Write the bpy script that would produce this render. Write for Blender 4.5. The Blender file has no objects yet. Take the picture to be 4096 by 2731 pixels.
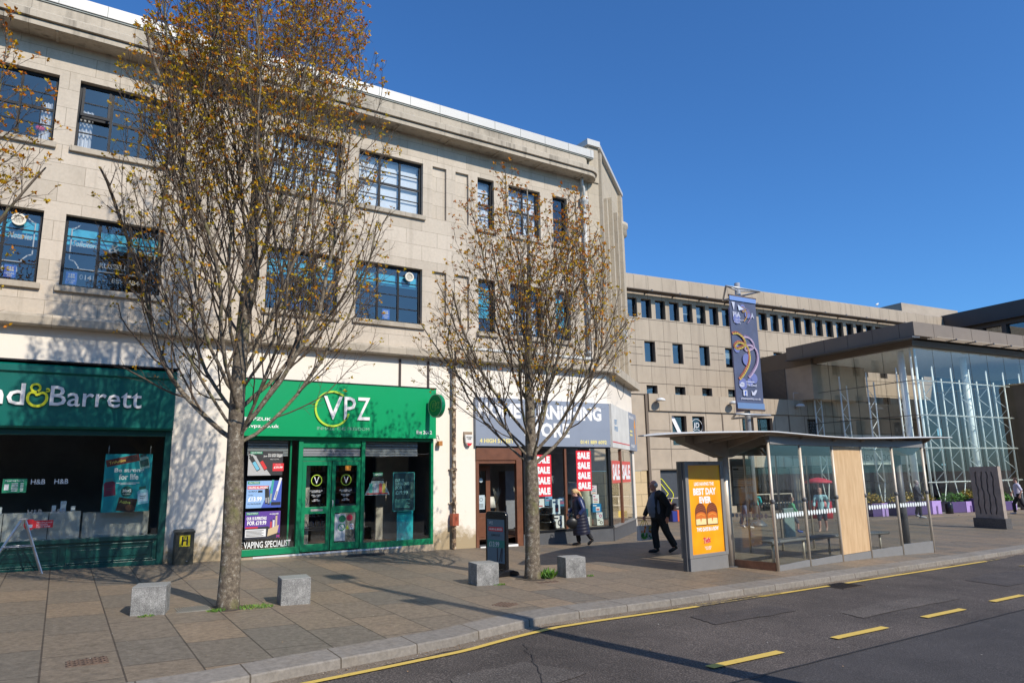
import bpy, math, random
from mathutils import Vector, Matrix
R = math.radians
sc = bpy.context.scene
COL = sc.collection
random.seed(7)

# ------------------------------------------------------------------ camera
cam_d = bpy.data.cameras.new("camera"); cam = bpy.data.objects.new("camera", cam_d); COL.objects.link(cam)
sc.camera = cam
cam_d.sensor_width = 36; cam_d.lens = 24.548; cam_d.clip_end = 2000; cam_d.clip_start = 0.05
CAM = Vector((0, 0, 1.612))
def _camera():
    yaw, p, r = R(57.37), R(10.86), R(-0.97)
    fl = Vector((math.cos(yaw), math.sin(yaw), 0))                  # level forward
    rt = Vector((math.sin(yaw), -math.cos(yaw), 0))
    fw = fl * math.cos(p) + Vector((0, 0, 1)) * math.sin(p)
    up = rt.cross(fw)
    r2 = rt * math.cos(r) + up * math.sin(r); u2 = up * math.cos(r) - rt * math.sin(r)
    m = Matrix((r2, u2, -fw)).transposed().to_4x4(); m.translation = CAM
    cam.matrix_world = m
_camera()

# ------------------------------------------------------------------ sky, sun, exposure
EL = R(38.0); AZ = Vector((0.215, -0.977, 0)).normalized()            # horizontal direction towards the sun
w = bpy.data.worlds.new("World"); sc.world = w; w.use_nodes = True
nt = w.node_tree; bg = nt.nodes["Background"]; sky = nt.nodes.new("ShaderNodeTexSky")
sky.sky_type = 'NISHITA'; sky.sun_disc = False; sky.sun_elevation = EL
sky.sun_rotation = math.atan2(AZ.x, AZ.y)
sky.air_density = 1.0; sky.dust_density = 0.8; sky.ozone_density = 3.0; sky.altitude = 0
tint = nt.nodes.new("ShaderNodeVectorMath"); tint.operation = 'MULTIPLY'; tint.inputs[1].default_value = (0.50, 0.98, 1.48)   # clear polarised northern air
nt.links.new(sky.outputs[0], tint.inputs[0]); nt.links.new(tint.outputs[0], bg.inputs[0]); bg.inputs[1].default_value = 0.118
sd = bpy.data.lights.new("sun", 'SUN'); sd.energy = 4.95; sd.angle = R(0.53); sd.color = (1.0, 0.92, 0.80)
so = bpy.data.objects.new("sun", sd); COL.objects.link(so)
S = Vector((AZ.x * math.cos(EL), AZ.y * math.cos(EL), math.sin(EL)))
so.rotation_euler = S.to_track_quat('Z', 'Y').to_euler(); so.location = (10, -20, 30)
sc.view_settings.view_transform = 'Standard'; sc.view_settings.look = 'None'
sc.view_settings.exposure = 0.0; sc.view_settings.gamma = 1.0
try:
    sc.cycles.max_bounces = 10; sc.cycles.transparent_max_bounces = 24; sc.cycles.glossy_bounces = 4
    sc.cycles.diffuse_bounces = 3
except Exception: pass

# ------------------------------------------------------------------ materials
MC = {}
def mat_new(name):
    m = bpy.data.materials.new(name); m.use_nodes = True
    return m, m.node_tree, m.node_tree.nodes["Principled BSDF"]
def N(t, kind, **kw):
    n = t.nodes.new(kind)
    for k, v in kw.items():
        if hasattr(n, k): setattr(n, k, v)
        else: n.inputs[k].default_value = v
    return n
def c4(c): return (c[0], c[1], c[2], 1)
def plain(name, col, rough=0.6, metal=0.0, var=0.12, scale=6.0, bump=0.0, spec=0.5, coat=0.0, bscale=60.0):
    """base colour with faint noise mottling and optional fine bump"""
    key = ('p', name)
    if key in MC: return MC[key]
    m, t, b = mat_new(name)
    tc = N(t, "ShaderNodeTexCoord")
    nz = N(t, "ShaderNodeTexNoise"); nz.inputs['Scale'].default_value = scale; nz.inputs['Detail'].default_value = 6
    nz.inputs['Roughness'].default_value = 0.65
    t.links.new(tc.outputs['Object'], nz.inputs['Vector'])
    mp = N(t, "ShaderNodeMapRange"); mp.inputs[1].default_value = 0.3; mp.inputs[2].default_value = 0.7
    mp.inputs[3].default_value = 1 - var; mp.inputs[4].default_value = 1 + var
    t.links.new(nz.outputs[0], mp.inputs[0])
    mx = N(t, "ShaderNodeVectorMath", operation='SCALE'); mx.inputs[0].default_value = col[:3]
    t.links.new(mp.outputs[0], mx.inputs['Scale']); t.links.new(mx.outputs[0], b.inputs['Base Color'])
    b.inputs['Roughness'].default_value = rough; b.inputs['Metallic'].default_value = metal
    b.inputs['Specular IOR Level'].default_value = spec
    if coat: b.inputs['Coat Weight'].default_value = coat; b.inputs['Coat Roughness'].default_value = 0.08
    if bump:
        n2 = N(t, "ShaderNodeTexNoise"); n2.inputs['Scale'].default_value = bscale; n2.inputs['Detail'].default_value = 4
        t.links.new(tc.outputs['Object'], n2.inputs['Vector'])
        bp = N(t, "ShaderNodeBump"); bp.inputs['Strength'].default_value = bump; bp.inputs['Distance'].default_value = 0.01
        t.links.new(n2.outputs[0], bp.inputs['Height']); t.links.new(bp.outputs[0], b.inputs['Normal'])
    MC[key] = m
    return m
def flat(col, rough=0.5, name=None):
    key = ('f', tuple(round(c, 3) for c in col), rough)
    if key in MC: return MC[key]
    m, t, b = mat_new(name or "print_%02d" % len(MC))
    b.inputs['Base Color'].default_value = c4(col); b.inputs['Roughness'].default_value = rough
    MC[key] = m
    return m
def glass(name, tint=(0.9, 0.93, 0.92), ior=1.5, boost=0.0, rough=0.0, wav=0.0):
    key = ('g', name)
    if key in MC: return MC[key]
    m = bpy.data.materials.new(name); m.use_nodes = True; t = m.node_tree; t.nodes.clear()
    o = N(t, "ShaderNodeOutputMaterial"); tr = N(t, "ShaderNodeBsdfTransparent"); gl = N(t, "ShaderNodeBsdfGlossy")
    tr.inputs[0].default_value = c4(tint); gl.inputs['Roughness'].default_value = rough; gl.inputs[0].default_value = (1, 1, 1, 1)
    fr = N(t, "ShaderNodeFresnel"); gm = N(t, "ShaderNodeNewGeometry"); ri = N(t, "ShaderNodeMapRange"); ri.inputs[3].default_value = ior; ri.inputs[4].default_value = 1 / ior
    t.links.new(gm.outputs['Backfacing'], ri.inputs[0]); t.links.new(ri.outputs[0], fr.inputs[0])   # the same reflection from either side of the pane
    ad = N(t, "ShaderNodeMath", operation='ADD', use_clamp=True); ad.inputs[1].default_value = boost
    t.links.new(fr.outputs[0], ad.inputs[0])
    mx = N(t, "ShaderNodeMixShader"); t.links.new(ad.outputs[0], mx.inputs[0])
    t.links.new(tr.outputs[0], mx.inputs[1]); t.links.new(gl.outputs[0], mx.inputs[2]); t.links.new(mx.outputs[0], o.inputs[0])
    if wav:
        tc = N(t, "ShaderNodeTexCoord"); nz = N(t, "ShaderNodeTexNoise"); nz.inputs['Scale'].default_value = 1.3
        bp = N(t, "ShaderNodeBump"); bp.inputs['Strength'].default_value = wav; bp.inputs['Distance'].default_value = 0.02
        t.links.new(tc.outputs['Object'], nz.inputs[0]); t.links.new(nz.outputs[0], bp.inputs['Height'])
        t.links.new(bp.outputs[0], gl.inputs['Normal'])
    MC[key] = m
    return m
def masonry(name, c1, c2, mortar, bw, bh, joint=0.006, axes=('X', 'Z'), off=0.5, stain=0.25, rough=0.85, bump=0.4,
            src='Object', streak=0.0, shift=(0, 0), dark=(0.12, 0.10, 0.08), fine=0.10, mbias=0.0, vz=(3, 3, 3)):
    """blocks or slabs with joints; the colour of each block varies, weather stains lie over them"""
    m, t, b = mat_new(name)
    L = t.links
    tc = N(t, "ShaderNodeTexCoord") if src == 'Object' else N(t, "ShaderNodeNewGeometry")
    vec = tc.outputs['Object'] if src == 'Object' else tc.outputs['Position']
    sp = N(t, "ShaderNodeSeparateXYZ"); L.new(vec, sp.inputs[0])
    cb = N(t, "ShaderNodeCombineXYZ"); L.new(sp.outputs[axes[0]], cb.inputs[0]); L.new(sp.outputs[axes[1]], cb.inputs[1])
    ad = N(t, "ShaderNodeVectorMath", operation='ADD'); ad.inputs[1].default_value = (shift[0], shift[1], 0); L.new(cb.outputs[0], ad.inputs[0])
    br = N(t, "ShaderNodeTexBrick"); br.offset = off; br.squash = 1; L.new(ad.outputs[0], br.inputs['Vector'])
    br.inputs['Color1'].default_value = c4(c1); br.inputs['Color2'].default_value = c4(c2); br.inputs['Mortar'].default_value = c4(mortar)
    br.inputs['Scale'].default_value = 1; br.inputs['Brick Width'].default_value = bw; br.inputs['Row Height'].default_value = bh
    br.inputs['Mortar Size'].default_value = joint; br.inputs['Mortar Smooth'].default_value = 0.1; br.inputs['Bias'].default_value = mbias
    n1 = N(t, "ShaderNodeTexNoise"); n1.inputs['Scale'].default_value = 0.9; n1.inputs['Detail'].default_value = 8; n1.inputs['Roughness'].default_value = 0.7
    mpv = N(t, "ShaderNodeVectorMath", operation='MULTIPLY'); mpv.inputs[1].default_value = (1, 1, 0.45) if streak else (1, 1, 1)
    L.new(vec, mpv.inputs[0]); L.new(mpv.outputs[0], n1.inputs[0])
    r1 = N(t, "ShaderNodeMapRange"); r1.inputs[1].default_value = 0.50; r1.inputs[2].default_value = 0.78; r1.inputs[3].default_value = 0; r1.inputs[4].default_value = stain
    L.new(n1.outputs[0], r1.inputs[0])
    mx = N(t, "ShaderNodeMix", data_type='RGBA'); L.new(r1.outputs[0], mx.inputs[0]); L.new(br.outputs[0], mx.inputs[6]); mx.inputs[7].default_value = c4(dark)
    last = mx.outputs[2]
    if streak:
        ms = N(t, "ShaderNodeVectorMath", operation='MULTIPLY'); ms.inputs[1].default_value = (3.0, 3.0, 0.12); L.new(vec, ms.inputs[0])
        ns = N(t, "ShaderNodeTexNoise"); ns.inputs['Scale'].default_value = 1.6; ns.inputs['Detail'].default_value = 4; L.new(ms.outputs[0], ns.inputs[0])
        rs = N(t, "ShaderNodeMapRange"); rs.inputs[1].default_value = 0.56; rs.inputs[2].default_value = 0.75; rs.inputs[4].default_value = streak; L.new(ns.outputs[0], rs.inputs[0])
        m2 = N(t, "ShaderNodeMix", data_type='RGBA'); L.new(rs.outputs[0], m2.inputs[0]); L.new(last, m2.inputs[6]); m2.inputs[7].default_value = c4(dark)
        last = m2.outputs[2]
    n2 = N(t, "ShaderNodeTexNoise"); n2.inputs['Scale'].default_value = 14; n2.inputs['Detail'].default_value = 8; n2.inputs['Roughness'].default_value = 0.75; L.new(vec, n2.inputs[0])
    r2 = N(t, "ShaderNodeMapRange"); r2.inputs[1].default_value = 0.3; r2.inputs[2].default_value = 0.7; r2.inputs[3].default_value = 1 - fine; r2.inputs[4].default_value = 1 + fine
    L.new(n2.outputs[0], r2.inputs[0])
    sm = N(t, "ShaderNodeVectorMath", operation='SCALE'); L.new(last, sm.inputs[0]); L.new(r2.outputs[0], sm.inputs['Scale'])
    L.new(sm.outputs[0], b.inputs['Base Color']); b.inputs['Roughness'].default_value = rough; b.inputs['Specular IOR Level'].default_value = 0.3
    if bump:
        iv = N(t, "ShaderNodeMath", operation='MULTIPLY'); iv.inputs[1].default_value = -0.5; L.new(br.outputs['Fac'], iv.inputs[0])
        n3 = N(t, "ShaderNodeTexNoise"); n3.inputs['Scale'].default_value = 45; n3.inputs['Detail'].default_value = 4; L.new(vec, n3.inputs[0])
        aa = N(t, "ShaderNodeMath", operation='MULTIPLY_ADD'); aa.inputs[1].default_value = 0.35; L.new(n3.outputs[0], aa.inputs[0]); L.new(iv.outputs[0], aa.inputs[2])
        bp = N(t, "ShaderNodeBump"); bp.inputs['Strength'].default_value = bump; bp.inputs['Distance'].default_value = 0.012
        L.new(aa.outputs[0], bp.inputs['Height']); L.new(bp.outputs[0], b.inputs['Normal'])
    return m
def speckled(name, col, col2, scale=140, rough=0.7, lo=0.45, hi=0.6, big=0.25, bump=0.3, bigscale=1.2):
    m, t, b = mat_new(name); L = t.links
    g = N(t, "ShaderNodeNewGeometry")
    n = N(t, "ShaderNodeTexNoise"); n.inputs['Scale'].default_value = scale; n.inputs['Detail'].default_value = 3; L.new(g.outputs['Position'], n.inputs[0])
    r = N(t, "ShaderNodeMapRange"); r.inputs[1].default_value = lo; r.inputs[2].default_value = hi; L.new(n.outputs[0], r.inputs[0])
    mx = N(t, "ShaderNodeMix", data_type='RGBA'); L.new(r.outputs[0], mx.inputs[0]); mx.inputs[6].default_value = c4(col); mx.inputs[7].default_value = c4(col2)
    n1 = N(t, "ShaderNodeTexNoise"); n1.inputs['Scale'].default_value = bigscale; n1.inputs['Detail'].default_value = 8; n1.inputs['Roughness'].default_value = 0.7; L.new(g.outputs['Position'], n1.inputs[0])
    r1 = N(t, "ShaderNodeMapRange"); r1.inputs[1].default_value = 0.3; r1.inputs[2].default_value = 0.7; r1.inputs[3].default_value = 1 - big; r1.inputs[4].default_value = 1 + big; L.new(n1.outputs[0], r1.inputs[0])
    sm = N(t, "ShaderNodeVectorMath", operation='SCALE'); L.new(mx.outputs[2], sm.inputs[0]); L.new(r1.outputs[0], sm.inputs['Scale'])
    L.new(sm.outputs[0], b.inputs['Base Color']); b.inputs['Roughness'].default_value = rough; b.inputs['Specular IOR Level'].default_value = 0.35
    bp = N(t, "ShaderNodeBump"); bp.inputs['Strength'].default_value = bump; bp.inputs['Distance'].default_value = 0.008; L.new(n.outputs[0], bp.inputs['Height']); L.new(bp.outputs[0], b.inputs['Normal'])
    return m

# ------------------------------------------------------------------ mesh building
_TX = {}
def text_mesh(body, bold=0.0, res=2, shear=0.0, spacing=1.0, align='LEFT'):
    k = (body, bold, res, shear, spacing, align)
    if k in _TX: return _TX[k]
    cu = bpy.data.curves.new("t", 'FONT'); cu.body = body; cu.size = 1; cu.resolution_u = res; cu.offset = bold; cu.shear = shear
    cu.space_character = spacing; cu.align_x = align; cu.space_line = 0.85
    o = bpy.data.objects.new("t", cu); COL.objects.link(o)
    dg = bpy.context.evaluated_depsgraph_get(); dg.update()
    me = o.evaluated_get(dg).to_mesh()
    vs = [(v.co.x, v.co.y) for v in me.vertices]; fs = [tuple(p.vertices) for p in me.polygons]
    o.evaluated_get(dg).to_mesh_clear(); bpy.data.objects.remove(o); bpy.data.curves.remove(cu)
    x0 = min(v[0] for v in vs); x1 = max(v[0] for v in vs); y0 = min(v[1] for v in vs); y1 = max(v[1] for v in vs)
    _TX[k] = ([((x - x0), (y - y0)) for x, y in vs], fs, x1 - x0, y1 - y0)
    return _TX[k]

class Fr:
    """a flat frame in space: origin, right, outward normal (towards the viewer)"""
    def __init__(s, o, r=(1, 0, 0), n=(0, -1, 0)):
        s.o = Vector(o); s.r = Vector(r).normalized(); s.n = Vector(n).normalized(); s.u = Vector((0, 0, 1))
    def p(s, x, z, d=0): return s.o + s.r * x + s.u * z + s.n * d

class MB:
    def __init__(s, o=(0, 0, 0)):
        s.v = []; s.f = []; s.m = []; s.sm = []; s.mats = []; s.o = Vector(o)
    def mi(s, m):
        if m not in s.mats: s.mats.append(m)
        return s.mats.index(m)
    def add(s, vs, fs, m, smooth=False):
        k = len(s.v); i = s.mi(m); s.v += [tuple(v) for v in vs]
        for f in fs: s.f.append(tuple(a + k for a in f)); s.m.append(i); s.sm.append(smooth)
        return s
    def quad(s, a, b, c, d, m): return s.add([a, b, c, d], [(0, 1, 2, 3)], m)
    def box(s, x0, x1, y0, y1, z0, z1, m, rz=0, top=None):
        v = [(x0, y0, z0), (x1, y0, z0), (x1, y1, z0), (x0, y1, z0), (x0, y0, z1), (x1, y0, z1), (x1, y1, z1), (x0, y1, z1)]
        if top:                                                   # (dx, dy): top face inset
            v[4] = (x0 + top[0], y0 + top[1], z1); v[5] = (x1 - top[0], y0 + top[1], z1); v[6] = (x1 - top[0], y1 - top[1], z1); v[7] = (x0 + top[0], y1 - top[1], z1)
        if rz:
            cx, cy = (x0 + x1) / 2, (y0 + y1) / 2; c, q = math.cos(rz), math.sin(rz)
            v = [(cx + (x - cx) * c - (y - cy) * q, cy + (x - cx) * q + (y - cy) * c, z) for x, y, z in v]
        return s.add(v, [(0, 3, 2, 1), (4, 5, 6, 7), (0, 1, 5, 4), (1, 2, 6, 5), (2, 3, 7, 6), (3, 0, 4, 7)], m)
    def fbox(s, fr, x0, x1, z0, z1, d0, d1, m):
        """box on a frame: x right, z up, from depth d0 to d1 along the outward normal"""
        P = [fr.p(x0, z0, d0), fr.p(x1, z0, d0), fr.p(x1, z0, d1), fr.p(x0, z0, d1), fr.p(x0, z1, d0), fr.p(x1, z1, d0), fr.p(x1, z1, d1), fr.p(x0, z1, d1)]
        return s.add(P, [(0, 1, 2, 3), (4, 7, 6, 5), (0, 4, 5, 1), (1, 5, 6, 2), (2, 6, 7, 3), (3, 7, 4, 0)], m)
    def rect(s, fr, x0, x1, z0, z1, d, m): return s.add([fr.p(x0, z0, d), fr.p(x1, z0, d), fr.p(x1, z1, d), fr.p(x0, z1, d)], [(0, 1, 2, 3)], m)
    def poly(s, fr, pts, d, m): return s.add([fr.p(x, z, d) for x, z in pts], [tuple(range(len(pts)))], m)
    def ell(s, fr, cx, cz, rx, rz, d, m, n=20): return s.poly(fr, [(cx + rx * math.cos(2 * math.pi * i / n), cz + rz * math.sin(2 * math.pi * i / n)) for i in range(n)], d, m)
    def ring(s, fr, cx, cz, r0, r1, d, m, a0=0, a1=360, n=28, thick=0):
        vs = []; 
        for i in range(n + 1):
            a = R(a0 + (a1 - a0) * i / n)
            vs += [fr.p(cx + r0 * math.cos(a), cz + r0 * math.sin(a), d + thick), fr.p(cx + r1 * math.cos(a), cz + r1 * math.sin(a), d + thick)]
        s.add(vs, [(2 * i, 2 * i + 1, 2 * i + 3, 2 * i + 2) for i in range(n)], m)
        if thick:
            for rr in (r0, r1):
                vs = []
                for i in range(n + 1):
                    a = R(a0 + (a1 - a0) * i / n); vs += [fr.p(cx + rr * math.cos(a), cz + rr * math.sin(a), d), fr.p(cx + rr * math.cos(a), cz + rr * math.sin(a), d + thick)]
                s.add(vs, [(2 * i, 2 * i + 1, 2 * i + 3, 2 * i + 2) for i in range(n)], m)
        return s
    def line(s, fr, pts, wd, d, m):
        """flat ribbon of width wd through 2D points"""
        for (a, b) in zip(pts[:-1], pts[1:]):
            dx, dz = b[0] - a[0], b[1] - a[1]; L = math.hypot(dx, dz) or 1; nx, nz = -dz / L * wd / 2, dx / L * wd / 2; ex, ez = dx / L * wd * .4, dz / L * wd * .4
            s.poly(fr, [(a[0] - nx - ex, a[1] - nz - ez), (b[0] - nx + ex, b[1] - nz + ez), (b[0] + nx + ex, b[1] + nz + ez), (a[0] + nx - ex, a[1] + nz - ez)], d, m)
        return s
    def text(s, fr, body, x, z, wd, ht, d, m, bold=0.0, thick=0.0, shear=0.0, sideM=None, keep=False, spacing=1.0, align='LEFT', rot=0):
        """text fitted in the box whose lower left corner is x, z"""
        vs, fs, W, H = text_mesh(body, bold, 2, shear, spacing, align)
        sx, sz = wd / W, ht / H
        if keep: sx = sz = min(sx, sz)
        c, q = math.cos(rot), math.sin(rot)
        def P(a, b, e): 
            a, b = a * sx, b * sz
            return fr.p(x + a * c - b * q, z + a * q + b * c, e)
        s.add([P(a, b, d + thick) for a, b in vs], fs, m)
        if thick:
            cnt = {}
            for f in fs:
                for i in range(len(f)):
                    e = (f[i], f[(i + 1) % len(f)]); cnt[tuple(sorted(e))] = cnt.get(tuple(sorted(e)), 0) + 1
            edges = [e for e, c_ in cnt.items() if c_ == 1]
            V2 = []; F2 = []
            for a, b in edges:
                k = len(V2); V2 += [P(*vs[a], d), P(*vs[b], d), P(*vs[b], d + thick), P(*vs[a], d + thick)]; F2.append((k, k + 1, k + 2, k + 3))
            s.add(V2, F2, sideM or m)
        return s
    def tube(s, pts, rad, m, n=8, caps=True, smooth=True):
        pts = [Vector(p) for p in pts]; k = len(pts)
        if not isinstance(rad, (list, tuple)): rad = [rad] * k
        vs = []; up = None
        for i, p in enumerate(pts):
            d = (pts[min(i + 1, k - 1)] - pts[max(i - 1, 0)])
            d = d.normalized() if d.length > 1e-9 else Vector((0, 0, 1))
            if up is None: up = Vector((0, 1, 0)) if abs(d.y) < 0.9 else Vector((1, 0, 0))
            a = d.cross(up)
            if a.length < 1e-4: a = d.cross(Vector((1, 0, 0)))
            a.normalize(); b = d.cross(a); up = -b if False else up
            rr = rad[i]; ra, rb = (rr if isinstance(rr, (tuple, list)) else (rr, rr))
            for j in range(n):
                t = 2 * math.pi * j / n; vs.append(p + a * (ra * math.cos(t)) + b * (rb * math.sin(t)))
        fs = [(i * n + j, i * n + (j + 1) % n, (i + 1) * n + (j + 1) % n, (i + 1) * n + j) for i in range(k - 1) for j in range(n)]
        if caps: fs += [tuple(reversed(range(n))), tuple(range((k - 1) * n, k * n))]
        return s.add(vs, fs, m, smooth)
    def lathe(s, c, prof, m, n=20, smooth=True, sx=1, sy=1):
        """profile of (radius, z) turned about the vertical through c"""
        vs = []; 
        for r, z in prof:
            for j in range(n): t = 2 * math.pi * j / n; vs.append((c[0] + r * sx * math.cos(t), c[1] + r * sy * math.sin(t), c[2] + z))
        k = len(prof); fs = [(i * n + j, i * n + (j + 1) % n, (i + 1) * n + (j + 1) % n, (i + 1) * n + j) for i in range(k - 1) for j in range(n)]
        fs += [tuple(reversed(range(n))), tuple(range((k - 1) * n, k * n))]
        return s.add(vs, fs, m, smooth)
    def ball(s, c, r, m, n=14, k=9, mtx=None):
        rx, ry, rz = r if isinstance(r, (tuple, list)) else (r, r, r); vs = []
        for i in range(k + 1):
            a = math.pi * i / k - math.pi / 2
            rr = max(math.cos(a), 0.02)
            for j in range(n):
                t = 2 * math.pi * j / n; p = Vector((rx * rr * math.cos(t), ry * rr * math.sin(t), rz * math.sin(a)))
                if mtx: p = mtx @ p
                vs.append(Vector(c) + p)
        fs = [(i * n + j, i * n + (j + 1) % n, (i + 1) * n + (j + 1) % n, (i + 1) * n + j) for i in range(k) for j in range(n)]
        fs += [tuple(reversed(range(n))), tuple(range(k * n, (k + 1) * n))]
        return s.add(vs, fs, m, True)
    def prism(s, pts, ax, a0, a1, m, smooth=False):
        """closed outline extruded along axis ax ('x': pts are (y,z); 'y': (x,z); 'z': (x,y))"""
        def P(p, a): return {'x': (a, p[0], p[1]), 'y': (p[0], a, p[1]), 'z': (p[0], p[1], a)}[ax]
        n = len(pts); vs = [P(p, a0) for p in pts] + [P(p, a1) for p in pts]
        fs = [tuple(range(n)), tuple(reversed(range(n, 2 * n)))] + [(i, i + n, (i + 1) % n + n, (i + 1) % n) for i in range(n)]
        return s.add(vs, fs, m, smooth)
    def build(s, name, parent=None, bevel=0, label=None, kind=None, remesh=0, subsurf=0, cat=None, group=None):
        me = bpy.data.meshes.new(name)
        me.from_pydata([(v[0] - s.o.x, v[1] - s.o.y, v[2] - s.o.z) for v in s.v], [], s.f)
        for m in s.mats: me.materials.append(m)
        me.polygons.foreach_set('material_index', s.m); me.polygons.foreach_set('use_smooth', s.sm); me.update()
        o = bpy.data.objects.new(name, me); COL.objects.link(o)
        if parent is not None: o.parent = parent
        else: o.location = s.o
        if label: o['label'] = label
        if cat: o['category'] = cat
        if group: o['group'] = group
        if kind: o['kind'] = kind
        if remesh:
            md = o.modifiers.new("r", 'REMESH'); md.mode = 'VOXEL'; md.voxel_size = remesh; md.use_smooth_shade = True
            ms = o.modifiers.new("s", 'SMOOTH'); ms.iterations = 3; ms.factor = 0.5
        if bevel:
            md = o.modifiers.new("b", 'BEVEL'); md.width = bevel; md.segments = 2; md.limit_method = 'ANGLE'; md.angle_limit = R(40)
        return o
def thing(name, label, cat, loc=(0, 0, 0), rz=0, group=None):
    o = bpy.data.objects.new(name, None); COL.objects.link(o); o.location = loc; o.rotation_euler = (0, 0, rz)
    o.empty_display_size = 0.2; o['label'] = label; o['category'] = cat
    if group: o['group'] = group
    return o
def copy_tree(o, parent=None):
    c = o.copy(); COL.objects.link(c); c.parent = parent
    for ch in list(o.children): copy_tree(ch, c)
    return c
def wall_holes(mb, x0, x1, z0, z1, holes, y, depth, m, reveal=None, fr=None):
    """wall face at y with rectangular openings (x0,x1,z0,z1) and their reveals going back by depth"""
    fr = fr or Fr((0, y, 0)); 
    xs = sorted(set([x0, x1] + [a for h in holes for a in h[:2] if x0 < a < x1])); zs = sorted(set([z0, z1] + [a for h in holes for a in h[2:4] if z0 < a < z1]))
    for xa, xb in zip(xs[:-1], xs[1:]):
        for za, zb in zip(zs[:-1], zs[1:]):
            cx, cz = (xa + xb) / 2, (za + zb) / 2
            if any(h[0] < cx < h[1] and h[2] < cz < h[3] for h in holes): continue
            mb.rect(fr, xa, xb, za, zb, 0, m)
    rv = reveal or m
    for a, b, c, d in [h[:4] for h in holes]:
        mb.add([fr.p(a, c, 0), fr.p(a, d, 0), fr.p(a, d, -depth), fr.p(a, c, -depth)], [(0, 1, 2, 3)], rv)
        mb.add([fr.p(b, c, 0), fr.p(b, c, -depth), fr.p(b, d, -depth), fr.p(b, d, 0)], [(0, 1, 2, 3)], rv)
        mb.add([fr.p(a, d, 0), fr.p(b, d, 0), fr.p(b, d, -depth), fr.p(a, d, -depth)], [(0, 1, 2, 3)], rv)
        mb.add([fr.p(a, c, 0), fr.p(a, c, -depth), fr.p(b, c, -depth), fr.p(b, c, 0)], [(0, 1, 2, 3)], rv)

# ------------------------------------------------------------------ terrain
def zg(x, y):
    x = max(-30, min(60, x)); y = max(-5, min(20, y))
    if x < 20: s_ = -.024 * x
    else: t = min(x, 32) - 20; s_ = -.48 - .024 * t + .001 * t * t
    return s_ - 0.012 * (16.5 - y)
KERB = [(-40, 3.0), (-12, 5.6), (-4, 6.5), (0, 6.9), (1.35, 7.05), (2, 7.2), (3, 7.38), (4, 7.58), (4.5, 7.76), (5, 7.92), (5.6, 8.08), (6.4, 8.15), (8, 8.22), (9.7, 8.35), (13.3, 8.64), (15.3, 8.8), (19.7, 9.15), (22.8, 9.42), (30, 10.1), (60, 13)]
def kerb_y(x):
    for (a, ya), (b, yb) in zip(KERB[:-1], KERB[1:]):
        if x <= b: return ya + (yb - ya) * (x - a) / (b - a)
    return KERB[-1][1]
M_pave = masonry("sandstone_slabs", (0.230, 0.172, 0.116), (0.150, 0.129, 0.102), (0.07, 0.055, 0.043), 1.15, 0.66, 0.009, axes=('Y', 'X'), off=0.37,
                 stain=0.6, src='Pos', dark=(0.135, 0.115, 0.092), rough=0.6, bump=0.6, fine=0.40)
M_piazza = masonry("piazza_slabs", (0.24, 0.18, 0.13), (0.18, 0.15, 0.12), (0.09, 0.07, 0.055), 0.9, 0.6, 0.008, axes=('X', 'Y'), off=0.5, stain=0.3, src='Pos', dark=(0.10, 0.08, 0.07), bump=0.2)
M_road = speckled("asphalt", (0.050, 0.041, 0.036), (0.215, 0.18, 0.155), 62, 0.85, 0.46, 0.80, 0.42, 0.7, 0.5)
M_road2 = speckled("newer_asphalt", (0.042, 0.038, 0.037), (0.14, 0.125, 0.12), 70, 0.85, 0.48, 0.82, 0.22, 0.6, 1.1)
M_kerb = masonry("granite_kerb", (0.235, 0.21, 0.18), (0.185, 0.167, 0.145), (0.09, 0.073, 0.055), 0.92, 50, 0.009, axes=('X', 'Y'), off=0, stain=0.6, src='Pos', dark=(0.20, 0.15, 0.09), bump=0.4, fine=0.28, shift=(0.2, 25))
M_gravelg = plain("far_ground", (0.16, 0.14, 0.12), 0.9)

g = MB()
g.add([(-700, -700, -1.4), (700, -700, -1.4), (700, 700, -1.4), (-700, 700, -1.4)], [(0, 1, 2, 3)], M_gravelg)
g.build("ground", kind='structure')
def strip(name, xs, ys_of, dz, m, mb=None, kind='structure'):
    mb = mb or MB(); rows = [ys_of(x) for x in xs]; k = len(rows[0]); vs = []
    for x, r in zip(xs, rows):
        for y in r: vs.append((x, y, zg(x, y) + dz))
    mb.add(vs, [(i * k + j, (i + 1) * k + j, (i + 1) * k + j + 1, i * k + j + 1) for i in range(len(xs) - 1) for j in range(k - 1)], m, True)
    return mb
XS = [-40, -20, -12] + [-8 + .5 * i for i in range(0, 92)] + [40, 46, 52, 60, 75, 100]
def px(x): return min(x, 60)
pv = strip("pavement", XS, lambda x: [kerb_y(px(x)) + .45, kerb_y(px(x)) + 1.5, 10, 12, 14, 15.5, 17, 19, 21, 30, 60, 110] if kerb_y(px(x)) < 8.4 else [kerb_y(px(x)) + .45 + (20 - kerb_y(px(x)) - .45) * i / 8 for i in range(9)] + [30, 60, 110], 0, M_pave)
pv.build("pavement", kind='structure')
rd = strip("road", XS, lambda x: [-40, -5.1] + [kerb_y(px(x)) - k for k in (10, 7, 5, 3.5, 2, 1, 0.4, -0.2)], -0.10, M_road)
rd.build("road", kind='structure')
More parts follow.
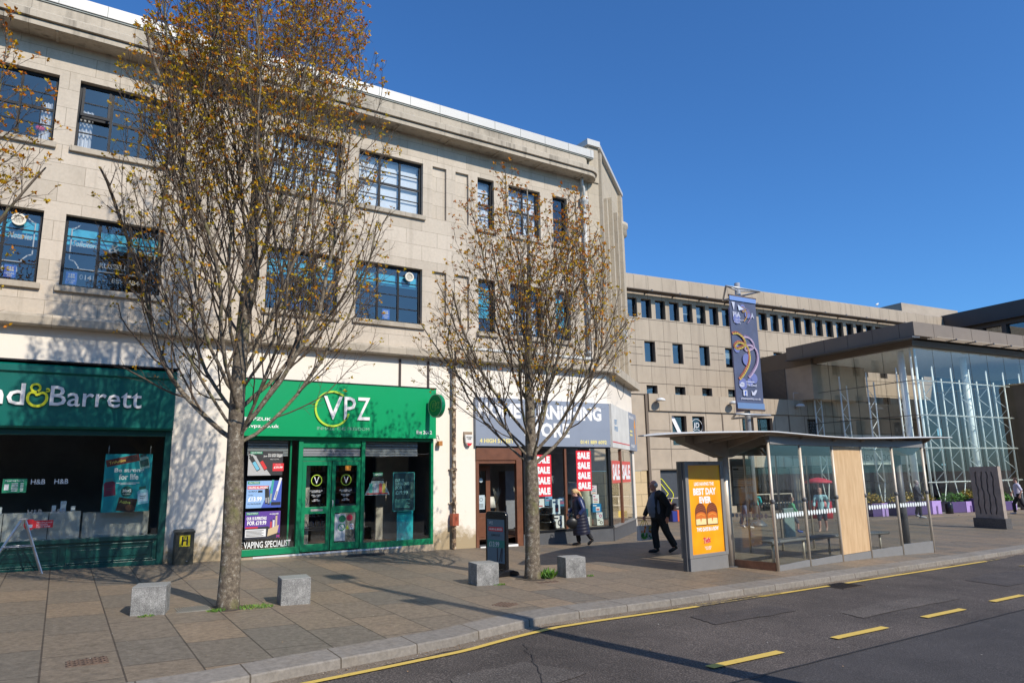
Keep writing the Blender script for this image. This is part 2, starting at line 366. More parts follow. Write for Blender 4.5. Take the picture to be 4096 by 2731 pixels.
# newer asphalt in front of the seam line
r2 = strip("road_patch", [x for x in XS if x >= -20], lambda x: [-5.05, -2, 2, 4.2, 4.93 + (x - 5.5) * .055 if x < 40 else 6.8], -0.096, M_road2)
r2.build("newer_road_surface", kind='structure')
kb = MB()
kx = [-40, -20, -12, -8, -6, -4, -2, -1] + [i * .25 for i in range(0, 100)] + [26, 28, 30, 34, 40, 50, 60]
vs = []
for x in kx:
    y = kerb_y(x); z = zg(x, y)
    vs += [(x, y - .01, z - .13), (x, y, z - .012), (x, y + .012, z + .003), (x, y + .45, z + .004 + .012 * .45), (x, y + .452, z - .02)]
kb.add(vs, [(i * 5 + j, (i + 1) * 5 + j, (i + 1) * 5 + j + 1, i * 5 + j + 1) for i in range(len(kx) - 1) for j in range(4)], M_kerb)
kb.build("kerb", kind='structure')
M_dirt = speckled("gutter_grit", (0.13, 0.10, 0.07), (0.24, 0.19, 0.14), 60, 0.95, 0.4, 0.6, 0.3, 0.4)
gt = strip("gutter", kx[2:-3], lambda x: [kerb_y(x) - .20 - .05 * math.sin(x * 3.1) - .03 * math.sin(x * 7.7), kerb_y(x) - .005], -0.093, M_dirt); gt.build("gutter", kind='structure')
# raised piazza edge (low step) at the far side
pz = MB(); pts = [(24, 22.4), (30.5, 18.35), (37.3, 17.2), (45, 16.2), (60, 14.6), (60, 60), (22, 60)]
pz.add([(x, y, zg(x, min(y, 20)) + .05) for x, y in pts] + [(x, y, zg(x, min(y, 20)) - .05) for x, y in pts], [tuple(range(7))] + [(i + 7, (i + 1) % 7 + 7, (i + 1) % 7, i) for i in range(7)], M_piazza)
pz.build("piazza_paving", kind='structure')
# road markings
def worn(name, col, lo, hi, sc_=9):
    m = bpy.data.materials.new(name); m.use_nodes = True; t = m.node_tree; b = t.nodes["Principled BSDF"]; L = t.links
    b.inputs['Roughness'].default_value = 0.75; gg = N(t, "ShaderNodeNewGeometry"); n = N(t, "ShaderNodeTexNoise"); n.inputs['Scale'].default_value = sc_; n.inputs['Detail'].default_value = 9; n.inputs['Roughness'].default_value = .75
    L.new(gg.outputs['Position'], n.inputs[0]); r = N(t, "ShaderNodeMapRange"); r.inputs[1].default_value = lo; r.inputs[2].default_value = hi; L.new(n.outputs[0], r.inputs[0])
    mx = N(t, "ShaderNodeMix", data_type='RGBA'); L.new(r.outputs[0], mx.inputs[0]); mx.inputs[6].default_value = c4(col); mx.inputs[7].default_value = c4((0.10, 0.085, 0.065)); L.new(mx.outputs[2], b.inputs['Base Color'])
    return m
M_yel = worn("yellow_road_paint", (0.62, 0.43, 0.09), 0.60, 0.70, 12); M_yelw = worn("worn_yellow_paint", (0.50, 0.36, 0.12), 0.40, 0.56, 14)
mk = MB()
def ribbon(mb, pts, wd, dz, m):
    vs = []
    for i, (x, y) in enumerate(pts):
        a = Vector(pts[min(i + 1, len(pts) - 1)]) - Vector(pts[max(i - 1, 0)]); a.normalize(); nx, ny = -a.y * wd / 2, a.x * wd / 2
        for q in (1, -1): vs.append((x + nx * q, y + ny * q, zg(x + nx * q, y + ny * q) + dz))
    mb.add(vs, [(2 * i, 2 * i + 1, 2 * i + 3, 2 * i + 2) for i in range(len(pts) - 1)], m)
def yl(a, b, off=0.27, st=.25):
    n = max(2, int((b - a) / st)); return [(a + (b - a) * i / n, kerb_y(a + (b - a) * i / n) - off) for i in range(n + 1)]
ribbon(mk, yl(-20, 8.4), .085, -.088, M_yel)
ribbon(mk, yl(8.4, 10.6), .05, -.088, M_yelw); ribbon(mk, yl(8.3, 10.2, .17), .04, -.088, M_yelw); ribbon(mk, yl(10.0, 12.15), .08, -.088, M_yel); ribbon(mk, yl(12.75, 19.4), .085, -.088, M_yel); ribbon(mk, yl(19.4, 20.3), .05, -.088, M_yelw)
for k in range(-1, 7):
    x0 = 5.83 + 2.385 * k; y = 5.42 + (x0 - 5.67) * .068; ribbon(mk, [(x0, y - .0), (x0 + .12, y + .01), (x0 + 1.10, y + .05), (x0 + 1.22, y + .06)], .115, -.086, M_yel)
# worn lettering inside the bay
for (x, y, c) in ((19.0, 8.2, "BUS"),):
    vs_, fs_, W_, H_ = text_mesh(c, 0.03)
    mk.add([(x + a * 1.0, y - 1.1 + b * 1.2, zg(x, y) - .086 - .024 * a) for a, b in vs_], fs_, M_yelw)
mk.build("road_markings", kind='structure')
# crack and patch repairs in the road
ck = MB(); M_crack = flat((0.028, 0.025, 0.024), 0.9)
rnd = random.Random(3)
def crack(x, y, ex, ey, n=26, wd=.035):
    pts = [(x + (ex - x) * i / n + rnd.uniform(-.03, .03), y + (ey - y) * i / n + rnd.uniform(-.03, .03)) for i in range(n + 1)]; ribbon(ck, pts, wd, -.0865, M_crack)
crack(4.75, 7.25, 3.75, 5.3, 22, .011); ribbon(ck, [(x, 4.93 + (x - 5.5) * .055 + .006 * math.sin(x * 9)) for x in [i * .4 for i in range(-10, 80)]], .02, -.0845, M_crack)
ck.build("road_cracks", kind='structure')
rp = MB(); M_rp = speckled("repair_asphalt", (0.044, 0.037, 0.034), (0.17, 0.145, 0.13), 64, 0.8, 0.46, 0.8, 0.25, 0.6, 1.3); M_rp2 = speckled("worn_asphalt", (0.056, 0.047, 0.042), (0.215, 0.185, 0.16), 60, 0.9, 0.42, 0.8, 0.3, 0.6, 1.1)
for pts, m_ in (([(7.6, 6.9), (9.4, 7.0), (9.5, 7.5), (7.7, 7.45)], M_rp), ([(15.2, 6.6), (18.4, 6.8), (18.3, 7.6), (16.6, 7.7), (15.3, 7.4)], M_rp), ([(3.2, 5.6), (4.6, 5.9), (4.3, 6.6), (3.3, 6.4)], M_rp2), ([(9.8, 6.2), (12.9, 6.35), (13.1, 6.75), (11.2, 6.8), (9.9, 6.6)], M_rp2)):
    q_ = []
    for (ax_, ay_), (bx_, by_) in zip(pts, pts[1:] + pts[:1]):
        for t_ in range(6): q_.append((ax_ + (bx_ - ax_) * t_ / 6 + rnd.uniform(-.025, .025), ay_ + (by_ - ay_) * t_ / 6 + rnd.uniform(-.025, .025)))
    rp.add([(x, y, zg(x, y) - .0925) for x, y in q_], [tuple(range(len(q_)))], m_)
rp.build("road_repairs", kind='structure')

# ------------------------------------------------------------------ stone building (facade plane y = 16.5)
FY = 16.5
M_stone = masonry("ashlar_stone", (0.555, 0.475, 0.380), (0.46, 0.392, 0.308), (0.27, 0.225, 0.17), 0.92, 0.42, 0.005, stain=0.50, streak=0.38, dark=(0.25, 0.205, 0.15), src='Pos', bump=0.25, shift=(0.1, 0.23))
M_stone_w = masonry("weathered_stone", (0.47, 0.40, 0.31), (0.39, 0.335, 0.26), (0.22, 0.18, 0.14), 1.9, 0.9, 0.005, stain=0.75, streak=0.75, dark=(0.10, 0.085, 0.065), src='Pos', bump=0.3, shift=(0.4, 0.1))
M_white = plain("painted_render", (0.76, 0.675, 0.565), 0.7, var=0.05, scale=1.5, bump=0.08)
M_lead = plain("lead_flashing", (0.22, 0.235, 0.21), 0.55, var=0.2, scale=3, bump=0.1)
M_fascia = plain("white_metal_fascia", (0.52, 0.50, 0.46), 0.4, var=0.04, scale=1)
M_winframe = plain("black_window_frame", (0.012, 0.013, 0.016), 0.5, var=0.1, spec=.2)
M_dark = plain("dark_interior", (0.02, 0.02, 0.022), 0.9, var=0.2, scale=1)
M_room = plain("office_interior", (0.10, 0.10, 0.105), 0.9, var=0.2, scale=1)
G_win = glass("window_glass", (0.82, 0.84, 0.85), 1.5, 0.08, wav=0.12)
G_shop = glass("shop_glass", (0.95, 0.97, 0.96), 1.45, 0.0, wav=0.05)

def damp_render():
    """painted render, dirtier and peeling near the pavement"""
    m, t, b = mat_new("peeling_render"); L = t.links; gg = N(t, "ShaderNodeNewGeometry"); sp = N(t, "ShaderNodeSeparateXYZ"); L.new(gg.outputs['Position'], sp.inputs[0])
    n = N(t, "ShaderNodeTexNoise"); n.inputs['Scale'].default_value = 2.2; n.inputs['Detail'].default_value = 9; n.inputs['Roughness'].default_value = .7; L.new(gg.outputs['Position'], n.inputs[0])
    r = N(t, "ShaderNodeMapRange"); r.inputs[1].default_value = 0.9; r.inputs[2].default_value = -0.2; r.inputs[3].default_value = -0.25; r.inputs[4].default_value = 0.35; L.new(sp.outputs['Z'], r.inputs[0])
    a = N(t, "ShaderNodeMath", operation='ADD'); L.new(n.outputs[0], a.inputs[0]); L.new(r.outputs[0], a.inputs[1])
    r2_ = N(t, "ShaderNodeMapRange"); r2_.inputs[1].default_value = 0.50; r2_.inputs[2].default_value = 0.72; L.new(a.outputs[0], r2_.inputs[0])
    mx = N(t, "ShaderNodeMix", data_type='RGBA'); L.new(r2_.outputs[0], mx.inputs[0]); mx.inputs[6].default_value = c4((0.78, 0.71, 0.61)); mx.inputs[7].default_value = c4((0.36, 0.28, 0.17)); L.new(mx.outputs[2], b.inputs['Base Color'])
    b.inputs['Roughness'].default_value = .8; bp = N(t, "ShaderNodeBump"); bp.inputs['Strength'].default_value = .3; bp.inputs['Distance'].default_value = .01; L.new(n.outputs[0], bp.inputs['Height']); L.new(bp.outputs[0], b.inputs['Normal'])
    return m
M_damp = damp_render()

OB = (5.0, FY, 0.0)
bld = thing("stone_building", "three-storey pale stone art deco building with shops at street level and a curved cornice", "building", OB)
BX0, BX1 = -9.0, 14.0
UP = (8.6, 10.13); LO = (5.56, 7.09)
wins = []                                                            # x0, x1, z0, z1, row, style
for z0, z1, row in ((UP[0], UP[1], 'u'), (LO[0], LO[1], 'l')):
    for a, b in ((-6.6, -4.75), (-2.6, -.74), (-.36, 1.48), (3.70, 5.44), (5.9, 7.74)): wins.append((a, b, z0, z1, row, 3))
    wins.append((9.47, 10.02, z0, z1, row, 1)); wins.append((10.53, 11.67, z0, z1, row, 2)); wins.append((12.14, 12.70, z0, z1, row, 1))
blind = [(8.03, 8.46, UP[0], UP[1]), (8.75, 9.17, UP[0], UP[1]), (8.03, 8.46, LO[0], LO[1]), (8.75, 9.17, LO[0], LO[1])]
mb = MB(OB)
wall_holes(mb, BX0, BX1, 4.8, 10.92, [w_[:4] for w_ in wins] + blind, FY, 0.22, M_stone)
# the shallow blind panels: raised surround strips, 4 cm proud
for a, b, c, d in blind:
    pass
mb.build("upper_wall", bld)
for a, b, c, d in blind:
    mb = MB(OB); mb.box(a - .02, b + .02, FY + .075, FY + .28, c - .02, d + .02, M_stone); mb.build("recessed_panel", bld)
mb = MB(OB)
for x0, x1, z0, z1, row, st in wins:
    mb.box(x0 - .05, x1 + .05, FY + .55, FY + 2.6, z0 - .25, z1 + .15, M_room) if False else None
# rooms: one dark shell per storey
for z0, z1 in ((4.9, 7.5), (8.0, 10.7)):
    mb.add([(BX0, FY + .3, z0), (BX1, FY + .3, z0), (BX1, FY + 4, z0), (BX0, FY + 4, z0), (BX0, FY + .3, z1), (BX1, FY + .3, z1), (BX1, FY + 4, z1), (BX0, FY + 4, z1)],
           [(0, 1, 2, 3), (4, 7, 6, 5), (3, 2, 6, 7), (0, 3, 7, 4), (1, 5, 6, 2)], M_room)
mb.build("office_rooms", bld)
# cornice: stepped profile (y, z)
corn = [(FY + .3, 10.9), (FY - .42, 10.86), (FY - .50, 10.86), (FY - .50, 10.97), (FY - .465, 10.975), (FY - .465, 10.99), (FY - .56, 11.0), (FY - .56, 11.15), (FY - .50, 11.16), (FY - .45, 11.23), (FY - .38, 11.24), (FY - .33, 11.29), (FY - .25, 11.30), (FY - .25, 11.56), (FY + .3, 11.56)]
mb = MB(OB)
def sweep_corner(mb, prof, x0, x1, m, rc=0.56):
    """profile along x, turned round a quarter circle at its right end"""
    path = [(x0, 0)]
    n = len(prof)
    rings = [[(x0, y, z) for y, z in prof], [(x1, y, z) for y, z in prof]]
    for i in range(1, 9):
        a = math.pi / 2 * i / 8
        rings.append([(x1 + (FY - min(y, FY)) * math.sin(a), FY - (FY - min(y, FY)) * math.cos(a) if y < FY else y, z) for y, z in prof])
    vs = [p for r in rings for p in r]
    mb.add(vs, [(i * n + j, (i + 1) * n + j, (i + 1) * n + (j + 1) % n, i * n + (j + 1) % n) for i in range(len(rings) - 1) for j in range(n)], m)
sweep_corner(mb, corn, BX0, 13.25, M_stone_w)
mb.build("cornice", bld)
mb = MB(OB)
for i in range(15):
    x = BX0 + .4 + i * 1.545; mb = MB(OB); mb.box(x, x + .045, FY - .47, FY - .02, 10.845, 10.87, M_stone_w); mb.build("soffit_rib", bld)
mb = MB(OB); mb.box(BX0, 13.62, FY - .275, FY + .3, 11.563, 11.60, M_lead); mb.box(BX0, 13.3, FY - .40, FY - .252, 11.245, 11.262, M_lead); mb.build("flashing", bld)
mb = MB(OB); mb.box(BX0, 13.62, FY - .30, FY + .2, 11.602, 11.86, M_fascia)
for i in range(26): mb.box(BX0 + .9 * i, BX0 + .9 * i + .012, FY - .305, FY - .298, 11.61, 11.855, M_lead)
mb.build("roof_fascia", bld)
# string course over the shops
mb = MB(OB); mb.prism([(FY + .1, 4.66), (FY - .22, 4.66), (FY - .25, 4.69), (FY - .25, 4.84), (FY - .20, 4.90), (FY + .1, 4.94)], 'x', BX0, 14.08, M_stone_w)
mb.build("string_course", bld)
# windows
M_blue = plain("cyan_blind", (0.02, 0.42, 0.58), 0.6, var=0.05); M_wblind = plain("white_blind", (0.78, 0.80, 0.80), 0.7, var=0.04); M_curt = plain("white_curtain", (0.68, 0.67, 0.66), 0.8, var=0.08)
M_sign_w = flat((0.50, 0.47, 0.40)); M_blue2 = flat((0.01, 0.08, 0.42))
def leaded(mb, x0, x1, z0, z1, m): pass
for wi, (x0, x1, z0, z1, row, n) in enumerate(wins):
    ctr = ((x0 + x1) / 2, FY, z0); fy = FY + .13
    f = MB(OB)
    f.box(x0, x0 + .055, fy, fy + .06, z0, z1, M_winframe); f.box(x1 - .055, x1, fy, fy + .06, z0, z1, M_winframe)
    f.box(x0 + .055, x1 - .055, fy, fy + .06, z0, z0 + .06, M_winframe); f.box(x0 + .055, x1 - .055, fy, fy + .06, z1 - .07, z1, M_winframe)
    xa, xb, za, zb = x0 + .055, x1 - .055, z0 + .06, z1 - .07
    dx = (xb - xa) / n; dz = (zb - za)
    for i in range(1, n): f.box(xa + dx * i - .026, xa + dx * i + .026, fy + .005, fy + .055, za, zb, M_winframe)
    openp = (wi % 8 == 2 and row == 'u')
    for i in range(n):
        a, b = xa + dx * i + (.035 if i else 0), xa + dx * (i + 1) - (.035 if i < n - 1 else 0)
        if row == 'u':
            f.box(a, b, fy + .008, fy + .052, za + dz * .5 - .03, za + dz * .5 + .03, M_winframe)
            for q in (.25, .75): f.box(a, b, fy + .015, fy + .045, za + dz * q - .011, za + dz * q + .011, M_winframe)
        else:
            for q in (.25, .5, .75): f.box(a, b, fy + .015, fy + .045, za + dz * q - .012, za + dz * q + .012, M_winframe)
    if openp:                                                        # top-hung sash standing open
        c = xa; d = xa + dx - .03
        for (u0, u1) in ((c, c + .05), (d - .05, d)): f.add([(u0, fy - .01, zb), (u1, fy - .01, zb), (u1, fy - .14, za + dz * .5), (u0, fy - .14, za + dz * .5), (u0, fy + .02, zb), (u1, fy + .02, zb), (u1, fy - .11, za + dz * .5), (u0, fy - .11, za + dz * .5)], [(0, 1, 2, 3), (4, 7, 6, 5), (0, 3, 7, 4), (1, 5, 6, 2), (3, 2, 6, 7)], M_winframe)
        f.box(c, d, fy - .15, fy - .10, za + dz * .5 - .03, za + dz * .5 + .03, M_winframe)
    fo = f.build("window", bld)
    gl = MB(OB); rr = random.Random(wi)
    for i in range(n):
        for j in range(4):
            a, b = xa + dx * i, xa + dx * (i + 1); c, d = za + dz * j / 4, za + dz * (j + 1) / 4; t1, t2 = rr.uniform(-.003, .003), rr.uniform(-.003, .003); y = fy + .03
            gl.add([(a, y - t1, c - .0), (b, y + t1, c), (b, y + t2, d), (a, y - t2, d)], [(0, 1, 2, 3)], G_win)
    gl.build("window_glass", fo)
    s_ = MB(OB); s_.box(x0 - .07, x1 + .07, FY - .075, FY + .10, z0 - .125, z0 - .004, M_stone_w); s_.build("window_sill", fo, bevel=.008)
    bl = MB(OB); by = fy + .11; k = wi % 8
    if row == 'u':
        if k in (3, 4, 5, 6): bl.box(x0 + .06, x1 - .06, by, by + .012, z0 + .07, z1 - .3, M_wblind); bl.box(x0 + .06, x1 - .06, by + .05, by + .06, z1 - .38, z1 - .08, M_wblind)
        elif k in (1, 2):
            for a, b in ((x0 + .06, x0 + .30), (x1 - .26, x1 - .06)):
                pts = [(a + (b - a) * i / 12, by + .03 * math.sin(i * 1.7)) for i in range(13)]
                bl.add([(x, y, z0 + .06) for x, y in pts] + [(x, y, z0 + .95) for x, y in pts], [(i, i + 1, i + 14, i + 13) for i in range(12)], M_curt)
            if k == 1: bl.ball((x1 - .25, by - .02, z0 + .35), (.09, .05, .07), flat((.7, .02, .08)))
    else:
        if n == 3:
            dz2 = .38 if k != 4 else .33
            bl.box(x0 + .06, x1 - .06, by, by + .012, z1 - .12 - dz2 * 1.2, z1 - .22, M_blue)
        elif n == 1: bl.box(x0 + .06, x1 - .06, by, by + .012, z0 + .45, z1 - .2, M_blue)
        else:
            for i in range(3): bl.box(x0 + .08 + .34 * i, x0 + .34 + .34 * i, by, by + .012, z0 + .15, z0 + .95, M_wblind)
    if bl.v: bl.build("window_blind", fo)
    # signwriting and stickers on the inside of the glass
    if row == 'l' and k in (0, 1, 2, 3, 4):
        q = MB(OB); fr = Fr((x0, fy + .06, z0)); W_ = x1 - x0
        if k in (1, 2):
            wd = .022
            q.line(fr, [(.13, .62), (.13, 1.30), (.16, 1.30)], wd, 0, M_sign_w); q.line(fr, [(.16, 1.30), (.22, 1.34), (.27, 1.40)], wd, 0, M_sign_w)
            q.line(fr, [(.13, .62), (.22, .60), (.29, .50), (.31, .44), (W_ - .31, .44), (W_ - .29, .50), (W_ - .2, .60), (W_ - .13, .62), (W_ - .13, 1.30), (W_ - .16, 1.30), (W_ - .22, 1.34), (W_ - .27, 1.40)], wd, 0, M_sign_w)
            q.text(fr, "Solicitors", .16, .92, .46, .13, 0, M_sign_w, shear=.25, bold=.01)
            q.text(fr, "&", .82, .88, .20, .22, 0, M_sign_w, shear=.2); q.text(fr, "Notaries", W_ - .56, .92, .40, .13, 0, M_sign_w, shear=.25, bold=.01)
            q.text(fr, "RUSSELL", .68, .52, .52, .12, 0, M_sign_w, bold=.02)
            q.text(fr, "0141   -   889", .34, .22, .80, .11, 0, M_sign_w, bold=.01); q.text(fr, "4844", 1.22, .22, .30, .11, 0, M_sign_w, bold=.01)
        if k in (1, 3, 4, 2):
            sx = {1: 1.3, 2: .10, 3: .70, 4: .80}[k]
            q.rect(fr, sx, sx + .20, .10, .36, .001, M_blue2); q.text(fr, "LEGAL", sx + .02, .165, .16, .04, .002, M_sign_w, bold=.03); q.text(fr, "AID", sx + .055, .115, .09, .04, .002, M_sign_w, bold=.03)
            for e in (-.04, 0, .04): q.ell(fr, sx + .10 + e, .305, .017, .02, .002, M_sign_w, 8); q.poly(fr, [(sx + .075 + e, .23), (sx + .125 + e, .23), (sx + .115 + e, .28), (sx + .085 + e, .28)], .002, M_sign_w)
        q.build("window_lettering", fo)
        if k in (1, 3, 4):
            vx = x0 + {1: 1.45, 3: 1.28, 4: 1.50}[k]; v_ = MB(OB); M_vent = plain("cream_plastic", (.66, .60, .48), .4); fv = Fr((vx, fy - .02, z1 - .24))
            v_.ring(fv, 0, 0, .085, .125, 0, M_vent, thick=.05, n=20); v_.ell(fv, 0, 0, .09, .09, .012, M_winframe)
            for i in range(-3, 4):
                hh = math.sqrt(max(.09 ** 2 - (i * .026) ** 2, 1e-4)); v_.rect(fv, i * .026 - .006, i * .026 + .006, -hh, hh, .03, M_vent); v_.rect(fv, -hh, hh, i * .026 - .006, i * .026 + .006, .033, M_vent)
            v_.build("extractor_vent", fo)
# end tower: front return, chamfered wall with pilasters
CH = Vector((.778, .628, 0)); CN = Vector((.628, -.778, 0)); CL = 4.2
fc = Fr((14.0, FY, 0), CH, CN)
M_stone_t = masonry("tower_stone", (0.47, 0.395, 0.295), (0.42, 0.355, 0.265), (0.30, 0.25, 0.19), 0.8, 0.42, 0.004, stain=0.35, streak=0.35, dark=(0.22, 0.18, 0.14), src='Pos', axes=('X', 'Z'))
mb = MB(OB)
mb.box(13.56, 14.0, FY - .06, FY + .4, 10.9, 12.12, M_stone_t); mb.box(13.56, 14.0, FY - .02, FY + .2, 4.95, 10.899, M_stone_t)
wall_holes(mb, 0.0, CL, 4.6, 12.1, [(1.05, 1.3, 5.6, 10.4), (2.0, 2.25, 5.6, 10.2), (2.95, 3.2, 5.6, 10.4)], 0, .35, M_stone_t, fr=fc)
mb.add([fc.p(CL, 4.6, 0), fc.p(CL, 12.1, 0), fc.p(CL, 12.1, 0) + Vector((-.25, 9, 0)), fc.p(CL, 4.6, 0) + Vector((-.25, 9, 0))], [(3, 2, 1, 0)], M_stone_t)
mb.build("corner_tower_wall", bld)
mb = MB(OB)
for i, (a, zt) in enumerate(((.55, 10.6), (1.5, 11.0), (2.45, 10.8), (3.4, 11.0))): mb.fbox(fc, a, a + .2, 4.95, zt, 0.0, .17, M_stone_t)
mb.fbox(fc, .02, .22, 4.95, 12.0, .002, .12, M_stone_t); mb.fbox(fc, CL - .35, CL, 4.95, 12.0, .002, .12, M_stone_t)
mb.build("pilasters", bld)
mb = MB(OB); mb.box(13.5, 14.02, FY - .16, FY + .5, 12.122, 12.32, M_fascia); mb.fbox(fc, 0.0, CL + .12, 12.122, 12.26, -.3, .13, M_fascia); mb.build("tower_coping", bld)
mb = MB(OB); mb.fbox(fc, 1.06, 1.29, 5.6, 10.4, -.33, -.30, M_dark); mb.fbox(fc, 2.01, 2.24, 5.6, 10.2, -.33, -.30, M_dark); mb.fbox(fc, 2.96, 3.19, 5.6, 10.4, -.33, -.30, M_dark); mb.build("slit_windows", bld)
mb = MB(OB); mb.lathe((fc.p(CL, 0, -.25).x, fc.p(CL, 0, -.25).y + .1, 10.3), [(.28, 0), (.42, .05), (.45, .2), (.55, .25), (.55, .5), (.6, .55), (.6, .68), (.1, .7)], M_stone_w); mb.build("rounded_balcony", bld)
# cornice slab over the corner shop, mossy at its end
mb = MB(OB); mb.fbox(fc, -.12, CL + .9, 4.66, 4.92, -.5, .3, M_stone_w); mb.build("corner_slab", bld)
mb = MB(OB); mb.fbox(fc, 2.5, 2.65, 6.1, 6.5, .19, .3, M_fascia); mb.build("alarm_bell", bld)
# lower wall in painted render
mb = MB(OB)
wall_holes(mb, BX0, 14.0, -.6, 4.66, [(BX0 + .4, 1.94, -.59, 3.85), (3.14, 8.08, -.59, 3.80), (9.36, 13.99, -.59, 3.68)], FY, .12, M_damp)
wall_holes(mb, 0.0, CL + .6, -.6, 4.66, [(.02, CL + .2, -.59, 3.72)], 0, .12, M_white, fr=fc)
mb.build("rendered_wall", bld)
mb = MB(OB)
for x in (7.10, 7.90): mb.box(x, x + .055, FY - .03, FY - .002, 3.86, 4.60, plain("rusty_dark_steel", (.05, .035, .03), .7, var=.3))
mb.build("steel_uprights", bld)
# shop interior shells
mb = MB(OB)
M_floorw = plain("brown_shop_floor", (0.16, 0.075, 0.04), .5, var=.25, scale=3); M_in = plain("shop_interior_wall", (0.17, 0.16, 0.15), .8, var=.2, scale=1.2); M_ceil = plain("shop_ceiling", (0.16, 0.16, 0.16), .8)
for x0, x1, z0, z1, fl in ((-8.5, 2.5, .02, 3.0, M_in), (3.0, 8.6, -.03, 3.0, M_floorw), (8.95, 18.3, -.04, 3.0, M_floorw)):
    y0, y1 = FY + .125, FY + 5.5
    if x0 > 8.8: mb.add([(x0, y0, z0), (13.9, y0, z0), (17.2, y0 + 2.66, z0), (17.2, y1, z0), (x0, y1, z0)], [(0, 1, 2, 3, 4)], fl); mb.add([(x0, y0, z1), (13.9, y0, z1), (17.2, y0 + 2.66, z1), (17.2, y1, z1), (x0, y1, z1)], [(4, 3, 2, 1, 0)], M_ceil)
    else: mb.add([(x0, y0, z0), (x1, y0, z0), (x1, y1, z0), (x0, y1, z0)], [(0, 1, 2, 3)], fl); mb.add([(x0, y0, z1), (x1, y0, z1), (x1, y1, z1), (x0, y1, z1)], [(3, 2, 1, 0)], M_ceil); mb.add([(x1, y0, z0), (x1, y1, z0), (x1, y1, z1), (x1, y0, z1)], [(0, 3, 2, 1)], M_in)
    mb.add([(x0, y1, z0), (min(x1, 17.2), y1, z0), (min(x1, 17.2), y1, z1), (x0, y1, z1)], [(0, 1, 2, 3)], M_in); mb.add([(x0, y0, z0), (x0, y1, z0), (x0, y1, z1), (x0, y0, z1)], [(0, 1, 2, 3)], M_in)
mb.build("shop_rooms", bld)
# main block behind (roof and rear), so the building has depth
mb = MB(OB); mb.box(BX0, 16.9, FY + 5.6, FY + 13, -.8, 11.6, M_stone_w); mb.add([(BX0, FY + .2, 11.55), (13.9, FY + .2, 11.55), (17.2, FY + 2.8, 11.55), (17.2, FY + 6, 11.55), (BX0, FY + 6, 11.55)], [(0, 1, 2, 3, 4)], M_lead)
mb.add([(BX0, FY, -.8), (BX0, FY, 11.6), (BX0, FY + 6, 11.6), (BX0, FY + 6, -.8)], [(0, 1, 2, 3)], M_stone_w); mb.build("rear_block", bld)
# downpipes
M_wpipe = plain("white_painted_pipe", (.52, .51, .47), .5, var=.1)
def peel_pipe():
    m, t, b = mat_new("peeling_pipe"); L = t.links; gg = N(t, "ShaderNodeNewGeometry"); n = N(t, "ShaderNodeTexNoise"); n.inputs['Scale'].default_value = 9; n.inputs['Detail'].default_value = 8; L.new(gg.outputs['Position'], n.inputs[0])
    cr = N(t, "ShaderNodeValToRGB"); e = cr.color_ramp.elements; e[0].position = .40; e[0].color = c4((.62, .55, .44)); e[1].position = .54; e[1].color = c4((.10, .07, .05)); x = cr.color_ramp.elements.new(.48); x.color = c4((.40, .26, .14)); L.new(n.outputs[0], cr.inputs[0]); L.new(cr.outputs[0], b.inputs['Base Color']); b.inputs['Roughness'].default_value = .7
    return m
M_peel = peel_pipe()
px_ = 13.30; py_ = FY - .12
p = MB(OB); p.tube([(px_ - .12, FY - .2, 10.87), (px_ - .1, FY - .16, 10.7), (px_, py_, 10.55), (px_, py_, 10.2)], .05, M_wpipe, 10); p.lathe((px_, py_, 9.85), [(.05, 0), (.06, .1), (.13, .24), (.14, .27), (.14, .4), (.12, .42)], M_wpipe, 14); p.tube([(px_, py_, 9.9), (px_, py_, 4.98)], .052, M_wpipe, 10)
for z in (9.72, 7.3, 5.2): p.lathe((px_, py_, z), [(.053, 0), (.072, .01), (.072, .07), (.053, .08)], M_wpipe, 12); p.box(px_ - .13, px_ + .13, FY - .03, FY - .001, z + .02, z + .06, M_wpipe)
p.tube([(px_, py_ - .1, 5.05), (px_ - .3, py_ - .12, 5.02), (8.9, py_ - .12, 4.99), (8.72, py_ - .12, 4.98)], .05, M_wpipe, 10)
p.build("white_downpipe", bld)
px_ = 8.64; py_ = FY - .1
p = MB(OB); p.tube([(px_, py_ - .12, 5.0), (px_, py_ - .2, 4.85), (px_, py_ - .2, 4.6), (px_, py_, 4.45), (px_, py_, -.2)], .055, M_peel, 10)
for z in (3.35, 1.75, .9): p.lathe((px_, py_, z), [(.056, 0), (.085, .01), (.085, .06), (.056, .08)], M_peel, 12); p.box(px_ - .12, px_ + .12, FY - .04, FY - .001, z + .02, z + .05, M_peel)
p.box(px_ - .09, px_ + .09, py_ - .10, py_ + .06, .38, .68, plain("red_oxide_box", (.32, .07, .03), .6, var=.25, scale=14)); p.build("peeling_downpipe", bld, bevel=.003)
p = MB(OB); p.tube([(14.2, FY - .1, 4.62), (14.6, FY + .15, 4.1), (15.0, FY + .5, 3.95), (15.5, FY + .95, 4.15), (15.8, FY + 1.2, 4.6)], .008, M_winframe, 5); p.build("hanging_cable", bld)

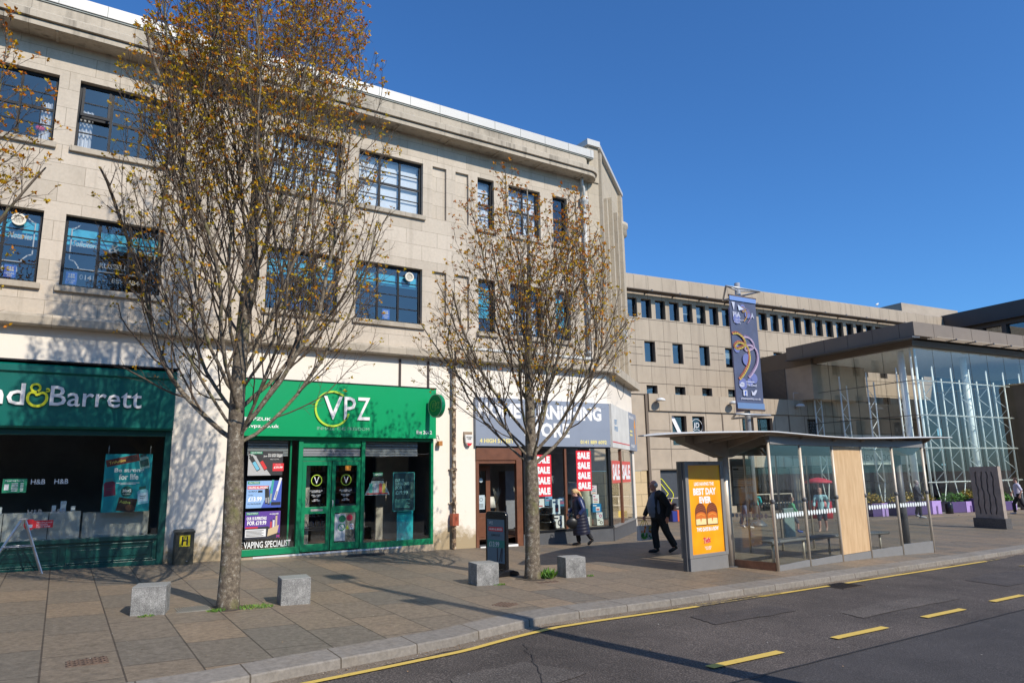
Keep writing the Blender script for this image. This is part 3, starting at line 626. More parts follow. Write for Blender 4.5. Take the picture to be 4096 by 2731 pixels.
# ------------------------------------------------------------------ shopfront with the white-and-yellow lettering
def sq(x, z, Y): k = Y / FY; return x * k, 1.612 + (z - 1.612) * k        # a point seen on y=16.5 carried to plane y=Y along the wall's perspective
M_teal = plain("dark_teal_paint", (0.0, 0.115, 0.092), 0.32, var=.06, scale=2); M_teal2 = plain("teal_timber", (0.0, 0.06, 0.05), 0.35, var=.1, scale=3)
M_let = plain("white_lettering", (.80, .78, .76), .45, var=.02); M_yg = plain("yellow_lettering", (.72, .74, .02), .45, var=.02)
o = (-2.0, FY, 0.02); hb = thing("shopfront", "dark teal timber shopfront with big white lettering around a yellow ampersand", "shopfront", o)
mb = MB(o); sx0, sx1, sy = -7.6, 1.92, FY - .26
mb.prism([(FY - .003, 2.66), (sy + .04, 2.66), (sy, 2.70), (sy, 3.70), (sy - .05, 3.74), (sy - .05, 3.86), (sy - .02, 3.89), (FY - .003, 3.93)], 'x', sx0, sx1, M_teal)
mb.box(sx0, sx1 + .02, sy - .07, FY - .003, 3.932, 3.965, M_winframe); mb.build("fascia", hb)
mb = MB(o); fr = Fr((0, sy, 0))
def ampersand(mb, fr, cx, cz, h, m):
    s_ = h; T = dict(thick=.03)
    mb.ring(fr, cx, cz - .13 * s_, .27 * s_, .37 * s_, .012, m, 165, 375, n=30, **T)
    mb.ring(fr, cx - .165 * s_, cz - .05 * s_, .10 * s_, .19 * s_, .013, m, 5, 190, n=20, **T)
    mb.ring(fr, cx + .165 * s_, cz - .05 * s_, .10 * s_, .19 * s_, .014, m, -10, 165, n=20, **T)
    mb.ring(fr, cx - .08 * s_, cz + .28 * s_, .11 * s_, .19 * s_, .015, m, -60, 285, n=26, **T)
    mb.ring(fr, cx + .33 * s_, cz + .20 * s_, .03 * s_, .085 * s_, .016, m, -150, 150, n=16, **T)
mb.text(fr, "Holla", -2.75, 3.09, 1.40, .41, .012, M_let, bold=.008, thick=.03); mb.text(fr, "n", -1.29, 3.10, .26, .28, .012, M_let, bold=.008, thick=.03); mb.text(fr, "d", -.98, 3.09, .28, .41, .012, M_let, bold=.008, thick=.03)
mb.text(fr, "Barrett", -.295, 3.09, 1.585, .39, .012, M_let, bold=.008, thick=.03)
ampersand(mb, fr, -.50, 3.29, .48, M_yg); mb.build("lettering", hb)
mb = MB(o)
for x in (1.80,): mb.box(x, x + .13, FY - .10, FY + .06, -.09, 2.66, M_teal2)
mb.box(-7.6, 1.80, FY - .08, FY + .05, 2.54, 2.66, M_teal2); mb.box(-7.6, 1.80, FY - .11, FY + .06, .47, .555, M_teal2)
mb.box(-7.6, 1.80, FY - .06, FY + .05, -.12, .47, M_teal2)
for a, b in ((-2.9, -1.05), (-.98, .12), (.22, 1.74)):
    for (c, d, e) in ((.10, .40, .075),):
        mb.box(a, b, FY - e - .01, FY - .061, d, d + .03, M_teal2); mb.box(a, b, FY - e - .01, FY - .061, c - .03, c, M_teal2); mb.box(a, a + .03, FY - e - .01, FY - .061, c, d, M_teal2); mb.box(b - .03, b, FY - e - .01, FY - .061, c, d, M_teal2)
        mb.box(a + .10, b - .10, FY - e, FY - .061, c + .07, d - .07, M_teal2)
mb.box(-7.6, 1.9, FY - .09, FY - .061, -.12, .06, M_teal2); mb.build("stall_riser", hb, bevel=.006)
mb = MB(o); mb.box(-7.6, 1.80, FY + .02, FY + .028, .556, 2.54, G_shop); mb.build("shop_window", hb)
mb = MB(o); M_disp = plain("cream_display_panel", (.46, .45, .41), .5, var=.05); mb.box(-7.4, .42, FY + .25, FY + .60, .5, 1.06, M_disp); mb.box(.46, 1.65, FY + .35, FY + .7, .5, 1.02, M_disp)
for x in (-.85, -.12): mb.box(x, x + .012, FY + .245, FY + .249, .5, 1.05, M_winframe)
mb.build("display_plinth", hb)
mb = MB(o)
for i in range(4):
    z = 2.35 - .07 * i; mb.box(-3.2, -.6 - .12 * i, FY + 2.4 + .8 * i, FY + 2.55 + .8 * i, 2.9, 2.93, plain("lit_tube", (.7, .7, .7), .4))
mb.build("ceiling_light_tubes", hb)
# stickers on the glass: opening hours, initials, red charity sticker
M_g = flat((.01, .22, .11)); M_w = flat((.78, .78, .76)); M_r = flat((.62, .02, .03)); M_k = flat((.012, .012, .014))
def hbm(mb, fr, x, z, s_, m):
    mb.text(fr, "H&B", x, z, .25 * s_, .105 * s_, 0, m, bold=.008)
def ampersand2(mb, fr, cx, cz, h, m):
    mb.ring(fr, cx, cz - .12 * h, .25 * h, .36 * h, 0, m, 130, 410, n=12); mb.ring(fr, cx, cz + .25 * h, .12 * h, .2 * h, 0, m, n=10)
mb = MB(o); f2 = Fr((0, FY + .014, 0))
hbm(mb, f2, -.46, 1.60, .92, M_w); hbm(mb, f2, -.08, 1.60, .92, M_w); hbm(mb, f2, -.46, 1.03, .92, flat((.30, .30, .29))); hbm(mb, f2, -.08, 1.03, .92, flat((.30, .30, .29)))
mb.build("window_initials", hb)
f2 = Fr((.32, FY + .014, .11)); mb = MB((-.73, FY, 1.45)); mb.rect(f2, -1.22, -.84, 1.34, 1.60, 0, M_g); mb.text(f2, "Opening hours", -1.19, 1.545, .3, .035, .001, M_w, bold=.01)
for i in range(6): mb.rect(f2, -1.08, -.98, 1.37 + .027 * i, 1.382 + .027 * i, .001, M_w); mb.rect(f2, -.94, -.89, 1.37 + .027 * i, 1.382 + .027 * i, .001, M_w)
mb.rect(f2, -1.19, -1.12, 1.39, 1.5, .001, M_w); mb.build("sticker", None, label="green opening hours sticker on the teal shop's glass", cat="sticker")
f2 = Fr((.30, FY + .014, 0)); mb = MB((-.2, FY, .8)); mb.rect(f2, -.72, -.33, .78, .92, .0, M_r); mb.ell(f2, -.70, .85, .1, .1, .0005, M_r); mb.text(f2, "We are proud\nto support\nComic Relief", -.60, .79, .25, .11, .001, M_w); mb.rect(f2, -.75, -.66, .79, .85, .001, M_w)
mb.build("sticker", None, label="red charity sticker low on the teal shop's glass", cat="sticker")
# hanging poster in the teal shop window
pf = Fr((.75, FY + .05, 1.02)); pf.r = pf.r * .81; pf.u = pf.u * .853; mb = MB((1.18, FY, 1.02)); PW, PH = 1.06, 1.36
M_tealp = flat((.0, .30, .33)); mb.fbox(pf, 0, PW, 0, PH, -.006, 0, M_tealp)
mb.text(pf, "Be strong", .22, .90, .66, .13, .001, M_w, bold=.03); mb.text(pf, "for life", .33, .75, .44, .14, .001, M_w, bold=.03)
mb.rect(pf, .28, .80, .67, .685, .001, M_w); mb.rect(pf, .36, .72, .64, .655, .001, M_w)
mb.ell(pf, .53, .47, .13, .13, .001, flat((.0, .07, .06))); mb.text(pf, "3for2", .435, .46, .20, .07, .002, M_w, bold=.03); mb.text(pf, "Mix & Match", .45, .40, .17, .03, .002, M_w)
def bottle(mb, pf, x, z, wd, h, cb, cl, cc, rot=0.0):
    wd *= .82; h *= .84
    fr_ = Fr(pf.p(x, z, .001), pf.r * math.cos(rot) + Vector((0, 0, 1)) * math.sin(rot), pf.n); fr_.u = Vector((0, 0, 1)) * math.cos(rot) - pf.r * math.sin(rot)
    mb.poly(fr_, [(0, 0), (wd, 0), (wd, h * .72), (wd * .8, h * .82), (wd * .2, h * .82), (0, h * .72)], 0, flat(cb)); mb.rect(fr_, wd * .18, wd * .82, h * .84, h, 0, flat(cc)); mb.rect(fr_, .01, wd - .01, h * .15, h * .62, .001, flat(cl))
    mb.rect(fr_, wd * .2, wd * .8, h * .42, h * .46, .002, flat((.1, .1, .1))); mb.rect(fr_, wd * .2, wd * .7, h * .32, h * .35, .002, flat((.1, .1, .1)))
bottle(mb, pf, .04, .36, .25, .42, (.16, .02, .05), (.20, .015, .05), (.05, .3, .28), .12); bottle(mb, pf, .80, .16, .24, .42, (.25, .55, .65), (.55, .7, .8), (.02, .12, .1), .12); bottle(mb, pf, .80, .98, .22, .36, (.3, .45, .40), (.02, .10, .08), (.02, .06, .05), .25)
f3 = Fr(pf.p(.05, 1.05, .001), Vector((math.cos(.22), 0, math.sin(.22))), pf.n); f3.u = Vector((-math.sin(.22), 0, math.cos(.22))); mb.rect(f3, 0, .6, 0, .14, 0, flat((.16, .03, .02))); mb.text(f3, "TriActive", .05, .04, .3, .06, .001, flat((.75, .55, .1)), bold=.02); mb.rect(f3, .36, .56, .03, .11, .001, flat((.05, .02, .02)))
f3 = Fr(pf.p(.42, .02, .001), Vector((math.cos(.15), 0, -math.sin(.15))), pf.n); f3.u = Vector((math.sin(.15), 0, math.cos(.15))); mb.rect(f3, -.08, .26, 0, .27, 0, flat((.03, .015, .012))); mb.text(f3, "Active", -.05, .16, .2, .06, .001, flat((.45, .5, .1)), bold=.02); mb.ell(f3, .15, .09, .08, .06, .001, flat((.14, .06, .03)))
mb.tube([(pf.p(.06, PH, 0)), pf.p(.06, PH + .2, 0)], .004, M_w, 4); mb.tube([(pf.p(PW - .06, PH, 0)), pf.p(PW - .06, PH + .2, 0)], .004, M_w, 4)
mb.build("poster", None, label="teal poster of supplement bottles hanging behind the teal shopfront's glass", cat="poster")
# goods standing on the plinth
gd = [(-1.20, .10, .16, (.6, .5, .15), "yellow carton"), (-1.08, .09, .14, (.6, .05, .06), "red carton"), (-.95, .07, .12, (.7, .7, .68), "white tub beside the red carton"), (.06, .1, .2, (.4, .5, .6), "pale blue carton, nearest the poster"), (-.08, .07, .12, (.7, .72, .74), "white tub near the pale blue carton"), (.24, .08, .1, (.25, .3, .35), "grey carton under the poster's left edge")]
for x, wd, h, c, nm in gd:
    mb = MB((x, FY + .4, 1.062)); mb.box(x, x + wd, FY + .35, FY + .42, 1.062, 1.062 + h, flat(c)); mb.box(x + .01, x + wd - .01, FY + .347, FY + .35, 1.062 + h * .3, 1.062 + h * .7, flat((.75, .75, .72)))
    mb.build("product_carton", None, bevel=.003, label="small %s standing on the cream display plinth" % nm, cat="carton", group="goods on the display plinth")
st = MB((.1, FY + .45, 1.062)); 
for i, (a, b) in enumerate(((0, .22), (.02, .18), (.05, .15), (.04, .16))): st.box(.10 + a, .10 + b, FY + .40, FY + .5, 1.062 + .13 * i + (.001 if i else 0), 1.062 + .13 * (i + 1), flat((.5, .52, .54) if i % 2 else (.62, .66, .68)))

# ------------------------------------------------------------------ green shopfront
M_green = plain("emerald_panel", (0.0, 0.30, 0.105), 0.30, var=.03, scale=1.5); M_greenf = plain("green_powder_coat", (0.0, 0.21, 0.085), 0.35, var=.06)
o = (5.8, FY, -.12); vp = thing("shopfront", "bright green shopfront with a yellow ring around its white three-letter name", "shopfront", o)
VY = FY - .20; k_ = VY / FY
vx0, vx1, vz0, vz1 = 3.12, 8.07, 2.575, 3.85
mb = MB(o); mb.box(vx0, vx1, VY, FY - .003, vz0, vz1, M_green); mb.box(vx0 - .01, vx1 + .01, VY - .012, FY - .003, vz1 + .002, vz1 + .03, M_winframe); mb.build("fascia", vp, bevel=.004)
mb = MB(o); fr = Fr((0, VY, 0)); M_lime = plain("lime_ring", (.45, .66, .05), .4, var=.02)
def c3x(x, y, Y=VY):                                                  # sign measurements (as read on the wall plane) carried to the fascia
    return sq(x, y, Y)
# lettering heights on the sign face
cx_, cz_ = 5.58, 3.24
mb.ring(fr, cx_ - .25, cz_, .385, .43, .012, M_lime, 50, 345, n=48, thick=.02)
mb.text(fr, "V", cx_ - .47, cz_ - .25, .46, .55, .012, M_let, bold=.004, thick=.02); mb.text(fr, "P", cx_ + .03, cz_ - .25, .29, .55, .012, M_let, bold=.004, thick=.02); mb.text(fr, "Z", cx_ + .36, cz_ - .25, .32, .55, .012, M_let, bold=.004, thick=.02)
mb.build("logo", vp); mb = MB(o); M_greyg = flat((.03, .16, .10)); mb.text(fr, "INHALE THE FREEDOM", 4.98, 2.74, 1.28, .075, .004, flat((.25, .42, .34)), bold=-.004)
mb.build("lettering", vp); mb = MB(o); mb.text(fr, "@VPZUK", 3.27, 2.90, .66, .095, .006, M_let, bold=.02); mb.text(fr, "www.vpz.co.uk", 3.09, 2.74, 1.02, .10, .006, M_let, bold=.02); mb.build("lettering", vp); mb = MB(o); mb.text(fr, "Est 2012", 7.52, 2.685, .43, .09, .006, M_let, bold=.02)
mb.build("lettering", vp)
mb = MB(o); gy = FY - .06
for x, wd in ((3.14, .06), (4.62, .10), (6.14, .09), (8.0, .07)): mb.box(x, x + wd, gy, FY + .05, -.16, 2.57, M_greenf)
mb.box(3.20, 4.62, gy + .01, FY + .04, -.02, .12, M_greenf); mb.box(6.23, 8.0, gy + .01, FY + .04, -.04, .10, M_greenf); mb.box(3.2, 8.0, gy + .01, FY + .04, 2.50, 2.57, M_greenf)
mb.box(4.45, 4.49, FY + .05, FY + .1, .12, 2.5, M_greenf); mb.build("frame", vp, bevel=.003)
mb = MB(o); M_stp = masonry("sandstone_threshold", (.42, .34, .24), (.38, .30, .21), (.2, .16, .12), .5, .3, .004, src='Pos'); mb.box(3.14, 8.08, FY - .09, FY + .05, -.35, -.04, M_stp); mb.box(3.7, 7.2, FY - .10, FY - .08, -.075, -.035, flat((.6, .6, .6), .3)); mb.build("threshold", vp)
for i, (a, b) in enumerate(((4.73, 5.41), (5.43, 6.13))):
    mb = MB(o); z0, z1 = -.01, 2.02
    y0, y1 = FY - .035, FY + .01
    mb.box(a, a + .09, y0, y1, z0, z1, M_greenf); mb.box(b - .09, b, y0, y1, z0, z1, M_greenf); mb.box(a + .09, b - .09, y0, y1, z1 - .10, z1, M_greenf); mb.box(a + .09, b - .09, y0, y1, z0, z0 + .16, M_greenf); mb.box(a + .09, b - .09, y0, y1, .82, .98, M_greenf)
    d = mb.build("door", vp, bevel=.003)
    mb = MB(o); mb.box(a + .09, b - .09, FY - .015, FY - .009, .15, .82, G_shop); mb.box(a + .09, b - .09, FY - .015, FY - .009, .98, 1.92, G_shop); mb.build("door_glass", d)
    mb = MB(o); f2 = Fr((0, FY - .018, 0)); cx = (a + b) / 2
    mb.ring(f2, cx, 1.58, .115, .13, 0, M_lime); mb.text(f2, "V", cx - .06, 1.50, .12, .16, 0, M_w, bold=0); 
    for j, t_ in enumerate(("POP IN AND SPEAK TO OUR\nTHE EXPERTS TODAY", "MONDAY - SATURDAY\n9.00AM - 5.30PM", "SUNDAY\n10.00AM - 5.00PM")): mb.text(f2, t_, cx - (.15, .11, .09)[j], 1.30 - .10 * j, (.30, .22, .18)[j], .055, 0, M_w, bold=.012, align='CENTER')
    if i == 0: mb.text(f2, "VUSE", a + .12, .52, .44, .13, 0, flat((.012, .012, .014)), bold=.015); mb.rect(f2, a + .12, b - .12, .45, .475, 0, flat((.02, .02, .02)))
    else:
        mb.rect(f2, a + .1, a + .36, .18, .80, .0, flat((.55, .56, .55))); 
        mb.ell(f2, cx - .07, .68, .085, .085, .001, flat((.0, .16, .06))); mb.ell(f2, cx + .11, .70, .075, .075, .001, flat((.55, .02, .05))); mb.ring(f2, cx - .08, .49, .065, .085, .001, flat((.02, .3, .1))); mb.line(f2, [(cx - .14, .55), (cx - .02, .43)], .012, .0015, flat((.02, .3, .1)))
        mb.poly(f2, [(cx + .02, .44), (cx + .10, .44), (cx + .06, .54)], .001, flat((.5, .6, .03))); mb.rect(f2, cx + .12, cx + .21, .43, .56, .001, M_w); mb.ring(f2, cx + .165, .50, .022, .032, .002, M_r, n=12)
        mb.poly(f2, [(cx - .03, 1.80), (cx + .10, 1.80), (cx + .12, 1.90), (cx + .1, 1.95), (cx - .03, 1.95)], .001, flat((.75, .28, .02)))
    mb.build("door_lettering", d)
    mb = MB(o); hx = b - .045 if i == 0 else a + .05; hx = 5.45; mb.tube([(hx, y0 - .02, .97 + i * .0), (hx, y0 - .05, .99), (hx, y0 - .05, 1.10), (hx, y0 - .02, 1.12)], .011, flat((.6, .6, .6), .3), 8) if i == 1 else mb.box(a + .22, a + .50, y0 - .006, y0, .88, .93, flat((.35, .34, .33), .3)); mb.build("door_handle" if i else "letterbox", d)
mb = MB(o)
for a, b in ((3.2, 4.62), (6.23, 8.0)): mb = MB(o); mb.box(a, b, FY + .01, FY + .016, .10, 2.5, G_shop); mb.build("shop_window", vp)
mb = MB(o); M_shut = plain("steel_shutter", (.30, .31, .33), .4, metal=.5, var=.06)
for a, b, y in ((3.52, 4.42, FY + .14), (4.74, 6.12, FY + .02), (6.25, 7.7, FY + .14)):
    for i in range(6 if y > FY + .1 else 5): z = 2.13 + .062 * i; mb.prism([(y, z), (y - .018, z + .012), (y - .018, z + .045), (y, z + .058)], 'x', a, b, M_shut if (a > 5 or y > FY + .1) else (M_shut if i < 3 else M_greenf))
mb.box(4.73, 6.13, FY - .03, FY + .04, 2.03, 2.11, M_greenf); mb.box(4.73, 6.13, FY - .02, FY + .0, 2.34, 2.5, M_greenf); mb.build("roller_shutter", vp)
mb = MB(o); mb.box(7.35, 8.3, FY + 2.0, FY + 2.1, -.03, 2.9, plain("cream_partition", (.42, .38, .33), .8)); mb.box(5.0, 5.1, FY + .6, FY + 3, -.03, 2.9, plain("cream_partition", (.42, .38, .33), .8)); mb.build("partition", vp)
mb = MB(o); mb.box(6.3, 7.0, FY + 1.9, FY + 2.4, -.03, .95, plain("grey_counter", (.25, .25, .25), .6)); mb.build("counter", vp)
# inside: shelves, posters, teal roll-up stand
mb = MB((7.0, FY + 3.0, -.03)); M_shelf = plain("dark_shelving", (.10, .07, .05), .6)
for z in [.3 + .3 * i for i in range(8)]: mb.box(5.2, 7.3, FY + 3.0, FY + 3.3, z, z + .03, flat((.3, .26, .22)))
for x in (5.2, 6.25, 7.3): mb.box(x, x + .04, FY + 2.99, FY + 3.3, -.03, 2.7, M_shelf)
rr = random.Random(5)
for i in range(7):
    x = 5.25
    while x < 7.2:
        wd = rr.uniform(.06, .14); c = rr.choice([(.3, .15, .02), (.35, .05, .03), (.35, .33, .3), (.05, .1, .25), (.25, .2, .02)]); mb.box(x, x + wd, FY + 3.03, FY + 3.2, .331 + .3 * i, .331 + .3 * i + rr.uniform(.1, .2), flat(c)); x += wd + .03
mb.build("display_shelf", None, label="tall shelf unit of small coloured cartons at the back of the green shop", cat="shelf")
mb = MB((7.45, FY + .4, 0)); f2 = Fr((7.20, FY + .22, 0)); mb.fbox(f2, 0, .44, .02, .78, -.01, 0, flat((.0, .40, .44))); mb.rect(f2, .1, .3, .05, .07, .001, M_w); mb.build("poster_board", None, label="plain turquoise board standing low behind the green shop's right window", cat="board")
def poster(x0, z0, wd, h, bgc, label, fn, y=FY + .004, th=.004, frc=None, sx=1, sz=1):
    mb = MB((x0 + wd / 2, y, z0)); pf = Fr((x0, y, z0)); pf.r = pf.r * sx; pf.u = pf.u * sz; mb.fbox(pf, 0, wd, 0, h, -th, 0, flat(bgc))
    if frc:
        for a in ((0, wd, 0, .012), (0, wd, h - .012, h), (0, .012, 0, h), (wd - .012, wd, 0, h)): mb.rect(pf, *a, .0006, flat(frc))
    fn(mb, pf); return mb.build("poster", None, label=label, cat="poster")
def pA(mb, f):
    mb.poly(f, [(0, 0), (.62, 0), (.5, .18), (.25, .56), (.1, .66), (0, .66)], .0008, flat((.42, .42, .42))); mb.rect(f, .05, .37, .66, .735, .0012, M_g); mb.text(f, "VApril DEALS", .07, .675, .28, .045, .002, M_w, bold=.02)
    for (x, z, c) in ((.08, .16, (.15, .45, .6)), (.28, .18, (.6, .03, .03))):
        fr_ = Fr(f.p(x, z, .001), (math.cos(.6), 0, -math.sin(.6)), f.n); fr_.u = Vector((math.sin(-.5) * 1, 0, math.cos(.5))).normalized(); fr_.u = Vector((-math.sin(.55), 0, math.cos(.55))); fr_.r = Vector((math.cos(.55), 0, math.sin(.55)))
        fr_.o = f.p(x + .16, z - .04, .0015); mb.rect(fr_, 0, .09, 0, .36, 0, flat((.02, .02, .02))); mb.rect(fr_, .01, .08, .02, .22, .001, flat(c)); mb.rect(fr_, .025, .065, .30, .41, .0005, flat((.02, .02, .02)))
    mb.text(f, "The AEQ Range\nJust Got Even Bigger", .40, .56, .52, .11, .002, M_w, bold=.02, align='RIGHT'); mb.text(f, "AEQ ULTRA", .58, .48, .24, .03, .002, M_w); mb.rect(f, .66, .96, .13, .37, .0012, M_r); mb.text(f, "For only", .74, .31, .14, .035, .002, M_w); mb.text(f, "£19.99", .69, .21, .24, .07, .002, M_w, bold=.04)
def pB(mb, f):
    mb.poly(f, [(.4, 0), (.93, 0), (.93, .75), (.7, .75)], .0008, flat((.05, .10, .42))); mb.rect(f, .02, .34, .66, .735, .0012, M_g); mb.text(f, "VApril DEALS", .04, .675, .28, .045, .002, M_w, bold=.02); mb.rect(f, .02, .58, .52, .61, .0012, M_r); mb.text(f, "CALLING ALL SMOKERS", .04, .535, .52, .06, .002, M_w, bold=.04)
    mb.text(f, "Q-MAX", .05, .43, .23, .05, .002, M_k, bold=.01); mb.rect(f, .30, .42, .425, .485, .0012, M_k); mb.text(f, "FOR ONLY", .05, .34, .13, .03, .002, M_k); mb.text(f, "£13.99", .05, .18, .36, .13, .002, flat((.8, .82, .85)), bold=.04); mb.text(f, "+1x 10ml E-LIQUID", .03, .09, .36, .05, .002, M_k, bold=.02)
    for x, z, a, c, l in ((.50, .10, .05, (.02, .02, .02), .34), (.60, .14, -.1, (.05, .35, .3), .5), (.72, .22, -.25, (.7, .7, .72), .5), (.57, .08, .1, (.03, .03, .03), .4)):
        fr_ = Fr(f.p(x, z, .0015), (math.cos(a), 0, math.sin(a)), f.n); fr_.u = Vector((-math.sin(a), 0, math.cos(a))); mb.rect(fr_, 0, .05, 0, l, 0, flat(c)); mb.rect(fr_, .008, .042, .03, l * .4, .0006, flat((.3, .3, .32)))
    mb.rect(f, .66, .92, .06, .15, .0012, M_k)
def pC(mb, f):
    mb.poly(f, [(0, 0), (.93, 0), (.93, .12), (.6, .34), (0, .30)], .0008, flat((.02, .02, .03))); mb.rect(f, .02, .34, .66, .735, .0012, M_g); mb.text(f, "VApril DEALS", .04, .675, .28, .045, .002, M_w, bold=.02)
    mb.text(f, "OUR 10 SUPERSTARS", .04, .52, .52, .09, .002, M_w, bold=.04); mb.text(f, "FOR £19.99", .06, .38, .50, .12, .002, M_w, bold=.04); mb.rect(f, .02, .34, .30, .335, .0014, M_r); mb.rect(f, .02, .56, .06, .27, .0014, flat((.7, .7, .7)))
    for i in range(5): mb.rect(f, .04, .5 - .05 * (i % 2), .085 + .035 * i, .1 + .035 * i, .002, M_k)
    mb.poly(f, [(.60, .06), (.86, .14), (.90, .36), (.62, .26)], .0014, flat((.55, .42, .25)));
    for x, z, c, h in ((.66, .26, (.5, .05, .05), .2), (.73, .28, (.6, .6, .62), .22), (.80, .30, (.5, .4, .25), .32)): mb.rect(f, x, x + .05, z, z + h, .0012, flat(c)); mb.rect(f, x + .012, x + .038, z + h, z + h + .05, .0012, M_k)
    mb.rect(f, .84, .93, .02, .09, .002, flat((.02, .05, .3))); mb.line(f, [(.84, .02), (.93, .09)], .012, .0025, M_r); mb.line(f, [(.84, .09), (.93, .02)], .012, .0025, M_r); mb.text(f, "e-Liquids", .64, .64, .24, .06, .002, M_w, bold=.02, shear=.3)
poster(3.52, 1.71, .93, .75, (.025, .025, .028), "black poster of two vape devices, topmost in the green shop's left window", pA, sx=.817, sz=.72)
poster(3.52, 1.00, .93, .75, (.25, .42, .70), "light blue poster priced 13.99, middle of the green shop's left window", pB, sx=.817, sz=.79)
poster(3.52, .33, .93, .75, (.10, .04, .28), "purple poster priced 19.99, lowest in the green shop's left window", pC, sx=.817, sz=.79)
def pD(mb, f):
    mb.text(f, "OUR 10\nSUPERSTARS", .06, .72, .42, .18, .001, flat((.25, .5, .45)), bold=.03); mb.text(f, "FOR", .08, .60, .2, .1, .001, flat((.25, .5, .45)), bold=.03); mb.text(f, "£19.99", .08, .46, .36, .11, .001, flat((.25, .5, .45)), bold=.03)
    for i in range(7): mb.rect(f, .06, .50 - .05 * (i % 3), .10 + .035 * i, .12 + .035 * i, .001, flat((.1, .35, .28)))
    mb.rect(f, .52, .62, .35, .8, .001, flat((.05, .12, .1)))
poster(7.03, .79, .64, 1.08, (.01, .05, .06), "dark framed poster hanging in the green shop's right window", pD, y=FY + .10, frc=(.05, .45, .4), sx=.92, sz=.88)
mb = MB((6.7, FY + .06, 1.2)); pf = Fr((6.28, FY + .07, 1.2)); mb.poly(pf, [(0, 0), (.66, 0), (.48, .34), (.18, .34)], 0, flat((.35, .42, .42))); mb.poly(pf, [(.17, .36), (.49, .36), (.43, .52), (.24, .52)], .0, M_k); mb.poly(pf, [(.22, .46), (.46, .46), (.47, .54), (.20, .54)], .001, flat((.02, .3, .12))); mb.text(pf, "VAPEERY", .22, .47, .24, .05, .002, M_w, bold=.03)
for x, c in ((.12, (.1, .5, .4)), (.25, (.6, .6, .65)), (.37, (.6, .1, .1)), (.46, (.65, .5, .1))): mb.rect(pf, x, x + .08, .04, .28, .001, flat(c))
mb.rect(pf, .05, .6, .02, .05, .002, flat((.6, .05, .05))); mb.build("window_display_card", None, label="small tapered product card hanging left in the green shop's right window", cat="card")
mb = MB((3.9, FY, .03)); f2 = Fr((0, FY + .004, 0)); mb.text(f2, "THE VAPING SPECIALIST", 3.28, .14, 1.25, .14, 0, M_w, bold=.015); mb.o = Vector(o); mb.build("window_slogan", vp)
# projecting round sign
o = (7.75, FY - .5, 3.1); rs = thing("projecting_sign", "round green projecting sign with a pale rim at the right end of the green fascia", "sign", o)
mb = MB(o); c = Vector((7.86, FY - .56, 3.38)); fr = Fr(c, (.10, -.995, 0), (-.995, -.10, 0))
fr = Fr(c, (.18, -.984, 0), (-.984, -.18, 0))
n = 32; ring = []
for d, r_ in ((-.10, .28), (-.10, .30), (.0, .30), (.0, .285)):
    ring.append([fr.p(r_ * math.cos(2 * math.pi * i / n), r_ * math.sin(2 * math.pi * i / n), d) for i in range(n)])
vs = [p for q in ring for p in q]; mb.add(vs, [(a * n + i, a * n + (i + 1) % n, (a + 1) * n + (i + 1) % n, (a + 1) * n + i) for a in range(3) for i in range(n)] + [tuple(range(n)), tuple(reversed(range(3 * n, 4 * n)))], M_greenf)
mb.ell(fr, 0, 0, .275, .275, .004, plain("sign_green", (.02, .20, .06), .4), 32); mb.ring(fr, 0, 0, .275, .292, .005, flat((.7, .72, .5)), n=40); mb.ring(fr, -.06, 0, .13, .14, .007, M_lime, 40, 340)
for t_, x in (("V", -.13), ("P", 0.0), ("Z", .10)): mb.text(fr, t_, x, -.07, .09, .15, .007, flat((.35, .45, .1)))
mb.build("sign_disc", rs)
mb = MB(o); mb.tube([fr.p(-.28, .07, -.05), (7.93, FY - .2, 3.45)], .02, M_winframe, 8); mb.tube([fr.p(-.28, -.07, -.05), (7.93, FY - .2, 3.31)], .02, M_winframe, 8); mb.build("sign_bracket", rs)
mb = MB((8.25, FY, 2.6)); mb.tube([(8.05, FY - .02, 2.66), (8.2, FY - .06, 2.66), (8.22, FY - .08, 2.55)], .012, M_winframe, 6); mb.box(8.17, 8.28, FY - .16, FY - .04, 2.40, 2.52, plain("rusty_lamp", (.42, .17, .04), .7, var=.3, scale=25)); mb.build("wall_lamp", None, label="small rusty orange lamp on the cream wall right of the green shop", cat="lamp", bevel=.006)
mb = MB((9.1, FY, 2.4)); fr = Fr((9.1, FY - .002, 2.60)); mb.fbox(fr, -.13, .13, -.10, .18, 0, .02, plain("brown_board", (.25, .18, .12), .8)); mb.add([fr.p(a, b, d) for d in (.021, .10) for a, b in ((-.12, .10), (.12, .10), (.10, -.10), (.04, -.19), (-.04, -.19), (-.10, -.10))], [(6, 7, 8, 9, 10, 11)[::-1]] + [(i, (i + 1) % 6, (i + 1) % 6 + 6, i + 6) for i in range(6)], plain("white_alarm", (.72, .70, .66), .4))
mb.poly(fr, [(-.06, -.15), (-.04, -.192), (.04, -.192), (.09, -.12), (-.09, -.12)], .102, M_r); mb.text(fr, "BROOKFIELD\nALARMS", -.085, -.03, .17, .08, .102, M_k, bold=.02, align='CENTER'); mb.build("alarm_box", None, label="white burglar alarm box with a red tip left of the slate blue fascia", cat="alarm")

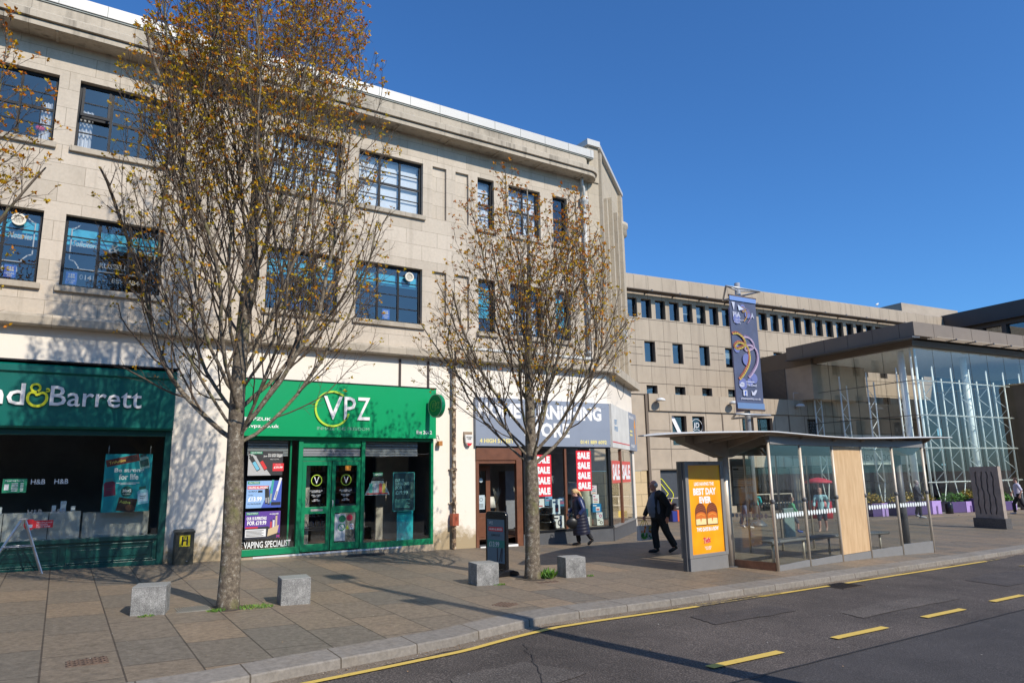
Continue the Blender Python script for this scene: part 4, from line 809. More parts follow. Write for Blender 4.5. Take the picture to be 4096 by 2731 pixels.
# ------------------------------------------------------------------ corner home-goods shop
M_slate = plain("slate_blue_panel", (0.245, 0.275, 0.335), 0.4, var=.05, scale=1.5); M_brown = plain("brown_timber", (0.155, 0.062, 0.033), 0.4, var=.2, scale=5); M_bl = flat((.78, .66, .24))
o = (11.7, FY, -.25); hf = thing("shopfront", "corner home furnishing shopfront with a slate blue fascia wrapping onto the angled wall", "shopfront", o)
HY = FY - .10; mb = MB(o); mb.box(9.30, 13.98, HY, FY - .003, 2.41, 3.72, M_slate)
for x in [9.4 + .65 * i for i in range(8)]:
    for z in (2.45, 3.68): mb.box(x, x + .02, HY - .004, HY, z, z + .02, M_winframe)
fcs = Fr(fc.p(0, 0, .10), CH, CN); M_offw = plain("aged_white_panel", (.62, .60, .55), .5, var=.12, scale=2)
mb.fbox(fc, .09, 3.3, 2.41, 3.74, .003, .10, M_offw); mb.fbox(fc, 3.3, 4.9, 2.41, 3.74, .003, .11, M_slate); mb.build("fascia", hf)
mb = MB(o); fr = Fr((0, HY, 0)); mb.text(fr, "HOME FURNISHING", 9.38, 3.17, 4.28, .42, .004, M_let, bold=.045); mb.text(fr, "STORE", 10.86, 2.66, 1.58, .42, .004, M_let, bold=.045); mb.text(fr, "4 HIGH STREET", 9.42, 2.49, 1.08, .115, .004, M_bl, bold=.03); mb.text(fr, "0141 889 6092", 12.83, 2.49, 1.0, .115, .004, M_bl, bold=.03)
mb.build("lettering", hf); mb = MB(o); f2 = Fr(fc.p(0, 0, .104), CH, CN); M_bt = flat((.08, .25, .45)); mb.text(f2, "EST", .55, 3.14, .42, .15, 0, M_bt, bold=.02); mb.text(f2, "1933", .5, 2.93, .58, .15, 0, M_bt, bold=.02); mb.line(f2, [(.12, 2.58), (3.28, 2.58)], .03, 0, M_r)
f2 = Fr(fc.p(0, 0, .114), CH, CN); mb.text(f2, "BROOK FOR", 3.35, 3.52, 1.0, .11, 0, M_let, bold=.03); mb.text(f2, "PAISLEY", 3.55, 2.52, .8, .10, 0, M_let, bold=.03); mb.poly(f2, [(4.45, 2.65), (4.62, 2.65), (4.62, 3.25), (4.75, 3.25), (4.54, 3.6), (4.33, 3.25), (4.45, 3.25)], 0, flat((.8, .32, .04)))
for z in (3.05, 2.92): mb.rect(f2, 3.4, 3.95, z, z + .06, 0, M_bl)
mb.build("lettering", hf)
mb = MB(o); M_grey = plain("dark_grey_riser", (.085, .088, .095), .5, var=.15, scale=4)
mb.box(10.80, 13.98, FY - .06, FY + .05, -.55, .06, M_grey); mb.box(10.80, 13.99, FY - .10, FY + .1, .061, .10, M_winframe); mb.fbox(fc, .0, CL + .05, -.62, .03, -.1, .06, M_grey); mb.fbox(fc, .0, CL + .05, .031, .07, -.1, .09, plain("grey_sill", (.2, .19, .18), .5)); mb.build("stall_riser", hf, bevel=.004)
mb = MB(o)
for x in (10.85, 12.28, 13.92): mb = MB(o); mb.box(x, x + .07, FY - .03, FY + .05, .10, 2.355, M_winframe if x != 12.28 else M_brown); mb.build('window_post', hf)
mb = MB(o)
mb.fbox(fc, .05, .09, .07, 2.4, -.05, .02, M_winframe); mb.build('window_post', hf); mb = MB(o); mb.fbox(fc, 1.75, 1.95, .07, 2.4, -.05, .03, M_brown); mb.build('window_post', hf); mb = MB(o); mb.fbox(fc, CL - .06, CL, .07, 2.4, -.05, .02, plain("grey_metal", (.3, .32, .34), .4, metal=.6)); mb.build('window_post', hf); mb = MB(o); mb.box(9.36, 13.98, FY - .05, FY + .05, 2.36, 2.405, M_winframe)
mb.build("window_head", hf)
mb = MB(o); mb.box(10.92, 13.92, FY, FY + .006, .10, 2.36, G_shop); mb.build("shop_window", hf); mb = MB(o); mb.fbox(fc, .09, CL - .06, .07, 2.38, -.01, -.004, G_shop); mb.build("shop_window", hf)
mb = MB(o)
mb.box(9.34, 10.78, FY - .05, FY + .05, 2.03, 2.355, M_brown); mb.box(9.34, 9.43, FY - .03, FY + .05, -.3, 2.03, M_brown); mb.box(10.60, 10.79, FY - .06, FY + .06, -.33, 2.03, M_brown); mb.box(9.43, 10.60, FY - .02, FY + .05, 1.94, 2.03, M_brown); mb.build("entrance_frame", hf, bevel=.006)
mb = MB(o); y = FY + .55
mb.box(9.55, 9.68, y, y + .05, -.15, 1.90, M_brown); mb.box(9.98, 10.12, y, y + .05, -.15, 1.90, M_brown); mb.box(9.68, 9.98, y, y + .05, 1.75, 1.90, M_brown); mb.box(9.68, 9.98, y, y + .05, -.15, .62, M_brown); mb.box(9.73, 9.93, y - .012, y, -.02, .5, M_brown); d = mb.build("door", hf, bevel=.006)
mb = MB(o); mb.box(9.68, 9.98, y + .02, y + .026, .62, 1.75, G_shop); f2 = Fr((0, y + .01, 0)); mb.rect(f2, 9.72, 9.94, .72, 1.10, 0, flat((.45, .55, .6))); mb.ring(f2, 9.83, .98, .04, .05, .001, M_k)
for i in range(4): mb.rect(f2, 9.76, 9.90, .76 + .03 * i, .772 + .03 * i, .001, M_k)
mb.ell(f2, 9.83, 1.5, .06, .06, 0, flat((.45, .55, .6))); mb.build("door_glass", d)
mb = MB(o); mb.box(9.43, 10.60, FY - .05, FY + 1.5, -.30, -.19, plain("grey_mat_floor", (.06, .06, .065), .9)); mb.box(9.43, 10.6, FY - .09, FY - .05, -.32, -.2, M_w); mb.box(10.2, 10.6, y, y + .006, -.15, 1.9, G_shop); mb.build("entrance_floor", hf)
mb = MB(o); mb.lathe((13.45, FY + .55, .1), [(.17, 0), (.17, 2.3)], plain("rough_cream_column", (.55, .57, .45), .9, bump=.8, bscale=30), 20); mb.build("column", hf)
def sale(mb, f, n=4, w_=.64, h=.31, flatc=(.66, .015, .03)):
    for i in range(n):
        mb.text(f, "SALE", .05, .045 + h * i, w_ - .10, h - .085, .0015, M_w, bold=.07)
for x, z, lab in ((11.26, 1.02, "red four-line sale poster, partly behind the small tree's trunk"), (12.72, 1.14, "red four-line sale poster in the right-hand pane beside the cream column")):
    poster(x, z, .56, 1.16, (.66, .015, .03), lab, lambda mb, f: sale(mb, f, 4, .56, .29), y=FY - .006)
for x0, x1, lab in ((.28, 1.72, "faded red sale poster on the angled window, left of its brown post"), (2.0, 3.75, "faded red sale poster on the angled window, right of its brown post")):
    f2 = Fr(fc.p(0, 0, .008), CH, CN); mb = MB(fc.p(x0, 1.4, 0)); mb.fbox(f2, x0, x1, 1.33, 2.02, -.004, 0, flat((.62, .10, .08))); mb.text(f2, "SALE", x0 + .08, 1.42, x1 - x0 - .2, .50, .002, M_w, bold=.05); mb.build("poster", None, label=lab, cat="poster")
# goods in the corner window
rr = random.Random(11)
def goods(x, y, z, w_, d, h, c, lab, art=0, rz=0.0):
    o_ = thing("boxed_appliance", lab, "box", (x, y, z), rz, "boxed goods in the corner shop window")
    mb = MB(); mb.box(0, w_, 0, d, 0, h, flat(c)); f = Fr((0, -.001, 0)); c2_ = rr.choice([(.02, .05, .12), (.02, .25, .4), (.4, .02, .15), (.03, .03, .04)]); dk = (.7, .7, .7) if sum(c) < .8 else c2_
    mb.rect(f, .02, w_ * .45, h * .74, h * .86, .0, flat(dk))
    if art == 0: mb.ell(f, w_ * .6, h * .42, w_ * .22, h * .26, 0, flat(dk)); mb.ell(f, w_ * .6, h * .42, w_ * .12, h * .14, .001, flat(c))
    elif art == 1: mb.rect(f, w_ * .35, w_ * .8, h * .12, h * .62, 0, flat(dk)); mb.rect(f, w_ * .42, w_ * .73, h * .2, h * .4, .001, flat((.5, .1, .1)))
    else:
        for i in range(3): mb.rect(f, w_ * .1, w_ * .8, h * (.12 + .18 * i), h * (.2 + .18 * i), 0, flat(rr.choice([(.5, .08, .1), (.05, .3, .35), (.1, .1, .12), (.55, .3, .1)])))
    mb.build("carton", o_); return o_
W1 = (.74, .75, .74); BX = [
 (11.02, .30, .11, .22, .30, W1, "white blue-printed carton, lowest left in the corner shop window", 1), (11.0, .45, .45, .26, .42, (.60, .64, .68), "tall pale carton at the left edge of the corner window display", 0),
 (11.30, .35, .52, .30, .38, W1, "white carton with a black jug picture, left of the stacked pots", 0), (11.28, .18, .12, .17, .30, (.03, .04, .08), "dark navy carton low beside the leaning white box", 1),
 (11.60, .5, .52, .30, .42, W1, "white carton with red and green trays behind the stacked pots", 2), (11.92, .48, .75, .26, .26, (.15, .35, .55), "light blue carton above the stacked pots", 2),
 (12.08, .36, .50, .28, .42, (.55, .66, .70), "pale carton with a grill picture right of the stacked pots", 1), (12.02, .22, .12, .36, .34, W1, "white carton with two dials, on the floor left of the brown post", 0),
 (12.42, .5, .7, .3, .25, (.05, .12, .25), "dark blue carton just right of the brown post", 2), (13.05, .40, .62, .20, .34, W1, "slim white carton above the teal steam iron box", 2),
 (12.82, .28, .38, .50, .23, (.0, .10, .14), "wide dark teal carton with an iron picture, behind the woman", 1), (12.86, .20, .14, .46, .24, (.62, .62, .60), "wide grey-white carton under the teal one", 0),
 (13.50, .32, 1.02, .22, .26, (.72, .60, .62), "pink and white carton, topmost of the stack by the corner", 2), (13.55, .32, .75, .24, .26, W1, "white carton with pink dots, second from top by the corner", 2),
 (13.52, .30, .50, .34, .24, (.02, .20, .42), "bright blue carton midway down the corner stack", 1), (13.62, .26, .31, .26, .18, (.60, .68, .66), "white and green carton, second from bottom by the corner", 0), (13.62, .24, .12, .26, .18, (.70, .72, .66), "white carton with a green ring, lowest by the corner", 0)]
for x, dy, z, w_, h, c, lab, a in BX: goods(x, FY + dy, z, w_, .16, h, c, lab, a)
for i, (x, z, h, w_) in enumerate(((11.62, .12, .22, .52), (11.66, .345, .20, .44), (11.72, .55, .18, .34))):
    o_ = thing("cooking_pot", "black lidded cooking pot, %s of the stack of three in the corner shop window" % ("lowest", "middle", "topmost")[i], "pot", (x + w_ / 2, FY + .36, z), 0, "stacked cooking pots")
    mb = MB(); M_pot = plain("black_enamel", (.02, .02, .022), .25); mb.lathe((0, 0, 0), [(w_ * .46, 0), (w_ * .5, .01), (w_ * .5, h * .78), (w_ * .52, h * .8)], M_pot, 24); mb.build("pot_body", o_)
    mb = MB(); mb.lathe((0, 0, 0), [(w_ * .51, h * .8), (w_ * .46, h * .86), (w_ * .2, h * .93), (.02, h * .95)], plain("glass_lid", (.12, .12, .12), .2, metal=.5), 24); mb.lathe((0, 0, 0), [(.02, h * .93), (.03, h * .99), (.0, h)], M_pot, 10); mb.build("lid", o_)
    mb = MB(); mb.tube([(w_ * .48, 0, h * .6), (w_ * .6, 0, h * .65)], .012, M_pot, 6); mb.tube([(-w_ * .48, 0, h * .6), (-w_ * .6, 0, h * .65)], .012, M_pot, 6); mb.build("handle", o_)
def table_lamp(x, y, z, r_, h, lab, c=(.58, .58, .56)):
    o_ = thing("table_lamp", lab, "lamp", (x, y, z), 0, "table lamps in the corner shop"); mb = MB(); mb.lathe((0, 0, 0), [(.09, 0), (.1, .02), (.03, .05), (.06, .12), (.09, .2), (.03, .3), (.012, .34), (.012, .45)], plain("pale_ceramic", (.5, .5, .48), .3), 16); mb.build("lamp_base", o_)
    mb = MB(); mb.lathe((0, 0, .42), [(r_, 0), (r_ * .72, h), (r_ * .70, h), (r_ * .98, 0)], plain("lamp_shade_%s" % str(round(c[0], 2)), c, .7), 24); mb.build("lamp_shade", o_)
table_lamp(13.05, FY + .7, .62, .26, .34, "table lamp with a silver shade right of the walking woman"); table_lamp(10.32, FY + 1.0, .32, .26, .30, "table lamp with a white shade seen through the shop entrance", (.66, .63, .58)); table_lamp(12.45, FY + 1.1, .95, .24, .30, "table lamp with a grey shade behind the blonde woman's head", (.2, .2, .2))
for x, y, lab in ((10.48, FY + .8, "vase of pale dried grass inside the shop entrance"), (11.0, FY + .5, "tan vase of dried grass beside the small tree's trunk")):
    o_ = thing("vase", lab, "vase", (x, y, .55)); mb = MB(); mb.lathe((0, 0, 0), [(.05, 0), (.075, .08), (.05, .2), (.03, .26), (.04, .3)], plain("tan_vase", (.5, .32, .18), .6), 14); mb.build("vase_body", o_)
    mb = MB(); r3 = random.Random(2)
    for i in range(60): a, q = r3.uniform(0, 6.28), r3.uniform(.02, .14); mb.tube([(0, 0, .28), (q * .5 * math.cos(a), q * .5 * math.sin(a), .5), (q * math.cos(a), q * math.sin(a), .62 + r3.uniform(0, .14))], [.002, .003, .001], flat((.6, .55, .45)), 3)
    mb.build("dried_grass", o_)
mb = MB((11.3, FY + 2.2, 0)); mb.box(11.4, 12.3, FY + 1.8, FY + 2.2, .0, 1.75, plain("grey_cabinet", (.22, .23, .26), .5)); mb.box(11.84, 11.86, FY + 1.79, FY + 1.8, .05, 1.7, M_k); mb.build("cabinet", None, label="tall grey cabinet standing inside behind the stacked pots", cat="cabinet")
mb = MB((13.0, FY + .9, 0)); mb.box(12.75, 13.15, FY + .62, FY + .9, .0, .62, plain("grey_plinth", (.2, .21, .23), .5)); mb.box(13.16, 13.6, FY + .85, FY + 1.1, 0, 1.05, plain("grey_plinth", (.2, .21, .23), .5)); mb.build("display_plinth", None, label="grey plinth carrying the silver-shaded lamp in the corner shop", cat="plinth")
M_shelf2 = plain("window_platform", (.30, .24, .18), .6)
mb = MB(o); mb.box(10.92, 13.92, FY + .02, FY + 1.2, -.03, .10, M_shelf2); mb.build("window_platform", hf)

# ------------------------------------------------------------------ trees
M_bark = None
def bark():
    m, t, b = mat_new("lichened_bark"); L = t.links; tc = N(t, "ShaderNodeTexCoord")
    n = N(t, "ShaderNodeTexNoise"); n.inputs['Scale'].default_value = 15; n.inputs['Detail'].default_value = 9; n.inputs['Roughness'].default_value = .78; L.new(tc.outputs['Object'], n.inputs[0])
    cr = N(t, "ShaderNodeValToRGB"); e = cr.color_ramp.elements; e[0].position = .38; e[0].color = c4((.060, .045, .032)); e[1].position = .56; e[1].color = c4((.19, .15, .105)); x = e.new(.64); x.color = c4((.42, .40, .33)); L.new(n.outputs[0], cr.inputs[0])
    n2 = N(t, "ShaderNodeTexNoise"); n2.inputs['Scale'].default_value = 4; n2.inputs['Detail'].default_value = 5; L.new(tc.outputs['Object'], n2.inputs[0]); r = N(t, "ShaderNodeMapRange"); r.inputs[1].default_value = .55; r.inputs[2].default_value = .68; r.inputs[4].default_value = .55; L.new(n2.outputs[0], r.inputs[0])
    mx = N(t, "ShaderNodeMix", data_type='RGBA'); L.new(r.outputs[0], mx.inputs[0]); L.new(cr.outputs[0], mx.inputs[6]); mx.inputs[7].default_value = c4((.17, .17, .045)); L.new(mx.outputs[2], b.inputs['Base Color']); b.inputs['Roughness'].default_value = .85
    bp = N(t, "ShaderNodeBump"); bp.inputs['Strength'].default_value = .7; bp.inputs['Distance'].default_value = .015; L.new(n.outputs[0], bp.inputs['Height']); L.new(bp.outputs[0], b.inputs['Normal'])
    return m
M_bark = bark(); M_twig = plain("twig_bark", (.095, .066, .045), .8, var=.35, scale=9)
def leafm(nm, c):
    m, t, b = mat_new(nm); b.inputs['Base Color'].default_value = c4(c); b.inputs['Roughness'].default_value = .5; b.inputs['Specular IOR Level'].default_value = .3
    tr = N(t, "ShaderNodeBsdfTranslucent"); tr.inputs[0].default_value = c4([x * 1.1 for x in c]); mx = N(t, "ShaderNodeMixShader"); mx.inputs[0].default_value = .35; L = t.links
    L.new(b.outputs[0], mx.inputs[1]); L.new(tr.outputs[0], mx.inputs[2]); L.new(mx.outputs[0], t.nodes['Material Output'].inputs[0]); return m
LEAF = [leafm("leaf_olive", (.38, .29, .010)), leafm("leaf_ochre", (.60, .31, .010)), leafm("leaf_orange", (.62, .21, .010)), leafm("leaf_yellow", (.66, .43, .015)), leafm("leaf_rust", (.40, .105, .010))]
class Tree:
    def __init__(s, base, prof, fork, tr, seed, height, nl=17, density=1.0, lean=(0, 0), twigr=1.0, lf=1.0):
        s.lf = lf
        s.b = Vector(base); s.prof = prof; s.r = random.Random(seed); s.T = MB(base); s.W = MB(base); s.L = MB(base); s.n = 0; s.den = density; s.h = height; s.fork = fork; s.lean = lean; s.tr = tr; s.nl = nl; s.tw = twigr
    def R_(s, z):
        P = s.prof
        if z <= P[0][0]: return P[0][1]
        for (a, ra), (b, rb) in zip(P[:-1], P[1:]):
            if z <= b: return ra + (rb - ra) * (z - a) / (b - a)
        return 0
    def inside(s, p, k=1.0):
        d = p - s.b; ang = math.atan2(d.y, d.x); w_ = 1 + .10 * math.sin(3 * ang + s.b.x) + .06 * math.sin(7 * ang + d.z * 1.3)
        return math.hypot(d.x - s.lean[0] * d.z, d.y - s.lean[1] * d.z) < s.R_(d.z) * k * w_
    def leaves(s, p, d):
        r = s.r; hz = (p.z - s.b.z) / s.h
        if r.random() > s.lf * (.10 + .95 * hz ** 1.5): return
        n = r.randint(5, 8) + (2 if hz > .6 else 0); cm = r.random() + (hz - .48) * 1.1
        for _ in range(n):
            a = (Vector((r.gauss(0, 1), r.gauss(0, 1), r.gauss(.1, .7))).normalized() + d * .45).normalized(); q = p + a * r.uniform(0, .012); b = a.cross(Vector((r.gauss(0, 1), r.gauss(0, 1), r.gauss(0, 1)))).normalized()
            l = r.uniform(.022, .050); w_ = l * r.uniform(.28, .45); x = cm + r.gauss(0, .30)
            m = LEAF[0] if x < .25 else LEAF[3] if x < .55 else LEAF[1] if x < .95 else LEAF[2] if x < 1.35 else LEAF[4]
            s.L.add([q, q + a * l * .5 + b * w_, q + a * l * 1.15, q + a * l * .5 - b * w_], [(0, 1, 2, 3)], m)
    def grow(s, p, d, L, r0, lev, up):
        r = s.r; seg = (.30, .22, .14, .08)[lev]; n = max(2, int(L / seg)); pts = [p]; rad = [r0]; d = d.normalized(); rend = r0 * (.28, .3, .4, .6)[lev]
        for i in range(n):
            d = (d + Vector((0, 0, up)) + Vector((r.gauss(0, 1), r.gauss(0, 1), r.gauss(0, .5))) * (.10, .11, .13, .16)[lev]).normalized(); p = p + d * seg
            if not s.inside(p, (1, 1.0, 1.04, 1.08)[lev]) and i > 0: break
            pts.append(p); rad.append(r0 + (rend - r0) * (i + 1) / n)
        if len(pts) < 2: return
        (s.T if lev == 0 else s.W).tube(pts, rad, M_bark if lev == 0 else M_twig, (8, 5, 3, 3)[lev], caps=False)
        if lev == 3: s.leaves(pts[-1], d); return
        m = len(pts); cnt = 0
        step = (.22, .165, .10)[lev] / s.den; Lt = seg * (m - 1); k = max(1, int(Lt / step)); az = r.uniform(0, 6.28)
        for i in range(k):
            t = (.14, .15, .18)[lev] + (1 - (.14, .15, .18)[lev]) * (i + r.random() * .6) / k
            if t > .99: continue
            j = min(int(t * (m - 1)), m - 2); f = t * (m - 1) - j; q = pts[j].lerp(pts[j + 1], f); dd = (pts[j + 1] - pts[j]).normalized(); az += 2.4 + r.gauss(0, .4)
            a = dd.cross(Vector((1, 0, .1))).normalized(); b = dd.cross(a); side = a * math.cos(az) + b * math.sin(az)
            o_ = Vector((q.x - s.b.x, q.y - s.b.y, 0)); 
            if o_.length > .1: side = (side + o_.normalized() * .25).normalized()
            an = (r.uniform(.40, .78), r.uniform(.45, .85), r.uniform(.5, 1.0))[lev]; nd = dd * math.cos(an) + side * math.sin(an)
            LL = (max(.5, Lt * (1 - t) * .55 + .40) * r.uniform(.7, 1.1), r.uniform(.24, .55), r.uniform(.07, .18))[lev]
            rr_ = (max(.0075, rad[j] * .48), .0045 * s.tw, .0030 * s.tw)[lev]; s.grow(q, nd, LL, rr_, lev + 1, (.13, .10, .08)[lev])
        if lev > 0: s.leaves(pts[-1], d)
        else: s.grow(pts[-1], d, .5, rad[-1], 1, .06)
    def make(s, name, label, group):
        r = s.r; root = thing(name, label, "tree", s.b, 0, group); zf = s.fork; n = 22; pts = []; rad = []
        for i in range(n + 1):
            z = s.h * .93 * i / n; t = z / s.h
            pts.append(s.b + Vector((s.lean[0] * z + .05 * math.sin(z * .9 + s.b.x) * min(1, z / 3), s.lean[1] * z + .05 * math.cos(z * .7) * min(1, z / 3) - .05 * min(1, z / 3), z - (.15 if i == 0 else 0))))
            rr_ = s.tr * (1.28 if i == 0 else 1.04 - .10 * (z / zf)) if z < zf * .85 else s.tr * 1.0 * (1 - (z - zf * .85) / (s.h - zf * .85)) ** 1.15 * .86
            rad.append(max(rr_, .012))
        # finer base flare
        pts.insert(1, s.b + Vector((0, 0, .12))); rad.insert(1, s.tr * 1.10)
        s.T.tube(pts, rad, M_bark, 20)
        for k in range(s.nl):
            u = k / (s.nl - 1); z = zf * .90 + (s.h * .58 - zf) * u ** 1.9; az = k * 2.4 + r.gauss(0, .25); i = 0
            c = s.b + Vector((s.lean[0] * z, s.lean[1] * z - .05, z)); an = R(66 - 44 * u) * r.uniform(.7, 1.08); d = Vector((math.cos(az) * math.sin(an), math.sin(az) * math.sin(an), math.cos(an)))
            Lm = (s.h - z) * r.uniform(.75, .98) * (.92 if u < .2 else 1); s.grow(c, d, Lm, s.tr * (.25 - .12 * u) * r.uniform(.7, 1.15), 0, .09 + .06 * (1 - u) * r.uniform(.5, 1.1))
        tk = s.T.build("trunk", root); s.W.build("branches", root); s.L.build("crown", root); return root
P1 = [(2.2, .6), (2.7, 1.4), (3.1, 1.9), (3.7, 2.15), (4.5, 2.25), (6, 2.25), (8.5, 1.72), (10, 1.5), (11.5, 1.1), (12.6, .7), (13.4, .1)]
P2 = [(2.1, .5), (2.6, 1.25), (3.1, 1.9), (3.7, 2.3), (4.3, 2.3), (5.5, 1.95), (7, 1.4), (7.9, .95), (8.3, .3)]
P0 = [(2.3, .5), (2.8, 1.3), (3.6, 2.2), (5, 2.42), (6.2, 2.35), (7.4, 1.9), (8.2, 1.2), (8.8, .4)]
def gz(x, y): return (x, y, zg(x, y))
Tree(gz(2.12, 10.72), P1, 2.5, .135, 21, 12.9, 28, .92, lf=.90).make("street_tree", "tall street tree with bronze young leaves, its lichened trunk between two granite blocks", "street trees on the pavement")
Tree(gz(7.47, 11.1), P2, 2.25, .135, 5, 8.2, 22, .88, lf=.66).make("street_tree", "smaller street tree with sparse bronze buds in front of the slate blue fascia", "street trees on the pavement")
Tree(gz(-2.75, 10.9), P0, 2.5, .135, 33, 8.7, 20, .95, lf=.9).make("street_tree", "street tree at the left edge of the view, only its bronze outer branches showing", "street trees on the pavement")

# ------------------------------------------------------------------ street furniture near the trees
M_gran = speckled("speckled_granite", (.13, .13, .125), (.36, .35, .33), 120, .75, .36, .66, .5, .3, 6); M_grant = speckled("polished_granite_top", (.19, .19, .18), (.33, .33, .31), 110, .5, .4, .6, .15, .1, 2)
CUBES = [((1.17, 10.87), -.26, "granite block seat left of the tall tree's trunk"), ((3.02, 10.72), -.12, "granite block seat right of the tall tree's trunk"), ((6.36, 10.98), -.14, "granite block seat in front of the black pavement sign"), ((8.30, 11.02), -.22, "granite block seat right of the small tree's trunk")]
cb0 = None
for (x, y), rz, lab in CUBES:
    if cb0 is None:
        mb = MB(); mb.box(-.205, .205, -.205, .205, -.12, .345, M_gran); mb.box(-.204, .204, -.204, .204, .3455, .36, M_grant); cb0 = mb.build("granite_block_seat", None, bevel=.012); c = cb0
    else: c = cb0.copy(); COL.objects.link(c)
    c.location = gz(x, y); c.rotation_euler = (0, 0, rz); c['label'] = lab; c['category'] = "block seat"; c['group'] = "granite blocks beside the trees"
# hydrant marker cabinet with a yellow H
o = (2.28, 16.25, zg(2.28, 16.25)); hbx = thing("hydrant_cabinet", "dark metal cabinet with a yellow letter H plate against the cream pier", "cabinet", o)
M_cab = plain("dark_olive_metal", (.05, .048, .032), .45, var=.2, scale=8); mb = MB(o); mb.box(2.10, 2.46, 16.14, 16.42, -.12, .56, M_cab); mb.prism([(16.12, .562), (16.12, .60), (16.42, .63), (16.42, .562)], 'x', 2.09, 2.47, M_cab); mb.build("cabinet_body", hbx, bevel=.006)
mb = MB(o); f2 = Fr((2.18, 16.137, .30)); mb.rect(f2, 0, .20, 0, .22, 0, flat((.75, .58, .01))); 
for a in ((.04, .07, .02, .20), (.13, .16, .02, .20), (.07, .13, .10, .13)): mb.rect(f2, *a, .001, M_k)
mb.build("yellow_plate", hbx)
mb = MB(o); mb.lathe((2.34, 16.13, .0), [(.012, -.005), (.014, .012)], flat((.3, .3, .3)), 10); mb.build("lock", hbx)
# bare metal A-frame stand outside the teal shop
o = (-.55, 15.9, zg(-.5, 15.9)); af = thing("metal_a_frame", "bare silver A-frame sign stand on the pavement before the teal shop", "sign stand", o)
M_alu = plain("brushed_aluminium", (.55, .55, .56), .35, metal=.8, var=.08)
def leg(p, q):
    mb = MB(o); a, b = Vector(p), Vector(q); mb.tube([a, b], .016, M_alu, 4, smooth=False); mb.build("leg", af)
gz0 = o[2]; tx = (-.52, -1.12)
leg((-.46, 15.85, .98), (-.12, 15.78, gz0)); leg((-.48, 15.95, .98), (-.16, 16.3, gz0)); leg((-.50, 15.85, .98), (-1.0, 15.72, gz0)); leg((-.52, 15.95, .98), (-1.02, 16.25, gz0))
mb = MB(o); mb.tube([(-.29, 15.8, .5), (-.77, 15.78, .5)], .009, M_alu, 6); mb.tube([(-.3, 16.12, .5), (-.79, 16.1, .5)], .009, M_alu, 6); mb.tube([(-.29, 15.8, .5), (-.3, 16.12, .5)], .009, M_alu, 6); mb.build("brace", af)
mb = MB(o); mb.box(-.55, -.43, 15.83, 15.97, .97, 1.0, M_alu); mb.build("hinge", af)
# black pavement sign
o = (7.17, 11.85, zg(7.17, 11.85)); ps = thing("pavement_sign", "black pavement sign with rounded top holding a vaping poster, between two granite blocks", "sign", o, R(-80))
M_blk = plain("black_plastic", (.012, .012, .014), .25, var=.1)
def rr_outline(w_, h, r_, n=6): 
    P = [(-w_, 0), (w_, 0)] + [(w_ - r_ + r_ * math.cos(math.pi / 2 * i / n), h - r_ + r_ * math.sin(math.pi / 2 * i / n)) for i in range(n + 1)] + [(-w_ + r_ - r_ * math.sin(math.pi / 2 * i / n), h - r_ + r_ * math.cos(math.pi / 2 * i / n)) for i in range(n + 1)]; return P
mb = MB(); mb.prism([(x, z + .12) for x, z in rr_outline(.30, 1.05, .09)], 'y', -.03, .03, M_blk); mb.build("board", ps, bevel=.008)
mb = MB(); mb.prism([(-.28, 0), (.28, 0), (.24, .06), (.12, .10), (-.12, .10), (-.24, .06)], 'x', -.33, .33, M_blk); mb.build("base", ps, bevel=.01)
mb = MB(); f2 = Fr((-.25, -.031, .22)); mb.rect(f2, 0, .5, 0, .80, 0, flat((.10, .17, .22))); mb.rect(f2, 0, .5, .28, .42, .001, flat((.02, .20, .17))); mb.rect(f2, .04, .46, .58, .66, .001, M_r); mb.text(f2, "CALLING ALL SMOKERS", .06, .60, .38, .04, .002, M_w, bold=.03); mb.text(f2, "Q-MAX KIT", .12, .48, .26, .05, .002, M_k, bold=.02); mb.text(f2, "£13.99", .05, .29, .3, .10, .002, flat((.5, .55, .6)), bold=.03); mb.text(f2, "VPZ", .05, .71, .12, .05, .002, M_w)
for x, a in ((.34, .15), (.40, .05), (.28, 0)): mb.poly(f2, [(x, .03), (x + .03, .03), (x + .03 + a * .4, .28), (x + a * .4, .28)], .002, flat((.02, .03, .05)))
mb.build("poster", ps)
